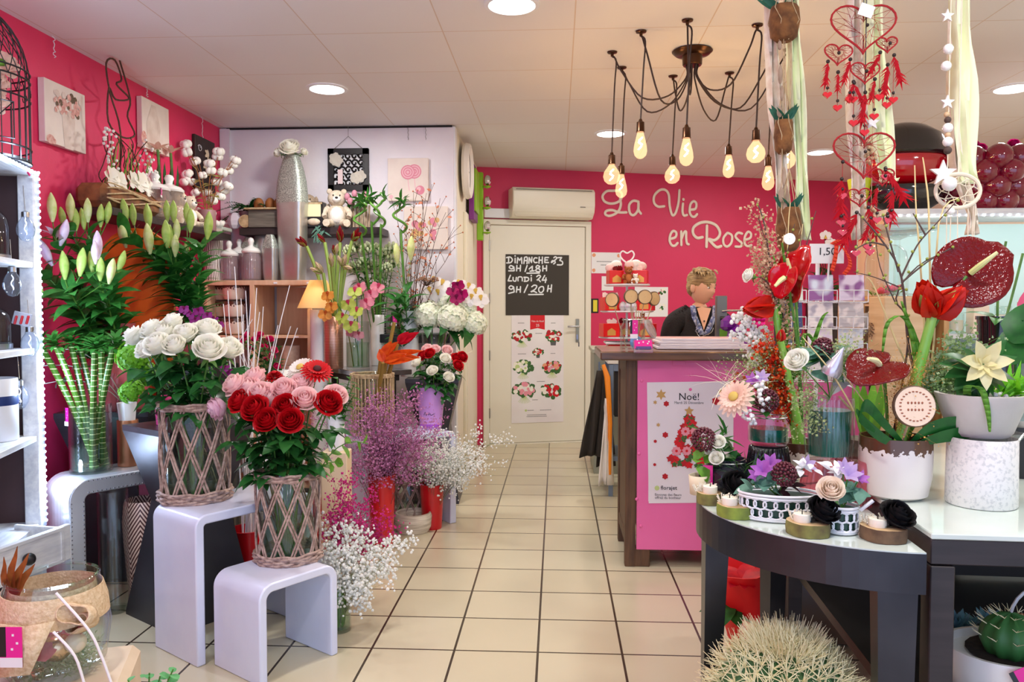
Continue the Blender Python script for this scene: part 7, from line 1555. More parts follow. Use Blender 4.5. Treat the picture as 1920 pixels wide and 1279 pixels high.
for px,py,lab,s in ((1793,1165,'beside the table leg',1.0),(1862,1168,'above the white planter',1.1)):
 q=at(px,py,2.02);t=thing('blue_succulent','blue green rosette succulent on the lower shelf, '+lab,'plant',V((q.x,2.02,.316)));mb=MB()
 part('pot',MB().lathe([(.045,0),(.05,max(.04,q.z-.35)),(.001,max(.04,q.z-.35))],18),WHITE,t)
 for k in range(42):a=k*2.4;e=.1+1.3*k/42;mb.blade((0,0,q.z-.35),(cos(a)*cos(e)-.25,sin(a)*cos(e)-.2,sin(e)),(-cos(a),-sin(a),1),.085*s*(1-.4*k/42),.026,-.15,.2,3,3,'lance')
 part('rosette',mb,SUC,t,60)
t=thing('white_handle_basket','small basket with a thin white loop handle on the lower shelf','basket',V((1.19,2.0,.316)));part('basket_body',MB().lathe([(.06,0),(.075,.14),(.07,.14),(.001,.02)],20),mat('terracotta',(170,100,70)),t);part('loop_handle',MB().tube([(.065*cos(a),0,.14+.09*sin(a)) for a in [pi*i/12 for i in range(13)]],.004,6),WHITE,t)
# ---- log slices with candles and black roses
BARKG=mat('mossy_bark',(136,134,70),.9,c2=(96,84,54),nscale=24,bump=.6);BRS=[rose_mesh(s,.034,.042,[petal('black_rose',(26,24,26),None,.5,.05),BLACK]) for s in (51,52)];WAX=mat('candle_wax',(248,240,222),.4,sub=.2);SLF=mat('slice_top',(214,184,140),.7,c2=(190,156,112),nscale=9)
for i,(px,py,r,bk,lab,bx,rs) in enumerate(((1333,948,.030,BARKG,'furthest along the curved edge',.05,.9),(1383,972,.042,mat('green_bark',(142,160,62),.9,c2=(110,120,56),nscale=24,bump=.5),'with the greenest bark, second along the edge',-.01,0),(1521,1006,.045,BARKG,'in the middle of the front edge',.022,1.15),(1664,1016,.046,BARK,'with rough brown bark at the corner of the console',.018,1.15))):
 q=on(px,py,HZ);q=V((q.x,q.y+.02,HZ+.001));t=thing('log_slice_candle','log slice candle with black rose, '+lab,'candle holder',q);h=.028
 part('bark_ring',MB().lathe([(r,0),(r*1.03,h*.5),(r,h)],28,fn=lambda R,z,a:R*(1+.03*sin(5*a)+.015*sin(13*a))),bk,t);part('wood_face',MB().lathe([(r*1.0,h),(.001,h+.001)],28,cap0=False,fn=lambda R,z,a:R*(1+.03*sin(5*a)+.015*sin(13*a))),SLF,t)
 part('tealight',MB().lathe([(.017,h),(.018,h+.002),(.018,h+.017),(.016,h+.018),(.001,h+.016)],20,(-.016 if i else .0,-.008,0),cap0=False),WAX,t);part('wick',MB().tube([(-.016 if i else 0,-.008,h+.016),(-.016 if i else .001,-.008,h+.024)],.0012,4),BLACK,t);mb=MB()
 for k in range(60):p=V((-.012+rr(-.022,.022),.012+rr(-.012,.01),h));mb.tube([p,p+V((rr(-.012,.012),rr(-.01,.01),rr(.004,.022)))],[.0012,.0016],4)
 part('reindeer_moss',mb,mat('pale_lichen',(232,226,206),.9),t)
 if rs:obj('black_rose',BRS[i % 2],t,(bx,.004,h+.004),lookrot((.25,-.5,.8)),rs);mb=MB();[mb.blade((bx,.004,h+.003),(cos(a),sin(a),.1),(0,0,1),.04,.022,.1,.15,3,3,'ovate') for a in (0.4,2.2,4.0)];part('black_leaves',mb,BLACK,t,60)
# the second slice carries a loose, flat black rose behind it
o=thing('black_rose','large flattened black preserved rose lying between the two outer log slices','flower',on(1372,948,HZ)+V((0,.03,.03)));obj('bloom',BRS[0],o,(0,0,0),lookrot((.5,-.4,.6)),(1.6,1.2,1.2))
t=thing('lace_ribbon','cream burlap ribbon curl at the far end of the console','ribbon',on(1312,932,HZ)+V((.012,.04,.001)));mb=MB()
mb.lathe([(.03,0),(.034,.05)],24,cap0=False,fn=lambda r,z,a:r*(1+.2*sin(2*a)));q=part('ribbon_loop',mb,mat('cream_gauze',(236,222,190),.9),t,60);q.modifiers.new('t','SOLIDIFY').thickness=.002
# ---- lace metal planters
def lace(name,lab,p,rx,ry,h,rz=0,flare=1.12,n=18):
 t=thing(name,lab,'planter',p,rz);f=lambda a:(rx*cos(a),ry*sin(a));mb=MB()
 for z,k in ((.004,1),(h*.12,1.01),(h*.88,flare*.98),(h,flare)):mb.tube([(rx*k*cos(a),ry*k*sin(a),z) for a in [2*pi*i/48 for i in range(48)]],.0032,5,closed=True)
 for row in range(2):
  for i in range(n):
   a0=2*pi*(i+.5*row)/n;zc=h*(.32+.34*row);R=h*.19;k=1+(flare-1)*zc/h
   mb.tube([(rx*k*cos(a0+R*sin(g)/((rx+ry)/2)),ry*k*sin(a0+R*sin(g)/((rx+ry)/2)),zc+R*1.0*cos(g)) for g in [2*pi*j/10 for j in range(10)]],.0021,4,closed=True)
 part('pierced_lattice',mb,WHITE,t);part('liner',MB().lathe([(.9,.002),(.9*flare,h*.9),(.001,h*.86)],28,fn=lambda r,z,a:r,M=Matrix.Diagonal((rx,ry,1,1))),mat('dark_green_liner',(20,62,50),.3),t);return t
q=on(1472,985,HZ);L1=V((q.x,q.y+.055,HZ+.001));lace('lace_planter','long white pierced metal boat planter with purple freesia and berries',L1,.078,.045,.062,radians(-8),1.16,22)
q=on(1587,1006,HZ);L2=V((q.x,q.y+.035,HZ+.001));o=lace('lace_planter','round white pierced metal pot with a small rose and eucalyptus posy',L2,.034,.034,.058,0,1.05,12);part('side_handle',MB().tube([(.03,-.03,.055),(.055,-.035,.078)],.004,6),WHITE,o)
# ---- small posies
EUC=petal('eucalyptus_leaf',(120,168,146));FREE=petal('freesia_purple',(196,120,204),(160,80,180),.5,.3);FREEW=petal('freesia_lilac',(214,190,230),(190,160,214),.5,.3);SKIM=mat('skimmia_berry',(92,24,40),.4);CAND=petal('white_rose_petal',(250,248,226));FRM=MB()
for k in range(6):a=k*pi/3;FRM.blade((0,0,0),(cos(a)*.7,sin(a)*.7,.8),(-cos(a),-sin(a),.6),.032,.017,.15,.2,4,3,'ovate')
FRP,FRL=FRM.mesh('bloom',FREE,60),FRM.mesh('bloom',FREEW,60);SK=MB()
for i in range(90):z=1-1.3*i/90;a=i*2.4;s_=sqrt(max(0,1-z*z));SK.ball((.026*s_*cos(a),.026*s_*sin(a),.026*z*1.15),.0042,5,4)
SK=SK.mesh('berry_head',SKIM,60);PEA=rose_mesh(61,.03,.038,[petal('peach_cream_rose',(254,242,228),(248,226,206)),STEM]);SMW=rose_mesh(62,.024,.03,ROSEC);WLF=petal('white_painted_leaf',(240,240,244),None,.5,.2)
def posy(lab,base,items,greens,h0=.0):
 """small arrangement: items = (mesh, px, py, Y, scale, part name)"""
 o=thing('posy',lab,'flower arrangement',base);mb=MB()
 for me,px,py,Y,s,nm in items:q=at(px,py,Y)-base;mb.tube([(0,0,h0),q*.6+V((0,0,h0*.4)),q],.0018,4);obj(nm,me,o,q,lookrot(V((q.x*6,-.6,.5)),rr(0,6)),s)
 part('stems',mb,STEM,o)
 for nm,m_,n,c_,sp,L,W,sh in greens:
  ml=MB();c=at(*c_)-base
  for i in range(n):d=V((rr(-1,1),rr(-.9,.4),rr(-.4,1)));ml.blade(c+V((rr(-sp,sp),rr(-sp,sp)*.6,rr(-sp,sp)*.6)),d,(0,-.4,1),L*rr(.7,1.2),W*rr(.8,1.1),rr(.05,.4),.15,4,3,sh)
  part(nm,ml,m_,o,60)
 return o
Y1=L1.y;posy('purple freesia, dark berry head and white leaves in the boat planter',L1+V((0,0,.05)),[(FRP,1430,885,Y1-.02,1.1,'freesia'),(FRP,1445,872,Y1,1.0,'freesia'),(FRP,1420,895,Y1,.9,'freesia'),(SK,1470,890,Y1-.03,1.0,'berry_head'),(FRL,1508,875,Y1+.02,1.0,'freesia')],[('eucalyptus',EUC,12,(1432,910,Y1),.03,.05,.036,'ovate'),('white_leaves',WLF,12,(1512,880,Y1),.025,.032,.015,'lance'),('dark_leaves',petal('plum_leaf',(60,20,34)),6,(1480,910,Y1-.02),.02,.05,.02,'lance')])
Y2=L2.y;posy('cream rose with lilac freesia and eucalyptus in the round lace pot',L2+V((0,0,.045)),[(PEA,1558,925,Y2-.02,1.05,'rose'),(FRL,1590,893,Y2-.01,1.1,'freesia'),(FRP,1610,900,Y2,.8,'freesia'),(FRL,1582,880,Y2+.02,.9,'freesia')],[('eucalyptus',EUC,14,(1592,925,Y2-.01),.025,.045,.036,'ovate'),('white_leaves',WLF,10,(1565,880,Y2+.02),.015,.032,.018,'ovate')])
# ---- jars with green wax, ribbed glasses
TEALW=mat('green_gel',(10,96,80),.15,coat=.5);DKGL=glass('dark_smoked_glass',(120,128,150),.08);PKGL=glass('pink_pressed_glass',(244,168,180),.14);GRYGL=glass('black_pressed_glass',(88,86,100),.12)
def ribbed(lab,p,r0,r1,h,gl,name='ribbed_glass',gel=0.0,n=30,cap=False):
 t=thing(name,lab,'glass',p);f=lambda r,z,a:r*(1+.03*cos(n*a));part('glass_wall',MB().lathe([(r0,0),(r0+(r1-r0)*.3+.004,h*.3),(r1,h*.9),(r1*.99,h),(r1*.94,h),(r0*.9,.01),(.001,.01)] if not cap else [(r0,0),(r0*1.01,h*.45),(r1*1.05,h*.8),(r1,h-.003),(r1*.9,h),(.001,h)],n*4,fn=f),gl,t,60)
 if gel:part('green_gel',MB().lathe([(r0*.88,.012),(r1*.9,gel),(.001,gel)],28),TEALW,t)
 return t
q=on(1524,922,HZ);G1=V((q.x,2.02,HZ+.001));ribbed('upturned pink ribbed glass under the tall green candle jar',G1,.066,.055,.108,PKGL,'upturned_glass',cap=True);ribbed('tall ribbed jar of green candle gel standing on the upturned pink glass',G1+V((0,0,.110)),.054,.057,.155,CLEAR,'gel_jar',.125,26)
q=on(1425,905,HZ);G2=V((q.x,2.16,HZ+.001));ribbed('upturned black ribbed glass under the small clip jar',G2,.060,.050,.12,GRYGL,'upturned_glass',cap=True);o=vase('clip_jar','squat clip jar half filled with green wax on the upturned black glass','jar',G2+V((0,0,.122)),.052,.085,CLEAR,prof=[(.046,0),(.054,.012),(.054,.05),(.044,.068),(.046,.085),(.042,.085),(.041,.07),(.05,.05),(.05,.012),(.001,.01)]);part('green_wax',MB().lathe([(.049,.012),(.049,.045),(.001,.045)],24),TEALW,o);part('wire_clip',MB().tube([(.047*cos(a),.047*sin(a),.076) for a in [i*pi/10 for i in range(20)]],.002,5,closed=True),STEEL,o)
q=on(1352,912,HZ);G3=V((q.x,2.13,HZ+.001));o=vase('clip_jar','wide dark blue clip jar holding a winter posy at the far end of the console','jar',G3,.062,.088,DKGL,prof=[(.056,0),(.064,.012),(.064,.055),(.05,.074),(.052,.09),(.047,.09),(.046,.076),(.06,.055),(.06,.012),(.001,.01)]);part('dark_contents',MB().lathe([(.057,.012),(.057,.05),(.001,.05)],24),mat('navy_gel',(30,44,66),.3),o);part('wire_clip',MB().tube([(.053*cos(a),.053*sin(a),.082) for a in [i*pi/10 for i in range(20)]],.0018,5,closed=True),STEEL,o);price_tag(o,(-.062,-.045,.028),-.25,.036,.10)
q=on(1622,962,HZ);ribbed('low pink ribbed glass vase in front of the drip glazed pot',V((q.x,q.y+.07,HZ+.001)),.040,.046,.115,PKGL,'upturned_glass',cap=True)
Y3=G3.y;pn=[('pine_needles',petal('pine_green',(74,124,54),(50,100,44)),90,(1392,895,Y3-.03),.03,.085,.003,'lance'),('leaves',LEAFL,5,(1312,865,Y3-.03),.02,.05,.04,'ovate'),('dark_leaves',LEAFD,10,(1358,858,Y3),.03,.05,.035,'ovate'),('fern_tips',LEAFM,16,(1340,820,Y3+.03),.03,.06,.01,'lance')]
posy('winter posy of white spray roses, dark berries and pine in the dark blue jar',G3+V((0,0,.09)),[(SMW,1347,833,Y3-.04,.85,'rose'),(SMW,1344,863,Y3-.05,.85,'rose'),(SK,1320,825,Y3-.03,1.15,'berry_head'),(SMW,1330,848,Y3-.03,.5,'rose_bud')],pn)
Y4=G2.y;BER=MB()
for i in range(40):BER.ball((rr(-.04,.04),rr(-.03,.0),rr(-.03,.03)),rr(.005,.0075),6,5)
BERM=BER.mesh('white_berries',mat('snowberry',(246,244,242),.4),60);GERP=daisy_mesh(.05,18,3,[petal('peach_gerbera',(253,230,212),(248,210,192)),mat('gerbera_eye',(210,180,90))]);OPEN_=[(GERP,1380,748,Y4-.05,1.0,'gerbera'),(BERM,1420,742,Y4-.03,1.0,'white_berries'),(BERM,1405,770,Y4-.05,.8,'white_berries'),(SK,1438,752,Y4-.03,1.1,'berry_head'),(FRP,1412,716,Y4,.9,'freesia'),(FRL,1428,712,Y4,1.0,'freesia')]
posy('peach gerbera with white snowberries and freesia over the squat clip jar',G2+V((0,0,.205)),OPEN_,[('leaves',LEAFM,12,(1425,755,Y4),.035,.05,.03,'ovate'),('dry_grass',mat('pale_grass',(226,216,186),.8),30,(1370,725,Y4),.03,.10,.0025,'grass')]);Y5=G1.y
GNM=MB().lathe([(.022,0),(.024,.012),(.021,.024),(.008,.055),(.001,.075)],18);GNM=GNM.mesh('silver_cone',mat('silver_bauble',(214,208,222),.25,metal=.6),60)
posy('white rose, silver cone and eucalyptus over the tall green candle jar',G1+V((0,0,.266)),[(SMW,1500,682,Y5-.05,1.3,'rose'),(SK,1543,655,Y5,1.0,'berry_head'),(BERM,1548,690,Y5,.5,'white_berries')],[('eucalyptus',EUC,16,(1525,680,Y5-.01),.035,.06,.045,'ovate'),('leaves',LEAFM,10,(1562,675,Y5),.03,.05,.03,'ovate'),('silver_leaf',mat('silver_leaf_dust',(196,200,210),.5),4,(1590,715,Y5),.015,.06,.045,'ovate')])
o=thing('silver_cone','small silver cone ornament tucked beside the white rose','ornament',at(1556,703,Y5-.05));obj('cone',GNM,o,(0,0,0),lookrot((.35,-.2,.9)))
r3=random.Random(8);GRSP=petal('green_panicum',(196,206,150),(160,180,110),.6,.2)
spray('panicum_grass','pale drooping panicum grass over the tall green jar','grass sprig',G1+V((0,0,.262)),[at(px,py,Y5-.04) for px,py in ((1492,715),(1500,760),(1512,790),(1505,740),(1520,800),(1488,745),(1515,770),(1600,650),(1615,665),(1595,640),(1580,655),(1570,640),(1620,680))],GRSP,GRSP,None,10,.0035,7,.001,r3,.03,'dot',None,.3)
# ---- the two tall anthurium arrangements
ANR=mat('anthurium_red',(196,6,22),.12,coat=.6,bump=.25,bscale=45);AND=mat('anthurium_dark',(104,3,9),.16,spec=.3,coat=.2,bump=1.0,bscale=110);SPX=mat('spadix',(238,232,180),.6,c2=(200,210,120),nscale=6)
def spathe(R,fold=.35,lift=.35):
 """waxy heart-shaped spathe, basal notch at the origin"""
 mb=MB();N,K=30,8
 for i in range(N+1):
  a=-pi+2*pi*i/N;rad=R*(1-.30*cos(a)**2*0+.0)*(.62+.38*abs(cos(a/2))**1.2)*(1.12 if abs(a)<.35 else 1)*(1-.45*exp(-((abs(a)-pi)/.22)**2))
  for k in range(K+1):
   f=k/K;y,x=rad*f*cos(a)*1.12,rad*f*sin(a);mb.v.append((x,y,lift*R*(x/R)**2*fold*2+.06*R*sin(5*a)*f*f*.6-.05*R*f))
 for i in range(N):
  for k in range(K):mb.f.append((i*(K+1)+k,(i+1)*(K+1)+k,(i+1)*(K+1)+k+1,i*(K+1)+k+1));mb.mi.append(0)
 return mb
def anthurium(lab,base,head,R,normal,tip,m_,fold=.35):
 o=thing('anthurium',lab,'flower',base);h=head-base;part('stem',MB().tube(bez((0,0,0),(h.x*.2,h.y*.4,h.z*.6),h,8),.004,6),STEM,o)
 z=V(normal).normalized();y=V(tip);y=(y-z*y.dot(z)).normalized();x=y.cross(z);Mx=Matrix(((x.x,y.x,z.x),(x.y,y.y,z.y),(x.z,y.z,z.z)));q=part('spathe',spathe(R,fold),m_,o,80,h,Mx.to_euler());q.modifiers.new('t','SOLIDIFY').thickness=.003
 e=h+y*R*.1+z*.005;part('spadix',MB().tube([e,e+(y*.5+z*.6)*R*.35,e+(y*.9+z*.75)*R*.62],[.0075,.0075,.004],8),SPX,o);return o
q=on(1706,946,BZ);PT=V((q.x,q.y+.085,BZ+.001));DRIPB=dripmat('drip_glaze_big',.118,(92,58,34),(236,224,216));POTP=[(.060,0),(.074,.008),(.082,.05),(.084,.10),(.083,.148),(.078,.148),(.077,.06),(.001,.05)]
t=vase('glazed_pot','white pot with a dripping brown glazed rim on the dark table','pot',PT,.08,.148,DRIPB,prof=POTP);part('soil',MB().lathe([(.076,.128),(.001,.132)],20,cap0=False),SOIL,t);TB=PT+V((0,0,.128))
anthurium('huge dark red glossy anthurium bending over the drip glazed pot',TB+V((.01,.02,0)),at(1812,518,PT.y-.02),.10,(-.1,-1,.35),(.8,0,.6),AND,.3);anthurium('dark red anthurium spreading low towards the green jars',TB+V((-.02,.0,0)),at(1652,684,PT.y-.05),.078,(-.1,-.55,.9),(-.9,-.6,-.1),AND,.3)
AMO=petal('amaryllis_orange_red',(216,40,14),(186,20,14),.4,.2)
def bigamar(lab,base,top,heads,sr=.014):
 o=thing('amaryllis',lab,'flower',base);h=top-base;part('thick_stem',MB().tube([(0,0,0),h*.5,h],[sr,sr*.95,sr*.8],12),mat('bright_stem',(112,180,60),.35,c2=(150,200,90),nscale=8),o)
 for d,s,k in heads:
  d=V(d).normalized();oo=d.orthogonal().normalized();mb=MB()
  for i in range(6):a=i*pi/3+.3;v=oo*cos(a)+d.cross(oo)*sin(a);mb.blade(h+v*.005,d*1.0+v*.42*k,-v*.7+d*.2,.105*s,.078*s,-.20,.30,6,5,'ovate')
  part('flower',mb,AMO,o,80);mb=MB()
  for i in range(2):v=oo*(1-2*i);mb.blade(h+v*.008,d*1.0+v*.45*k,-v,.085*s,.035*s,-.1,.2,4,3,'lance')
  part('sheath',mb,AMG,o,60)
 return o
bigamar('orange red double amaryllis on a thick green stem in front of the dark anthurium',TB+V((.0,-.02,0)),at(1748,594,PT.y-.03),[((-.45,-.35,.95),.95,.75),((.7,-.3,.75),.95,.65),((.1,-.6,.9),.6,.5)])
def strapleaves(lab,base,tips,Y,m_=LEAFL,w_=.014):
 o=thing('bear_grass',lab,'greenery',base);mb=MB()
 for P in tips:
  pts=cat_rom([(0,0,0)]+[at(x,y,Y+(dy[0] if dy else 0))-base for x,y,*dy in P],4)
  for i in range(len(pts)-1):
   a,b=pts[i],pts[i+1];f0,f1=1-(i/len(pts))**3,1-((i+1)/len(pts))**3;mb.quad(a+V((-w_*f0/2,.002,0)),a+V((w_*f0/2,-.002,0)),b+V((w_*f1/2,-.002,0)),b+V((-w_*f1/2,.002,0)))
 q=part('strap_leaves',mb,m_,o,60);q.modifiers.new('t','SOLIDIFY').thickness=.0012;return o
strapleaves('bright green strap leaf looping beside the orange amaryllis',TB,[[(1725,700),(1700,600),(1665,605),(1655,660)],[(1722,760),(1712,640),(1690,565)]],PT.y-.02);AMG2=petal('green_leaf_roll',(40,110,44),(28,90,40),.3,.2)
o=thing('leaf_collar','broad dark green aspidistra leaves rolled over the drip glazed pot rim','greenery',TB);mb=MB();d0=TB
for P,w_ in (([(1700,838),(1740,810),(1800,800),(1862,815)],.06),([(1710,838),(1760,825),(1820,815),(1868,800)],.055),([(1700,840),(1660,800),(1625,765),(1612,785),(1640,810)],.05),([(1690,840),(1655,825),(1625,800),(1605,770)],.045)):
 pts=cat_rom([at(x,y,PT.y-.06-.015*i)-TB for i,(x,y) in enumerate(P)],5);n=len(pts)
 for i in range(n-1):
  f=[max(.1,sin(pi*(k/n*.9+.06)))*w_/2 for k in (i,i+1)];mb.quad(pts[i]+V((0,-.3,.95))*f[0]*.9,pts[i]-V((0,-.6,.8))*f[0]*.5,pts[i+1]-V((0,-.6,.8))*f[1]*.5,pts[i+1]+V((0,-.3,.95))*f[1]*.9)
part('leaves',mb,AMG2,o,80)
def branch(lab,base,paths,Y,r=.004,m_=TWIG,budm=None,g=None,nm='bare_branch'):
 o=thing(nm,lab,'branch',base,0,g);mb,ml=MB(),MB()
 for j,P in enumerate(paths):
  P3=[at(x,y,Y)-base for x,y in P];pts=cat_rom(([V((0,0,0))] if j==0 else [])+P3,4);mb.tube(pts,[r*(1-.65*i/len(pts))*(1 if j==0 else .6) for i in range(len(pts))],5)
  for q in pts[3::2]:ml.ball(q+V((rr(-.006,.006),-.004,.004)),.004,5,4)
 part('branch',mb,m_,o)
 if budm:part('buds',ml,budm,o,60)
 return o
BUDG=petal('bud_green',(176,186,90));QU=mat('dark_branch',(84,66,60),.8)
branch('dark budding quince branch forking upwards in the drip glazed pot',TB+V((-.02,.01,0)),[[(1715,740),(1702,640),(1690,520),(1660,460),(1610,400)],[(1690,520),(1720,460),(1755,420),(1800,370)],[(1690,530),(1740,490),(1790,462)],[(1685,510),(1665,440),(1655,400)],[(1660,460),(1630,455),(1600,470)],[(1735,440),(1712,400)]],PT.y,.0045,QU,BUDG);branch('thin dark twigs crossing in front of the glass cloche',TB+V((.0,.02,0)),[[(1705,620),(1680,560),(1720,500),(1790,465)],[(1690,540),(1640,520),(1600,510)],[(1680,570),(1650,500),(1640,430)]],PT.y+.02,.003,QU,BUDG)
WIL=mat('straw_stick',(222,200,140),.6)
for i,P in enumerate(([(1730,700),(1726,500),(1718,400),(1715,310)],[(1738,700),(1742,420),(1735,330),(1730,295)],[(1745,700),(1760,420),(1800,370)],[(1728,760),(1680,640),(1640,540),(1625,520)])):branch('pale straw coloured stick, '+['ending just below the black glass vase','tallest beside the white dreamcatcher','forked behind the white dreamcatcher','slanting across the card rack'][i],TB+V((.01*i-.01,.02,0)),[P],PT.y+.04,.0035,WIL,None,None,'straw_stick')
spray('statice_spray','feathery green and white filler sprays behind the amaryllis stem','flowers',TB+V((.03,.01,0)),[at(px,py,PT.y+.03) for px,py in ((1770,690),(1790,660),(1800,700),(1815,640),(1825,690),(1780,740),(1800,650),(1840,680),(1790,710),(1770,660),(1805,670),(1760,720),(1830,660))],petal('filler_green',(170,206,130),(214,226,196)),LEAFL,None,14,.005,10,.0012,r3,.045);spray('gold_wire','crinkled gold wire threads around the amaryllis stem','wire',TB,[at(px,py,PT.y-.05) for px,py in ((1690,690),(1700,670),(1715,700),(1690,740),(1705,800),(1700,780),(1720,660),(1715,720),(1680,720))],GOLD,GOLD,None,14,.002,5,.0008,r3,.05)
q=at(1714,762,PT.y-.10);o=thing('wood_pick','round engraved wooden disc on a stick in front of the drip glazed pot','ornament',TB+V((0,-.03,0)));e=q-o.location;part('stick',MB().tube([(0,0,0),e],.003,6),WOODP,o);Rm=Matrix.Translation(e)@Matrix.Rotation(pi/2-.1,4,'X');part('disc',MB().lathe([(.001,.006),(.046,.006)],32,M=Rm,cap0=False),mat('engraved_disc',(240,212,186),.6),o);part('bark_rim',MB().lathe([(.046,.0065),(.0485,.004),(.0485,-.005),(.001,-.005)],32,M=Rm,cap0=False),BARK,o);mb=MB()
for k in range(26):a=2*pi*k/26;mb.ball(Rm@V((.034*cos(a),.034*sin(a),.0062)),(.0032,.0012,.0018),6,4)
for r_,z in ((.0,.008),(.0,-.008)):
 for k in range(5):mb.ball(Rm@V(((k-2)*.008,z,.0062)),(.0026,.001,.0032),6,4)
part('engraved_wreath',mb,mat('burnt_wood',(160,96,70),.7),o)
# left tall arrangement
q=on(1470,880,HZ);P2=V((q.x+.0,2.28,HZ+.001));vase('glazed_pot','small white pot with a dripping brown rim behind the green jars','pot',P2,.06,.12,DRIPS,prof=[(.045,0),(.055,.006),(.062,.05),(.062,.112),(.057,.112),(.055,.05),(.001,.04)]);T2=P2+V((0,0,.10));YL=P2.y
anthurium('bright red anthurium with a long pointed tip in the small glazed pot',T2,at(1489,528,YL-.02),.085,(-.9,-.38,.2),(.25,-.1,1),ANR,.75);anthurium('bright red anthurium seen from behind, lower in the small glazed pot',T2+V((.01,.01,0)),at(1474,518,YL-.04),.052,(-.75,-.6,.1),(-.4,0,-.6),ANR,.7)
bigamar('orange red amaryllis trumpet pointing at the counter',T2+V((-.01,0,0)),at(1452,573,YL),[((-.95,-.25,-.12),.95,.55)],.012);bigamar('closed pale amaryllis bud on a short green stem in the small glazed pot',T2+V((.0,-.02,0)),at(1464,640,YL-.04),[((.05,-.1,1),.35,.2)],.012)
strapleaves('bright green strap leaves looping beside the card rack',T2,[[(1475,720),(1500,660),(1510,625),(1525,640),(1528,665)],[(1478,730),(1515,670),(1540,600),(1552,585)],[(1470,700),(1460,560),(1450,480)],[(1472,700),(1478,560),(1466,455)]],YL)
HEAT=petal('dry_grass_plume',(236,210,176),(206,166,130),.8,.3);spray('grass_plume','tall feathery dried grass plume reaching above the small glazed pot','grass',T2,[at(px,py,YL+.02) for px,py in ((1417,392),(1425,430),(1430,470),(1435,500),(1440,540),(1428,450),(1422,410),(1432,490),(1438,520))],HEAT,QU,None,16,.0045,12,.0012,r3,.035);spray('fine_grass','fine green ornamental grass fanning over the counter edge','grass',T2,[at(px,py,YL-.03) for px,py in ((1385,690),(1380,700),(1395,680),(1410,665),(1440,660),(1390,710),(1405,700),(1420,690),(1430,640),(1500,650),(1510,660),(1490,640),(1480,660))],GRSP,LEAFL,None,18,.003,6,.0009,r3,.045)
spray('red_bloom_spray','red and gold flower spray hanging down beside the counter','flowers',T2,[at(px,py,YL-.02) for px,py in ((1432,660),(1440,690),(1438,720),(1450,700),(1445,650),(1435,740),(1448,760))],petal('vermilion',(226,40,20),(240,120,40)),TWIG,None,14,.006,10,.0014,r3,.035);spray('white_stock','white flowered twigs leaning over the magazines','flowers',T2+V((-.01,.01,0)),[at(px,py,YL+.05) for px,py in ((1400,605),(1392,620),(1405,640),(1412,665),(1398,590),(1410,620))],GYPS,GRST,None,12,.006,9,.001,r3,.03,'ball')
branch('dark twig with a dried white rose reaching towards the shop lettering',T2,[[(1460,700),(1450,560),(1435,430),(1420,380)],[(1448,540),(1430,522),(1412,519)],[(1450,560),(1500,490),(1530,395)],[(1452,600),(1470,500),(1490,420)],[(1490,640),(1500,520),(1502,440)]],YL,.004,QU,BUDG);o=thing('dried_rose','single dried white rose bud in front of the rear pink wall','rose',at(1411,519,YL));obj('bloom',SMW,o,(0,0,0),lookrot((-.9,-.3,.3)),.9)
for i,P in enumerate(([(1478,720),(1476,560),(1478,430),(1482,380)],[(1486,720),(1492,560),(1500,470),(1505,420)],[(1472,700),(1462,520),(1470,440)])):branch('straw stick in the small glazed pot, '+['straight in the middle','leaning towards the price sign','thin one beside the plume'][i],T2+V((.008*i,.01,0)),[P],YL+.03,.0032,WIL,None,None,'straw_stick')
o=thing('white_disc','small white disc ornament hanging among the straw sticks','ornament',at(1480,448,YL-.02));part('disc',MB().lathe([(.001,-.003),(.016,-.003),(.016,.003),(.001,.003)],20,M=Matrix.Rotation(pi/2,4,'X')),WCER,o);branch('long straw stick slanting over the tall green jar',G1+V((.03,.02,.266)),[[(1600,770),(1560,700),(1520,650),(1505,632)],[(1640,780),(1580,700),(1540,655)]],Y5-.06,.003,WIL,None,None,'straw_stick')
# ---- behind on the big table
CONC=mat('pale_concrete',(206,200,194),.85,c2=(188,182,176),nscale=5,bump=.2,bscale=60);TERZ=mat('white_terrazzo',(236,232,228),.5,c2=(210,208,206),nscale=120,lo=.5,hi=.62)
q=on(1872,960,BZ);PC=V((q.x,q.y+.075,BZ+.001));vase('terrazzo_cylinder','white speckled cylinder under the concrete bowl at the edge of the picture','planter',PC,.076,.158,TERZ,r1=.074);CB_=PC+V((0,.01,.160));vase('concrete_bowl','pale concrete bowl with a cream poinsettia on the speckled cylinder','planter',CB_,.06,.10,CONC,prof=[(.058,0),(.068,.01),(.098,.095),(.098,.10),(.088,.10),(.06,.02),(.001,.02)])
o=thing('poinsettia','cream poinsettia with dark leaves in the concrete bowl','plant',CB_+V((-.02,-.02,.06)));c=at(1843,682,CB_.y-.07)-o.location;mb,ml=MB(),MB();CRP=petal('cream_poinsettia',(246,238,190),(236,224,160),.5,.3)
for i in range(7):a=i*.9+.2;mb.blade(c,(cos(a),-.5,sin(a)),(0,-1,.3),.065,.034,.15,.15,4,3,'ovate')
for i in range(5):mb.blade(c,(cos(i*1.25),-.9,sin(i*1.25)),(0,-1,.3),.03,.014,.1,.15,3,3,'ovate')
for i in range(16):a=i*2.4;ml.blade(c+V((0,.02,-.02)),(cos(a),-.2,sin(a)-.3),(0,-.6,1),rr(.07,.10),.05,.3,.15,4,3,'ovate')
part('stem',MB().tube([(0,0,0),c],.004,5),STEM,o);part('bracts',mb,CRP,o,60);part('leaves',ml,LEAFD,o,60);o=thing('moss_filling','white crystals and bright green fern beside the poinsettia in the bowl','plant',CB_+V((.03,0,.085)));mb,ml=MB(),MB()
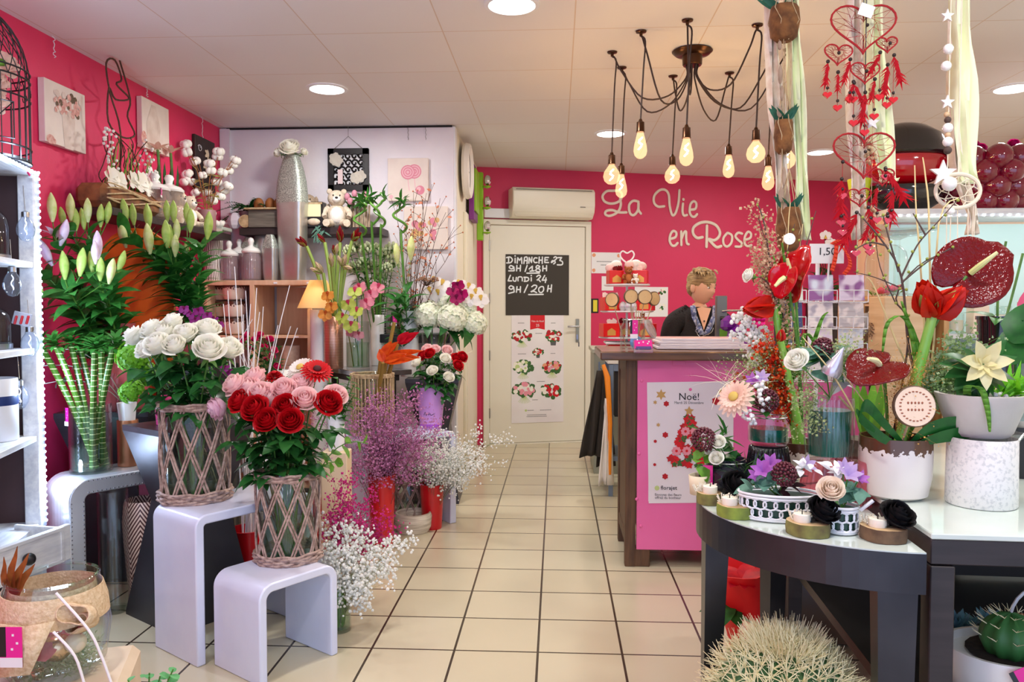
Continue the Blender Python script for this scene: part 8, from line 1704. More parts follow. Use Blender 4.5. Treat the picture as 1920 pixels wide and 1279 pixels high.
for i in range(50):mb.ball((rr(-.05,.05),rr(-.06,.03),rr(0,.02)),.006,5,4)
for i in range(60):ml.blade((rr(.0,.07),rr(-.04,.04),.01),(rr(-.4,.9),rr(-.8,.3),rr(.2,1)),(0,-.5,1),rr(.04,.09),.012,.2,.1,3,3,'lance')
part('crystals',mb,WCER,o,60,kind='stuff');part('fern',ml,petal('lime_fern',(126,206,40),(96,180,36)),o,60)
strapleaves('long green leaf hanging down the side of the concrete bowl',CB_+V((-.05,-.04,.09)),[[(1815,725),(1840,730),(1852,770),(1856,810)]],CB_.y-.09,LEAFL,.016);o=thing('rubber_plant_leaf','big glossy green leaves at the edge above the concrete bowl','plant',V((1.27,2.25,BZ+.001)));part('pot',MB().lathe([(.06,0),(.075,.14),(.001,.13)],20),BLACK,o);mb=MB()
for px,py,L in ((1905,640,.2),(1918,600,.17)):c=at(px,py,2.2)-o.location;mb.tube([(0,0,.12),c],.004,5);mb.blade(c+V((-.03,0,-.06)),(.5,-.2,.8),(-.6,-.6,.3),L,.11,.2,.15,6,3,'ovate')
part('leaves',mb,AMG2,o,60)
CELLO=glass('cellophane',(244,250,248),.06,.05)
t=thing('wrapped_plant','small plant wrapped in clear cellophane between the drip glazed pot and the speckled cylinder','plant',V((on(1795,905,BZ).x,1.98,BZ+.001)));q=part('film',MB().lathe([(.03,0),(.05,.06),(.045,.12),(.07,.16)],16,fn=lambda r,z,a:r*(1+.12*sin(5*a+30*z))),CELLO,t,20);mb=MB();[mb.blade((0,0,.02),(cos(k),sin(k),1),(cos(k),sin(k),-.3),.08,.03,.2,.2,3,3,'ovate') for k in range(9)];part('leaves',mb,LEAFM,t,60);part('magenta_sticker',MB().box((-.02,-.05,.09),(.03,.003,.03)),MAGTAG,t,0)
t=thing('hyacinth_pot','grey bark pot with green bulb leaves between the tall jar and the drip glazed pot','plant',V((on(1592,880,BZ).x,2.16,BZ+.001)));part('pot',MB().lathe([(.05,0),(.058,.11),(.052,.11),(.001,.10)],20),mat('grey_wood',(120,112,100)),t);mb=MB();[mb.blade((.012*cos(k),.012*sin(k),.10),(.3*cos(k),.3*sin(k),1),(cos(k),sin(k),0),.17,.026,.1,.25,4,3,'strap') for k in range(6)];part('bulb_leaves',mb,LEAFL,t,60);part('price_label',MB().box((.045,-.06,.09),(.03,.003,.05)),BLACK,t,0);part('bow',MB().ball((.05,-.05,.12),(.045,.01,.02),8,6),MAGTAG,t)
t=thing('wooden_house','pale wooden house shaped ornament with a steep white roof on the dark table','ornament',V((on(1640,800,BZ).x+.12,2.62,BZ+.001)));part('gable_block',MB().prism([(-.07,0),(.07,0),(.07,.10),(0,.30),(-.07,.10)],-.04,.04,Matrix(((1,0,0,0),(0,0,-1,0),(0,1,0,0),(0,0,0,1)))),WOODP,t,10);part('white_roof',MB().box(0,(.012,.10,.23),M=Matrix.Translation((-.042,0,.195))@Matrix.Rotation(radians(19),4,'Y')).box(0,(.012,.10,.23),M=Matrix.Translation((.042,0,.195))@Matrix.Rotation(radians(-19),4,'Y')),WHITE,t,10)
# ================================================================== right side: hanging strips, dreamcatchers, racks and lit shelves
TUL=mat('pale_green_muslin',(240,244,206),.9);LACE_=mat('white_lace',(244,236,222),.9,c2=(226,206,184),nscale=30);DRW=mat('driftwood_grey',(176,152,130),.9,c2=(140,116,96),nscale=14)
def strip(lab,P,Y,wd,m_,g=None):
 o=thing('fabric_strip',lab,'fabric',at(*P[0],Y));o.location.z=CEIL-.003;mb=MB();N=6;b=o.location;pts=[(P[0][0],P[0][1])]+list(P)
 L=[V((0,0,0))]+[at(x,y,Y)-b for x,y in P];pts=cat_rom(L,4);n=len(pts)
 for i,p in enumerate(pts):
  for j in range(N+1):u=j/N-.5;mb.v.append((p.x+wd*u*(1+.15*sin(i*.9)),p.y+.02*sin(u*14+i*.4),p.z))
 for i in range(n-1):
  for j in range(N):mb.f.append((i*(N+1)+j,i*(N+1)+j+1,(i+1)*(N+1)+j+1,(i+1)*(N+1)+j));mb.mi.append(0)
 q=part('cloth',mb,m_,o,60);q.modifiers.new('t','SOLIDIFY').thickness=.002;return o
Ya,Yb,Yc=2.55,2.45,2.35
strip('pale green muslin strip hanging beside the coir pots',[(1488,2),(1492,150),(1500,300),(1505,400),(1512,450)],Ya+.03,.042,TUL);strip('creamy lace strip hanging behind the coir pots',[(1448,60),(1455,180),(1462,300),(1470,400),(1480,420)],Ya+.05,.045,LACE_)
strip('white lace strip hanging behind the red dreamcatchers',[(1603,2),(1606,200),(1606,330),(1612,450)],Yb+.06,.05,LACE_);strip('pale green muslin strip hanging behind the red dreamcatchers',[(1640,2),(1648,200),(1660,330),(1668,335)],Yb+.08,.06,TUL);strip('broad pale green muslin strip hanging above the white dreamcatcher',[(1803,2),(1806,150),(1808,300),(1815,345)],Yc+.05,.062,TUL);strip('frayed cream lace strip falling through the white dreamcatcher',[(1790,100),(1792,300),(1820,400),(1822,440)],Yc+.06,.03,LACE_)
# coir pots on string
COIR=mat('coir_fibre',(138,92,50),.95,c2=(98,62,34),nscale=30,bump=1.0,bscale=50)
for i,(px,py,w_,h_,lab,pl) in enumerate(((1470,46,54,62,'largest, high under the ceiling',1),(1469,258,34,60,'middle one, in front of the glowing bulbs',1),(1478,432,44,80,'lowest, behind the straw sticks',0))):
 b=at(px,py+h_/2,Ya);r,h=m(w_/2,Ya),m(h_,Ya);o=thing('coir_pot','hanging coir fibre pot tied with string, '+lab,'planter',b);part('coir_body',MB().lathe([(r*.55,0),(r*.85,h*.12),(r*1.02,h*.55),(r*.9,h*.92),(r*.8,h),(.001,h*.95)],20,fn=lambda R,z,a:R*(1+.04*sin(7*a+40*z))),COIR,o,60);mb=MB();H=CEIL-b.z-.003
 for k in range(5):a=2*pi*k/5;mb.tube([(r*.5*cos(a),r*.5*sin(a),-.002),(r*1.06*cos(a+.5),r*1.06*sin(a+.5),h*.5),(r*.95*cos(a),r*.95*sin(a),h*.9),(0,0,h+.12)],.0014,4)
 mb.tube([(0,0,h+.12),(0,0,H)],.0014,4);part('string',mb,CHAMP,o);ml=MB()
 for k in range(9 if i else 5):ml.blade((0,0,h*.9),(cos(k*2.4)-.3*(i==0),sin(k*2.4),1.1 if i else .6),(cos(k),sin(k),-.2),.075 if i else .10,.022,.25,.25,4,3,'lance')
 part('succulent_leaves',ml,petal('succulent_green',(52,112,92),(40,92,74)),o,60)
o=thing('driftwood_garland','string of pale driftwood pieces hanging below the coir pots','garland',at(1465,400,Ya-.02));mb=MB()
for px,py,l in ((1462,85,.03),(1463,140,.06),(1466,175,.05),(1462,210,.035),(1470,330,.06),(1465,365,.05),(1472,395,.06)):c=at(px,py,Ya-.02)-o.location;mb.ball(c,(rr(.006,.010),.006,l/2),7,6)
part('driftwood_pieces',mb,DRW,o,40,kind='stuff');part('string',MB().tube([(0,0,0),(0,0,CEIL-o.location.z-.003)],.0012,4),CHAMP,o)
# dreamcatchers
RCORD=mat('red_suede',(164,14,26),.7);RFEA=petal('red_feather',(206,12,36),(170,6,26),.8,.3);BEAD=mat('dark_bead',(40,26,24),.3);RHEART=mat('red_glass_heart',(206,14,26),.1,coat=.6)
def heart2(s,n=40):return [(s*.62*(sin(a)**3)*1.0,s*(.42*cos(a)-.16*cos(2*a)-.065*cos(3*a)-.03*cos(4*a))) for a in [2*pi*i/n for i in range(n)]]
HB_=MB();hp2=heart2(.022,20);HB_.prism([(x,y) for x,y in reversed(hp2)],-.004,.004,Matrix(((1,0,0,0),(0,0,1,0),(0,1,0,0),(0,0,0,1))));HB_=HB_.mesh('glass_heart',RHEART,40)
FE=MB()
for k in range(40):z=-.0017*k;FE.blade((0,0,z),(rr(.3,1)*(1 if k % 2 else-1),.4*sin(k*3),-.9),(0,-1,.2),rr(.016,.03),.0035,.25,.1,3,3,'grass')
FE.blade((0,0,0),(0,0,-1),(0,-1,0),.095,.011,.1,.2,5,3,'lance');FE=FE.mesh('feather',RFEA,60)
def dcheart(o,b,c,s,web=.0009,r=.0032,seed=1,tilt=0.0):
 c=V(c);r_=random.Random(seed);R=Matrix.Rotation(tilt,3,'Y');P=[c+R@V((x,0,y)) for x,y in heart2(s)];part('heart_hoop',MB().tube(P,r,6,closed=True),RCORD,o);mb=MB();rings=[P[::2]]
 for k in (.66,.40):n=len(rings[0]);rings.append([c+(rings[0][i].lerp(rings[0][(i+1) % n],.5*(len(rings) % 2))-c)*k*r_.uniform(.92,1.08) for i in range(n)])
 for a,q in zip(rings,rings[1:]):
  n=len(a)
  for i in range(n):mb.tube([a[i],q[i],a[(i+1) % n]],web,3,cap=False)
 mb.tube(rings[-1],web,3,closed=True);part('web',mb,RCORD,o);part('bead',MB().ball(c+V((r_.uniform(-.01,.01),-.004,0)),.0055,8,6),BEAD,o);return P
def drop(o,p,l,fs=1.0,tw=0.0):
 p=V(p);part('cord',MB().tube([p,p+V((0,0,-l))],.0009,4),RCORD,o);part('bead',MB().ball(p+V((0,-.002,-.006)),.006,8,6).ball(p+V((0,-.002,-l+.012)),.005,8,6),BEAD,o)
 if fs:obj('feather',FE,o,p+V((0,-.003,-.012)),(0,tw,0),fs)
 obj('glass_heart',HB_,o,p+V((0,0,-l-.008)))
def mp(px):return m(px,Yb)
def dream(lab,hubpx,s,subs,drops,seed):
 b=at(*hubpx,Yb);o=thing('dreamcatcher',lab,'dreamcatcher',b);dcheart(o,b,(0,0,0),s,seed=seed);L=lambda px,py:at(px,py,Yb-.01)-b
 for i,(px,py,w_) in enumerate(subs):dcheart(o,b,L(px,py),mp(w_)*.83,.0008,.0024,seed+i+3,rr(-.15,.15))
 for px,py,l,fs,tw in drops:drop(o,L(px,py),mp(l),fs,tw)
 part('hanging_cord',MB().tube([(0,0,s*.17),(0,0,CEIL-b.z-.003)],.0018,5),BEAD,o);return o,L
o,L=dream('upper red heart dreamcatcher with three small hearts and red feathers',(1619,48),mp(112)*.83,[(1572,100,48),(1663,82,36),(1622,134,50)],[(1552,112,58,.9,.1),(1571,132,62,.7,0),(1594,108,70,.9,.3),(1676,100,78,1.1,-.3),(1664,118,70,1.2,.1),(1650,95,78,.9,.5),(1601,152,70,.9,-.5),(1640,145,65,.8,.2),(1622,170,70,1.2,.1),(1600,150,30,.7,.3)],1)
part('white_tag',MB().box(0,(.042,.002,.036),M=Matrix.Translation(L(1622,22)+V((0,-.01,0)))@Matrix.Rotation(.35,4,'Y')),PAPER,o,0)
o,L=dream('lower red heart dreamcatcher in front of the white lace strip',(1620,285),mp(106)*.83,[(1655,330,40),(1611,368,42)],[(1580,300,60,.0,0),(1578,332,78,1.5,0),(1672,350,50,1.3,0),(1606,395,72,1.4,.4),(1628,385,70,1.2,-.3),(1660,312,14,1.5,-.6),(1645,345,60,.7,.2),(1580,400,30,.0,0),(1664,402,6,0,0),(1632,405,60,.9,.3)],20)
o=thing('wood_star_garland','string with a pale star and cluster of berries hung between the red dreamcatchers','garland',at(1633,420,Yb+.03));mb=MB()
def starm(c,r,th=.004):
 pts=[((r if i % 2==0 else r*.42)*sin(pi*i/5),(r if i % 2==0 else r*.42)*cos(pi*i/5)) for i in range(10)];return MB().prism(list(reversed(pts)),-th,th,Matrix.Translation(c)@Matrix(((1,0,0,0),(0,0,1,0),(0,1,0,0),(0,0,0,1))))
part('star',starm(at(1635,230,Yb+.03)-o.location,.024),mat('white_wood',(236,230,226),.7),o,10)
for py in (175,270,285,300,395,410):
 for k in range(7):mb.ball(at(1633,py,Yb+.03)-o.location+V((rr(-.014,.014),rr(-.01,.01),rr(-.012,.012))),.006,6,5)
part('berry_clusters',mb,mat('gold_seed',(200,170,130),.6),o,60,kind='stuff');part('string',MB().tube([(0,0,0),(0,0,CEIL-o.location.z-.003)],.0012,4),CHAMP,o)
# white dreamcatcher and bead string
CORDW=mat('cream_cord',(236,222,198),.8);b=at(1796,358,Yc);o=thing('dreamcatcher','round white dreamcatcher with long cords hanging by the shelf with the red bowl','dreamcatcher',b);R=m(39,Yc);part('hoop',MB().tube([(R*cos(a),0,R*sin(a)*.78) for a in [2*pi*i/36 for i in range(36)]],.0058,8,closed=True),CORDW,o);mb=MB();n=9;r0=[V((R*cos(2*pi*i/n),0,R*.78*sin(2*pi*i/n))) for i in range(n)]
for k in (.62,.33):r1=[(r0[i]+r0[(i+1) % n])/2*(.8 if k>.5 else .62) for i in range(n)];[mb.tube([r0[i],r1[i],r0[(i+1) % n]],.0016,4) for i in range(n)];r0=r1
mb.tube(r0,.0016,4,closed=True);part('web',mb,CORDW,o);mb=MB()
for x,l in ((-.03,.12),(-.018,.10),(.0,.13),(.03,.17),(.045,.11),(.05,.10)):mb.tube([(x,0,-R*.7),(x+rr(-.005,.005),0,-R*.7-l)],.0014,4)
mb.tube([(0,0,R*.78),(0,0,CEIL-b.z-.003)],.002,4);part('cords',mb,CORDW,o);part('bead',MB().ball((-.02,-.004,-R*.95),.011,10,8),WCER,o)
o=thing('bead_garland','string of white felt balls, wood beads and stars hanging beside the broad muslin strip','garland',at(1776,345,Yc-.03));W_=[]
for px,py,r,k in ((1778,92,9,0),(1774,124,9,0),(1777,240,9,0),(1777,253,5,1),(1777,266,9,0),(1777,282,7,2),(1780,345,13,0),(1777,225,6,2),(1775,215,5,1)):part(('felt_ball','wood_bead','pine_cone')[k],MB().ball(at(px,py,Yc-.03)-o.location,m(r,Yc),10,8),(WCER,WOODP,mat('cone_brown',(80,62,54),.8))[k],o,60)
for px,py,r in ((1776,192,13),(1768,325,24),(1776,30,12)):part('wooden_star',starm(at(px,py,Yc-.03)-o.location,m(r,Yc)),_mats['white_wood'],o,10)
part('string',MB().tube([(0,0,0),(0,0,CEIL-o.location.z-.003)],.0014,4),CORDW,o)
# ---- lit display shelf at the back right
SY=4.2;q=at(1662,405,SY);SX0,SZ_=q.x,q.z;t=thing('display_shelving','white display shelving with a row of LED dots under its top board','shelving',(SX0,SY,0));MINT=mat('mint_back_panel',(206,232,226),.4);SW=1.45
part('top_board',MB().box((SW/2,.2,SZ_+.022),(SW,.40,.03),.003),CHALKW,t,10);part('back_panel',MB().box((SW/2,.39,SZ_/2),(SW,.015,SZ_-.01)),MINT,t,10);mb=MB()
for x in (.012,SW-.012):part('side_panel',MB().box((x,.2,SZ_/2),(.024,.37,SZ_-.01)),BEECH,t,10)
for z in (1.10,.80,.45,.1):part('shelf_board',MB().box((SW/2,.2,z),(SW-.05,.36,.022)),CHALKW,t,10)
part('led_channel',MB().box((SW/2,.012,SZ_+.002),(SW-.02,.012,.012)),CHALKW,t,10)
for i in range(34):mb.ball((.03+i*.042,.004,SZ_+.001),.0055,6,4)
part('led_dots',mb,glow('cool_led_dots',(226,244,255),12),t);[lamp('shelf_led_light','POINT',(SX0+x,SY+.03,SZ_-.03),1.6,(.86,.97,1),.02) for x in (.25,.75,1.2)]
TZ2=SZ_+.0385;GLB=mat('black_glazed',(22,18,20),.08,coat=.8);GLR=mat('red_glazed',(176,8,24),.1,coat=.8);WINE=mat('wine_glazed',(118,2,36),.08,coat=.8)
def boat(lab,p,L,D,h,m_,wob=.05):
 o=thing('glazed_bowl',lab,'bowl',p);f=lambda r,z,a:r*(1+wob*sin(6*z/h*pi)*.5);part('shell',MB().lathe([(.35,0),(.62,.02),(.9,h*.45),(1.0,h*.8),(.98,h),(.90,h),(.82,h*.6),(.001,h*.2)],36,fn=lambda r,z,a:r*(1+.06*sin(z/h*16)),M=Matrix.Diagonal((L/2,D/2,1,1))),m_,o,60);return o
q=at(1735,380,SY);p=V((q.x-.03,SY+.17,TZ2));boat('black glossy oval planter at the bottom of the stacked bowls',p,.42,.26,.135,GLB);boat('red glossy wavy bowl in the middle of the stacked bowls',p+V((.0,0,.137)),.42,.28,.155,GLR)
o=thing('glazed_bowl','black glossy wavy bowl upturned on top of the stacked bowls','bowl',p+V((.0,0,.294)));part('shell',MB().lathe([(1.0,0),(1.02,.015),(.95,.06),(.8,.12),(.5,.165),(.2,.18),(.001,.182)],36,fn=lambda r,z,a:r*(1+.07*sin(z*110)),M=Matrix.Diagonal((.22,.14,1,1))),GLB,o,60);t=vase('lime_pot','lime green pot beside the stacked black and red bowls','pot',V((p.x-.26,p.y-.05,TZ2)),.035,.17,mat('lime_glaze',(190,206,30),.25,coat=.4),r1=.06)
q=at(1885,380,SY);o=thing('bubble_bowl','big wine red bowl moulded of round bubbles at the edge of the lit shelf','bowl',V((q.x,SY+.18,TZ2)));part('wall',MB().lathe([(.10,0),(.15,.05),(.17,.27),(.155,.27),(.13,.06),(.001,.04)],32),WINE,o);mb=MB()
for r_ in range(4):
 for k in range(9):a=2*pi*(k+.5*(r_ % 2))/9;R=.13+.042*min(1,r_/2);mb.ball((R*cos(a),R*sin(a),.045+.072*r_),.070,14,10)
part('bubbles',mb,WINE,o,60);o2=thing('pot_plant','pink roses and green foliage showing over the wine red bowl','flowers',V((q.x,SY+.18,TZ2+.05)));PKR=rose_mesh(71,.03,.036,[petal('fuchsia_rose',(206,30,120),(170,16,100)),STEM]);mb,ml=MB(),MB()
for x,z in ((-.09,.29),(-.05,.27),(.12,.29)):obj('bloom',PKR,o2,(x,-.02,z),lookrot((-.2,-.7,.7)),1.1);mb.tube([(0,0,0),(x,-.02,z)],.003,4)
for i in range(30):ml.blade((rr(-.1,.12),rr(-.05,.05),.22),(rr(-1,1),-.4,rr(.1,1)),(0,-.4,1),.07,.035,.2,.15,3,3,'ovate')
part('stems',mb,STEM,o2);part('leaves',ml,LEAFM,o2,60)
# wares on the lit shelves
CD=mat('candle_cream',(236,214,190),.5);SH=[1.112,.812,.462]
r4=random.Random(12)
lab0={0:'upper',1:'middle'}
for row,z in ((0,SH[0]),(1,SH[1])):
 for k in range(9):
  x=.30+k*.125+r4.uniform(-.01,.01);h=r4.uniform(.12,.2);nm=('candle_box','candle_jar')[(k+row) % 2];lb='pale pink candle '+('carton' if nm=='candle_box' else 'glass')+', number %s along the ' % ['one','two','three','four','five','six','seven','eight','nine'][k]+lab0[row]+' lit shelf'
  if nm=='candle_box':o=thing(nm,lb,'box',V((SX0+x,SY+.14,z)));part('carton',MB().box((0,0,h/2),(.08,.08,h),.002),[PAPER,WOODP,CD][k % 3],o,10);part('brown_band',MB().box((0,-.0405,h*.55),(.05,.002,.02)),mat('kraft_print',(170,120,80),.7),o,10)
  else:o=vase(nm,lb,'candle',V((SX0+x,SY+.14,z)),.04,h*.8,CLEAR);part('wax',MB().lathe([(.035,.014),(.035,h*.55),(.001,h*.55)],18),CD,o)
# wooden shelf cube with star, cloche and card rack
q=at(1612,600,3.9);WX=q.x;ZW=at(1612,560,3.9).z;t=thing('wooden_cube','light oak cube shelf with a grey star hung on it','shelving',(WX,3.9,0));mb=MB();Wd=.42;OAK=mat('oak_board',(206,160,108),.5,c2=(182,136,88),nscale=3,stretch=(12,12,1.5));mb.box((Wd/2,.15,ZW-.012),(Wd,.30,.024),.002);mb.box((.012,.15,(ZW-.03)/2),(.024,.30,ZW-.03));mb.box((Wd-.012,.15,(ZW-.03)/2),(.024,.30,ZW-.03));mb.box((Wd/2,.29,(ZW-.03)/2),(Wd-.05,.012,ZW-.04));mb.box((Wd/2,.15,.92),(Wd-.05,.28,.02));part('carcass',mb,OAK,t,10)
for k in range(4):vase('candle_jar','small cream candle jar inside the oak cube, '+['beside the star','second from the star','third from the star','furthest from the star'][k],'candle',V((WX+.08+.085*k,3.98,.931)),.032,.11,[CD,CREAMC][k % 2])
q=at(1638,600,3.86);o=thing('hanging_star','grey washed wooden star hanging on the oak cube','ornament',V((q.x,3.86,q.z)));part('star',starm((0,0,0),.10,.006),mat('grey_washed',(210,214,218),.7,c2=(180,186,192),nscale=10),o,10);part('string',MB().tube([(0,0,.09),(0,.03,ZW-q.z+.002)],.002,4),CHAMP,o);o=thing('pine_cone','snow dusted pine cone below the grey star','ornament',at(1642,620,3.8));mb=MB()
for k in range(40):a=k*2.4;z=-.03+.0016*k;mb.blade((.012*cos(a),.012*sin(a),z),(cos(a),sin(a),.3),(0,0,1),.03*(1-.5*k/40)+.01,.024,.1,.2,2,3,'petal')
part('scales',mb,mat('dusty_cone',(150,136,124),.8),o,60);part('string',MB().tube([(0,0,.02),(0,.06,ZW-o.location.z-.03)],.0015,4),CHAMP,o)
q=at(1672,555,3.95);o=thing('glass_cloche','glass cloche with small red and white flowers on the oak cube','jar',V((q.x,4.02,ZW+.001)));part('glass_dome',MB().lathe([(.10,.012),(.10,.18),(.09,.23),(.06,.262),(.001,.272)],28,cap0=False),CLEAR,o,60);part('wood_base',MB().lathe([(.115,0),(.115,.012),(.001,.012)],28),OAK,o);mb,ml=MB(),MB()
for i in range(14):mb.ball((rr(-.06,.06),rr(-.06,.02),.03+rr(0,.03)),.014,8,6)
for i in range(20):ml.blade((rr(-.06,.06),rr(-.05,.05),.014),(rr(-1,1),rr(-1,1),1),(0,0,1),.07,.015,.3,.1,3,3,'lance')
part('flower_heads',mb,mat('coral_flower',(226,80,96),.6),o,60);part('moss',ml,LEAFL,o,60);o=thing('glass_dish','wide clear glass cake dome under the lit shelf edge','glassware',at(1725,470,3.4));o.location.z=ZW+.0;o.location.z=1.285
q=at(1720,425,3.55);o.location=V((q.x,3.75,q.z-.30));part('stem_foot',MB().lathe([(.09,0),(.09,.008),(.014,.02),(.012,.26),(.05,.275),(.001,.276)],28),CLEAR,o);part('dish',MB().lathe([(.001,.276),(.10,.28),(.165,.30),(.168,.32),(.160,.32),(.10,.288)],40,cap0=False),glass('thick_glass',(236,244,246),.12),o,60);solo('riser_column','slim pale column carrying the wide glass dish','plinth',MB().box((0,0,(q.z-.302)/2),(.18,.18,q.z-.302),.004),WOODP,(q.x,3.75,0))
# card rack with price sign
KX=at(1543,600,3.45);t=thing('card_rack','white wire rack of greeting cards behind the console table','rack',(KX.x,3.5,0));WIRE=WHITE;mb=MB();part('post',MB().tube([(0,.03,.02),(0,.03,1.50)],.009,8),WIRE,t);part('foot',MB().lathe([(.17,0),(.17,.012),(.02,.025),(.001,.026)],28),WIRE,t)
CC_=[(226,232,214),(150,90,150),(232,214,230),(60,70,120),(240,226,220),(200,190,190),(66,66,110),(236,230,214),(214,220,230),(150,30,50),(222,216,210),(180,170,180)];nm_=['green meadow','magenta flower','pink haze','deep blue','coral pattern','grey','navy spiral','cream rose','pale blue','dark red heart','ivory','lilac hydrangea']
for r_ in range(4):
 z=at(1555,540+r_*50,3.45).z-.06
 for c in range(3):
  x=-.13+.13*c;i=r_*3+c;rail=MB()
  for zz in (0,.05):rail.tube([(x-.06,-.045,z+zz),(x+.06,-.045,z+zz)],.002,4)
  for xx in (-.06,0,.06):rail.tube([(x+xx,-.045,z+.05),(x+xx,-.045,z),(x+xx,-.01,z-.004),(x*.2+xx*.3,.025,z+.01)],.002,4)
  part('wire_pocket',rail,WIRE,t)
  o=solo('greeting_card',nm_[i]+' greeting card in the wire rack','card',MB().box((0,0,.058),(.105,.004,.112),M=Matrix.Rotation(-.14,4,'X')@Matrix.Translation((0,0,.058))),mat('card_'+str(i),CC_[i],.5,c2=CC_[(i*5+3) % 12],nscale=9+3.7*i,lo=.44,hi=.56,detail=1),(KX.x+x,3.475,z+.004),0,None,smooth=0)
q=at(1562,475,3.45);o=thing('price_sign','white sign reading 1,50 clipped on top of the card rack with an orange ribbon','sign',V((q.x,3.47,q.z)));part('sign_board',MB().box((-.02,0,0),(.145,.004,.085),.001),PAPER,o,0);text3('price','1,50',.045,Matrix.Translation((-.02,-.0035,.008))@Matrix.Rotation(pi/2,4,'X'),BLACK,o);part('stick',MB().tube([(-.008,.006,-.04),(-.008,.02,-.13)],.004,6),WIRE,o);mb=MB()
for P in ([(.02,-.006,.045),(.012,-.012,-.02),(.0,-.01,-.075)],[(.025,-.006,.045),(.06,-.014,.0),(.075,-.012,-.05),(.05,-.01,-.09)],[(.0,-.006,.04),(.03,-.02,.055),(.06,-.006,.04),(.03,.0,.05),(.0,-.006,.04)]):
 pts=cat_rom(P,4)
 for a,b_ in zip(pts,pts[1:]):mb.quad(a+V((-.008,0,.004)),a+V((.008,0,-.004)),b_+V((.008,0,-.004)),b_+V((-.008,0,.004)))
qz=part('orange_ribbon',mb,mat('orange_ribbon',(234,60,24),.5),o,60);qz.modifiers.new('t','SOLIDIFY').thickness=.001
# potted orchid with a black pot, and dark shelf plants against the rear wall
q=at(1875,700,2.7);t=thing('black_pot_orchid','slim black pot with an orchid stem and pink leaf on the dark table','plant',V((q.x,2.72,BZ+.001)));ht=at(1875,600,2.72).z-BZ;part('black_pot',MB().lathe([(.045,0),(.05,ht*.3),(.062,ht),(.066,ht),(.066,ht+.012),(.058,ht+.012),(.001,ht-.02)],24),BLACKGL,t);mb=MB();mb.tube(bez((0,0,ht-.02),(-.01,0,ht+.1),(.02,0,ht+.26),8),.004,6);mb.tube(bez((.02,0,ht-.02),(.05,0,ht+.1),(.075,0,ht+.22),8),.004,6);part('stems',mb,STEM,t);ml=MB();[ml.blade((0,0,ht),(cos(k*2),sin(k*2)-.4,.4),(0,-.2,1),.14,.05,.4,.15,4,3,'ovate') for k in range(4)];part('leaves',ml,LEAFM,t,60);part('pink_spathe',MB().blade((.06,-.03,ht+.02),(.3,-.2,1),(-.5,-.8,0),.12,.05,.1,.2,5,3,'ovate'),petal('pink_spathe',(240,100,140)),t,60)
P_=B0+BD*3.42+BN*.22;t=thing('corner_orchid','dark orchid plant with pale blooms on a tall stand by the rear wall','plant',V((P_.x,P_.y,0)));part('stand',MB().box((0,0,.66),(.3,.25,1.32),.004),mat('dark_shelf_board',(52,38,36)),t,10);mb,ml=MB(),MB()
for i in range(26):ml.blade((rr(-.1,.1),rr(-.08,.04),1.32+rr(0,.25)),(rr(-1,1),rr(-.8,.2),rr(0,1)),(0,-.3,1),.16,.06,.3,.15,4,3,'ovate')
for i,(x,z) in enumerate(((-.05,1.95),(.0,1.88),(.03,1.82),(-.08,1.80),(-.1,1.72),(.05,1.75))):obj('bloom',OWH,t,(x,-.12,z),lookrot((-.2,-1,.1)),1.0);mb.tube([(0,0,1.3),(x*.5,-.06,1.6),(x,-.11,z)],.005,5)
part('stems',mb,TWIG,t);part('leaves',ml,LEAFD,t,60)
# ================================================================== bottom left: fish bowl of ornaments
FB=V((-1.325,1.98,.0));solo('low_stand','low beige stitched stool under the ornament bowl at the corner','stool',MB().box((0,0,.14),(.34,.30,.28),.02),mat('beige_leather',(226,204,176),.6,c2=(214,190,160),nscale=6),FB+V((.02,.0,0)),radians(20));zb=.281;HB2=.255;RB2=.108
t=thing('ornament_bowl','clear glass bowl with a burlap band, gold bauble and moss in the corner','bowl',FB+V((0,0,zb)));part('glass_bowl',MB().lathe([(RB2*.9,0),(RB2*1.15,.03),(RB2*1.28,HB2*.5),(RB2*1.12,HB2*.86),(RB2,HB2),(RB2*.96,HB2),(RB2*1.08,HB2*.86),(RB2*1.22,HB2*.5),(RB2*1.08,.032),(.001,.01)],44),CLEAR,t,60);part('rim',MB().tube([(RB2*cos(a),RB2*sin(a),HB2) for a in [2*pi*i/40 for i in range(40)]],.004,6,closed=True),CLEAR,t)
BUR=mat('burlap',(228,204,170),.95,c2=(204,174,136),nscale=90,bump=.6,bscale=160);part('burlap_band',MB().lathe([(RB2*1.24,HB2*.60),(RB2*1.2,HB2*.76),(RB2*1.10,HB2*.90),(RB2*1.08,HB2*.9),(RB2*1.18,HB2*.76),(RB2*1.22,HB2*.60)],40,cap0=False),BUR,t,60);q=part('burlap_tail',MB().quad((.02,-RB2*1.33,HB2*.7),(.09,-RB2*1.2,HB2*.74),(.04,-RB2*1.42,HB2*.25),(-.06,-RB2*1.4,HB2*.2)).quad((.02,-RB2*1.33,HB2*.7),(-.06,-RB2*1.3,HB2*.72),(-.075,-RB2*1.36,HB2*.3),(-.02,-RB2*1.42,HB2*.34)),BUR,t,60);q.modifiers.new('t','SOLIDIFY').thickness=.003
mb=MB()
for a0,s_ in ((.1,1.0),(-.5,.8)):mb.lathe([(.032*s_,-.022),(.036*s_,0),(.032*s_,.022)],24,cap0=False,fn=lambda r,z,a:r*(1+.35*cos(2*a)),M=Matrix.Translation((.118,-.085+.02*(s_<1),HB2*.74-.03*(s_<1)))@Matrix.Rotation(a0,4,'Y')@Matrix.Rotation(radians(70),4,'X'))
q=part('burlap_bow',mb,BUR,t,60);q.modifiers.new('t','SOLIDIFY').thickness=.003;price_tag(t,(-.004,-RB2*1.46,HB2*.52),.05,.055,.10)
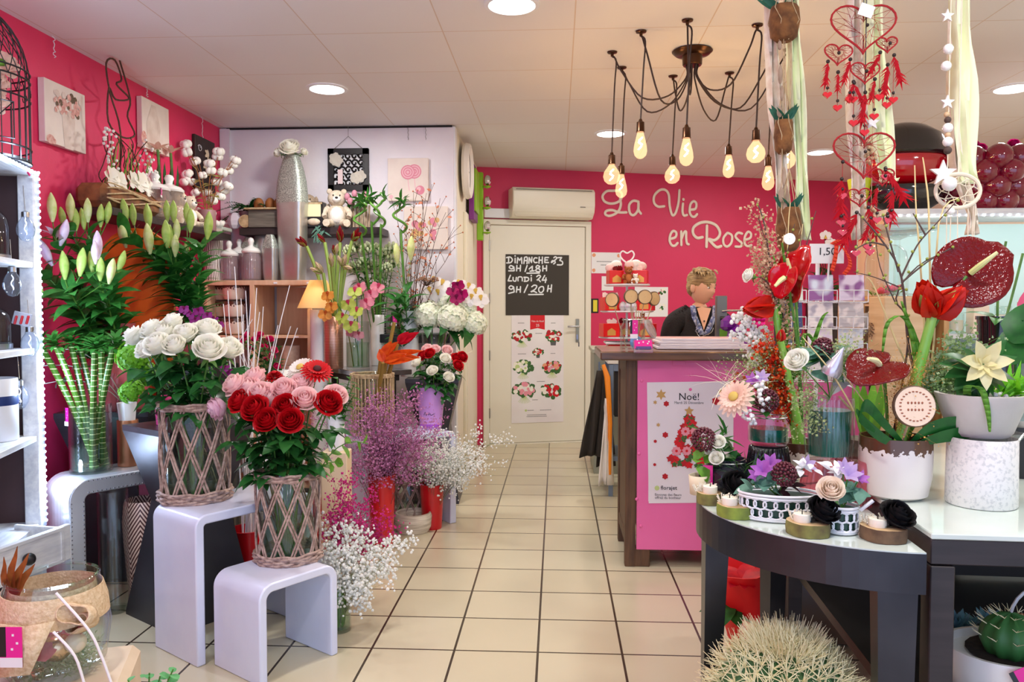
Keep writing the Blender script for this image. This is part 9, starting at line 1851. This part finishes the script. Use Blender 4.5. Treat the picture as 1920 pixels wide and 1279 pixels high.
part('burlap_inside',MB().lathe([(RB2*.93,HB2*.93),(RB2*.98,HB2*.8),(RB2*1.05,HB2*.66)],32,cap0=False),BUR,t,60)
GB=mat('gold_bauble',(226,186,150),.18,metal=.85);inner=FB+V((0,0,zb))
for i,(px,py,r,m_,lab) in enumerate(((108,1213,.036,GB,'large pearly gold bauble at the front of the ornament bowl'),(72,1262,.018,mat('champagne_bauble',(236,206,180),.12,metal=.9),'small crackled champagne bauble low in the ornament bowl'),(28,1172,.032,mat('rose_bauble',(230,160,150),.3,metal=.5),'rose bauble deep in the ornament bowl'),(142,1205,.026,mat('cream_bauble',(240,220,196),.3),'cream bauble against the glass beside the gold one'))):solo('bauble',lab,'bauble',MB().ball((0,0,0),r,20,14),m_,at(px,py,1.93 if i!=2 else 1.98),smooth=80)
o=thing('moss_bed','grey green moss and lichen filling the ornament bowl','moss',inner+V((0,0,.012)));mb=MB()
for i in range(900):a=rr(0,6.28);q=.115*sqrt(rr(0,1));mb.blade((q*cos(a),q*sin(a),rr(0,.05)),(rr(-1,1),rr(-1,1),rr(.1,1)),(0,0,1),.022,.007,.3,.2,2,3,'lance')
part('lichen',mb,petal('grey_moss',(190,196,166),(130,150,110)),o,0,kind='stuff');o=thing('rose_ribbon','folded pink paper petals inside the ornament bowl','paper',inner+V((.0,-.0,.10)));mb=MB()
for i in range(12):mb.blade((rr(-.08,.1),rr(-.08,.02),rr(-.01,.05)),(rr(-1,1),rr(-1,.2),rr(-.2,1)),(0,-1,.3),.06,.045,.3,.2,4,3,'petal')
part('petals',mb,petal('dusty_pink',(226,130,140),(206,90,110)),o,60);o=thing('brown_feather','rusty brown dried leaf poking out of the ornament bowl','leaf',inner+V((-.09,-.03,.2)));mb=MB()
for a,l in ((.35,.14),(.1,.15),(.6,.12),(-.2,.12)):mb.blade((0,0,0),(a,-.2,1),(-.3,-1,0),l,.03,.15,.2,5,3,'lance',wave=.12)
part('leaf_blades',mb,petal('rust_leaf',(170,96,46),(120,64,30)),o,60)
for i,P in enumerate(([(105,1112),(165,1180),(190,1230),(210,1285)],[(100,1185),(140,1230),(160,1290)])):
 p3=[at(x,y,1.80) for x,y in P];o=thing('painted_twig','thin white painted twig arching out of the ornament bowl, '+['upper','lower'][i]+' one','twig',p3[0]);mb=MB();mb.tube(cat_rom([p-p3[0] for p in p3],5),.0032,6);part('twig',mb,WTW,o);[mb.ball(p-p3[0],.0045,6,5) for p in p3[1:]]
EP=V((-1.06,1.95,0));o=thing('eucalyptus_sprig','bright eucalyptus sprig at the bottom edge before the tall white stool','greenery',EP);mb,ml=MB(),MB()
for px,py in ((240,1275),(280,1262),(300,1268),(325,1255)):e=at(px,py,1.95)-EP;pts=bez((.0,0,.16),(e.x*.5,e.y*.5,e.z*.75),e,6);mb.tube(pts,.002,5);leafset(ml,pts,8,.03,.026,'round',.45,1,.9,.1)
part('pot',MB().lathe([(.04,0),(.05,.15),(.001,.15)],18),WHITE,o);part('stems',mb,STEM,o);part('leaves',ml,petal('bright_eucalyptus',(120,196,130),(96,170,110)),o,60)
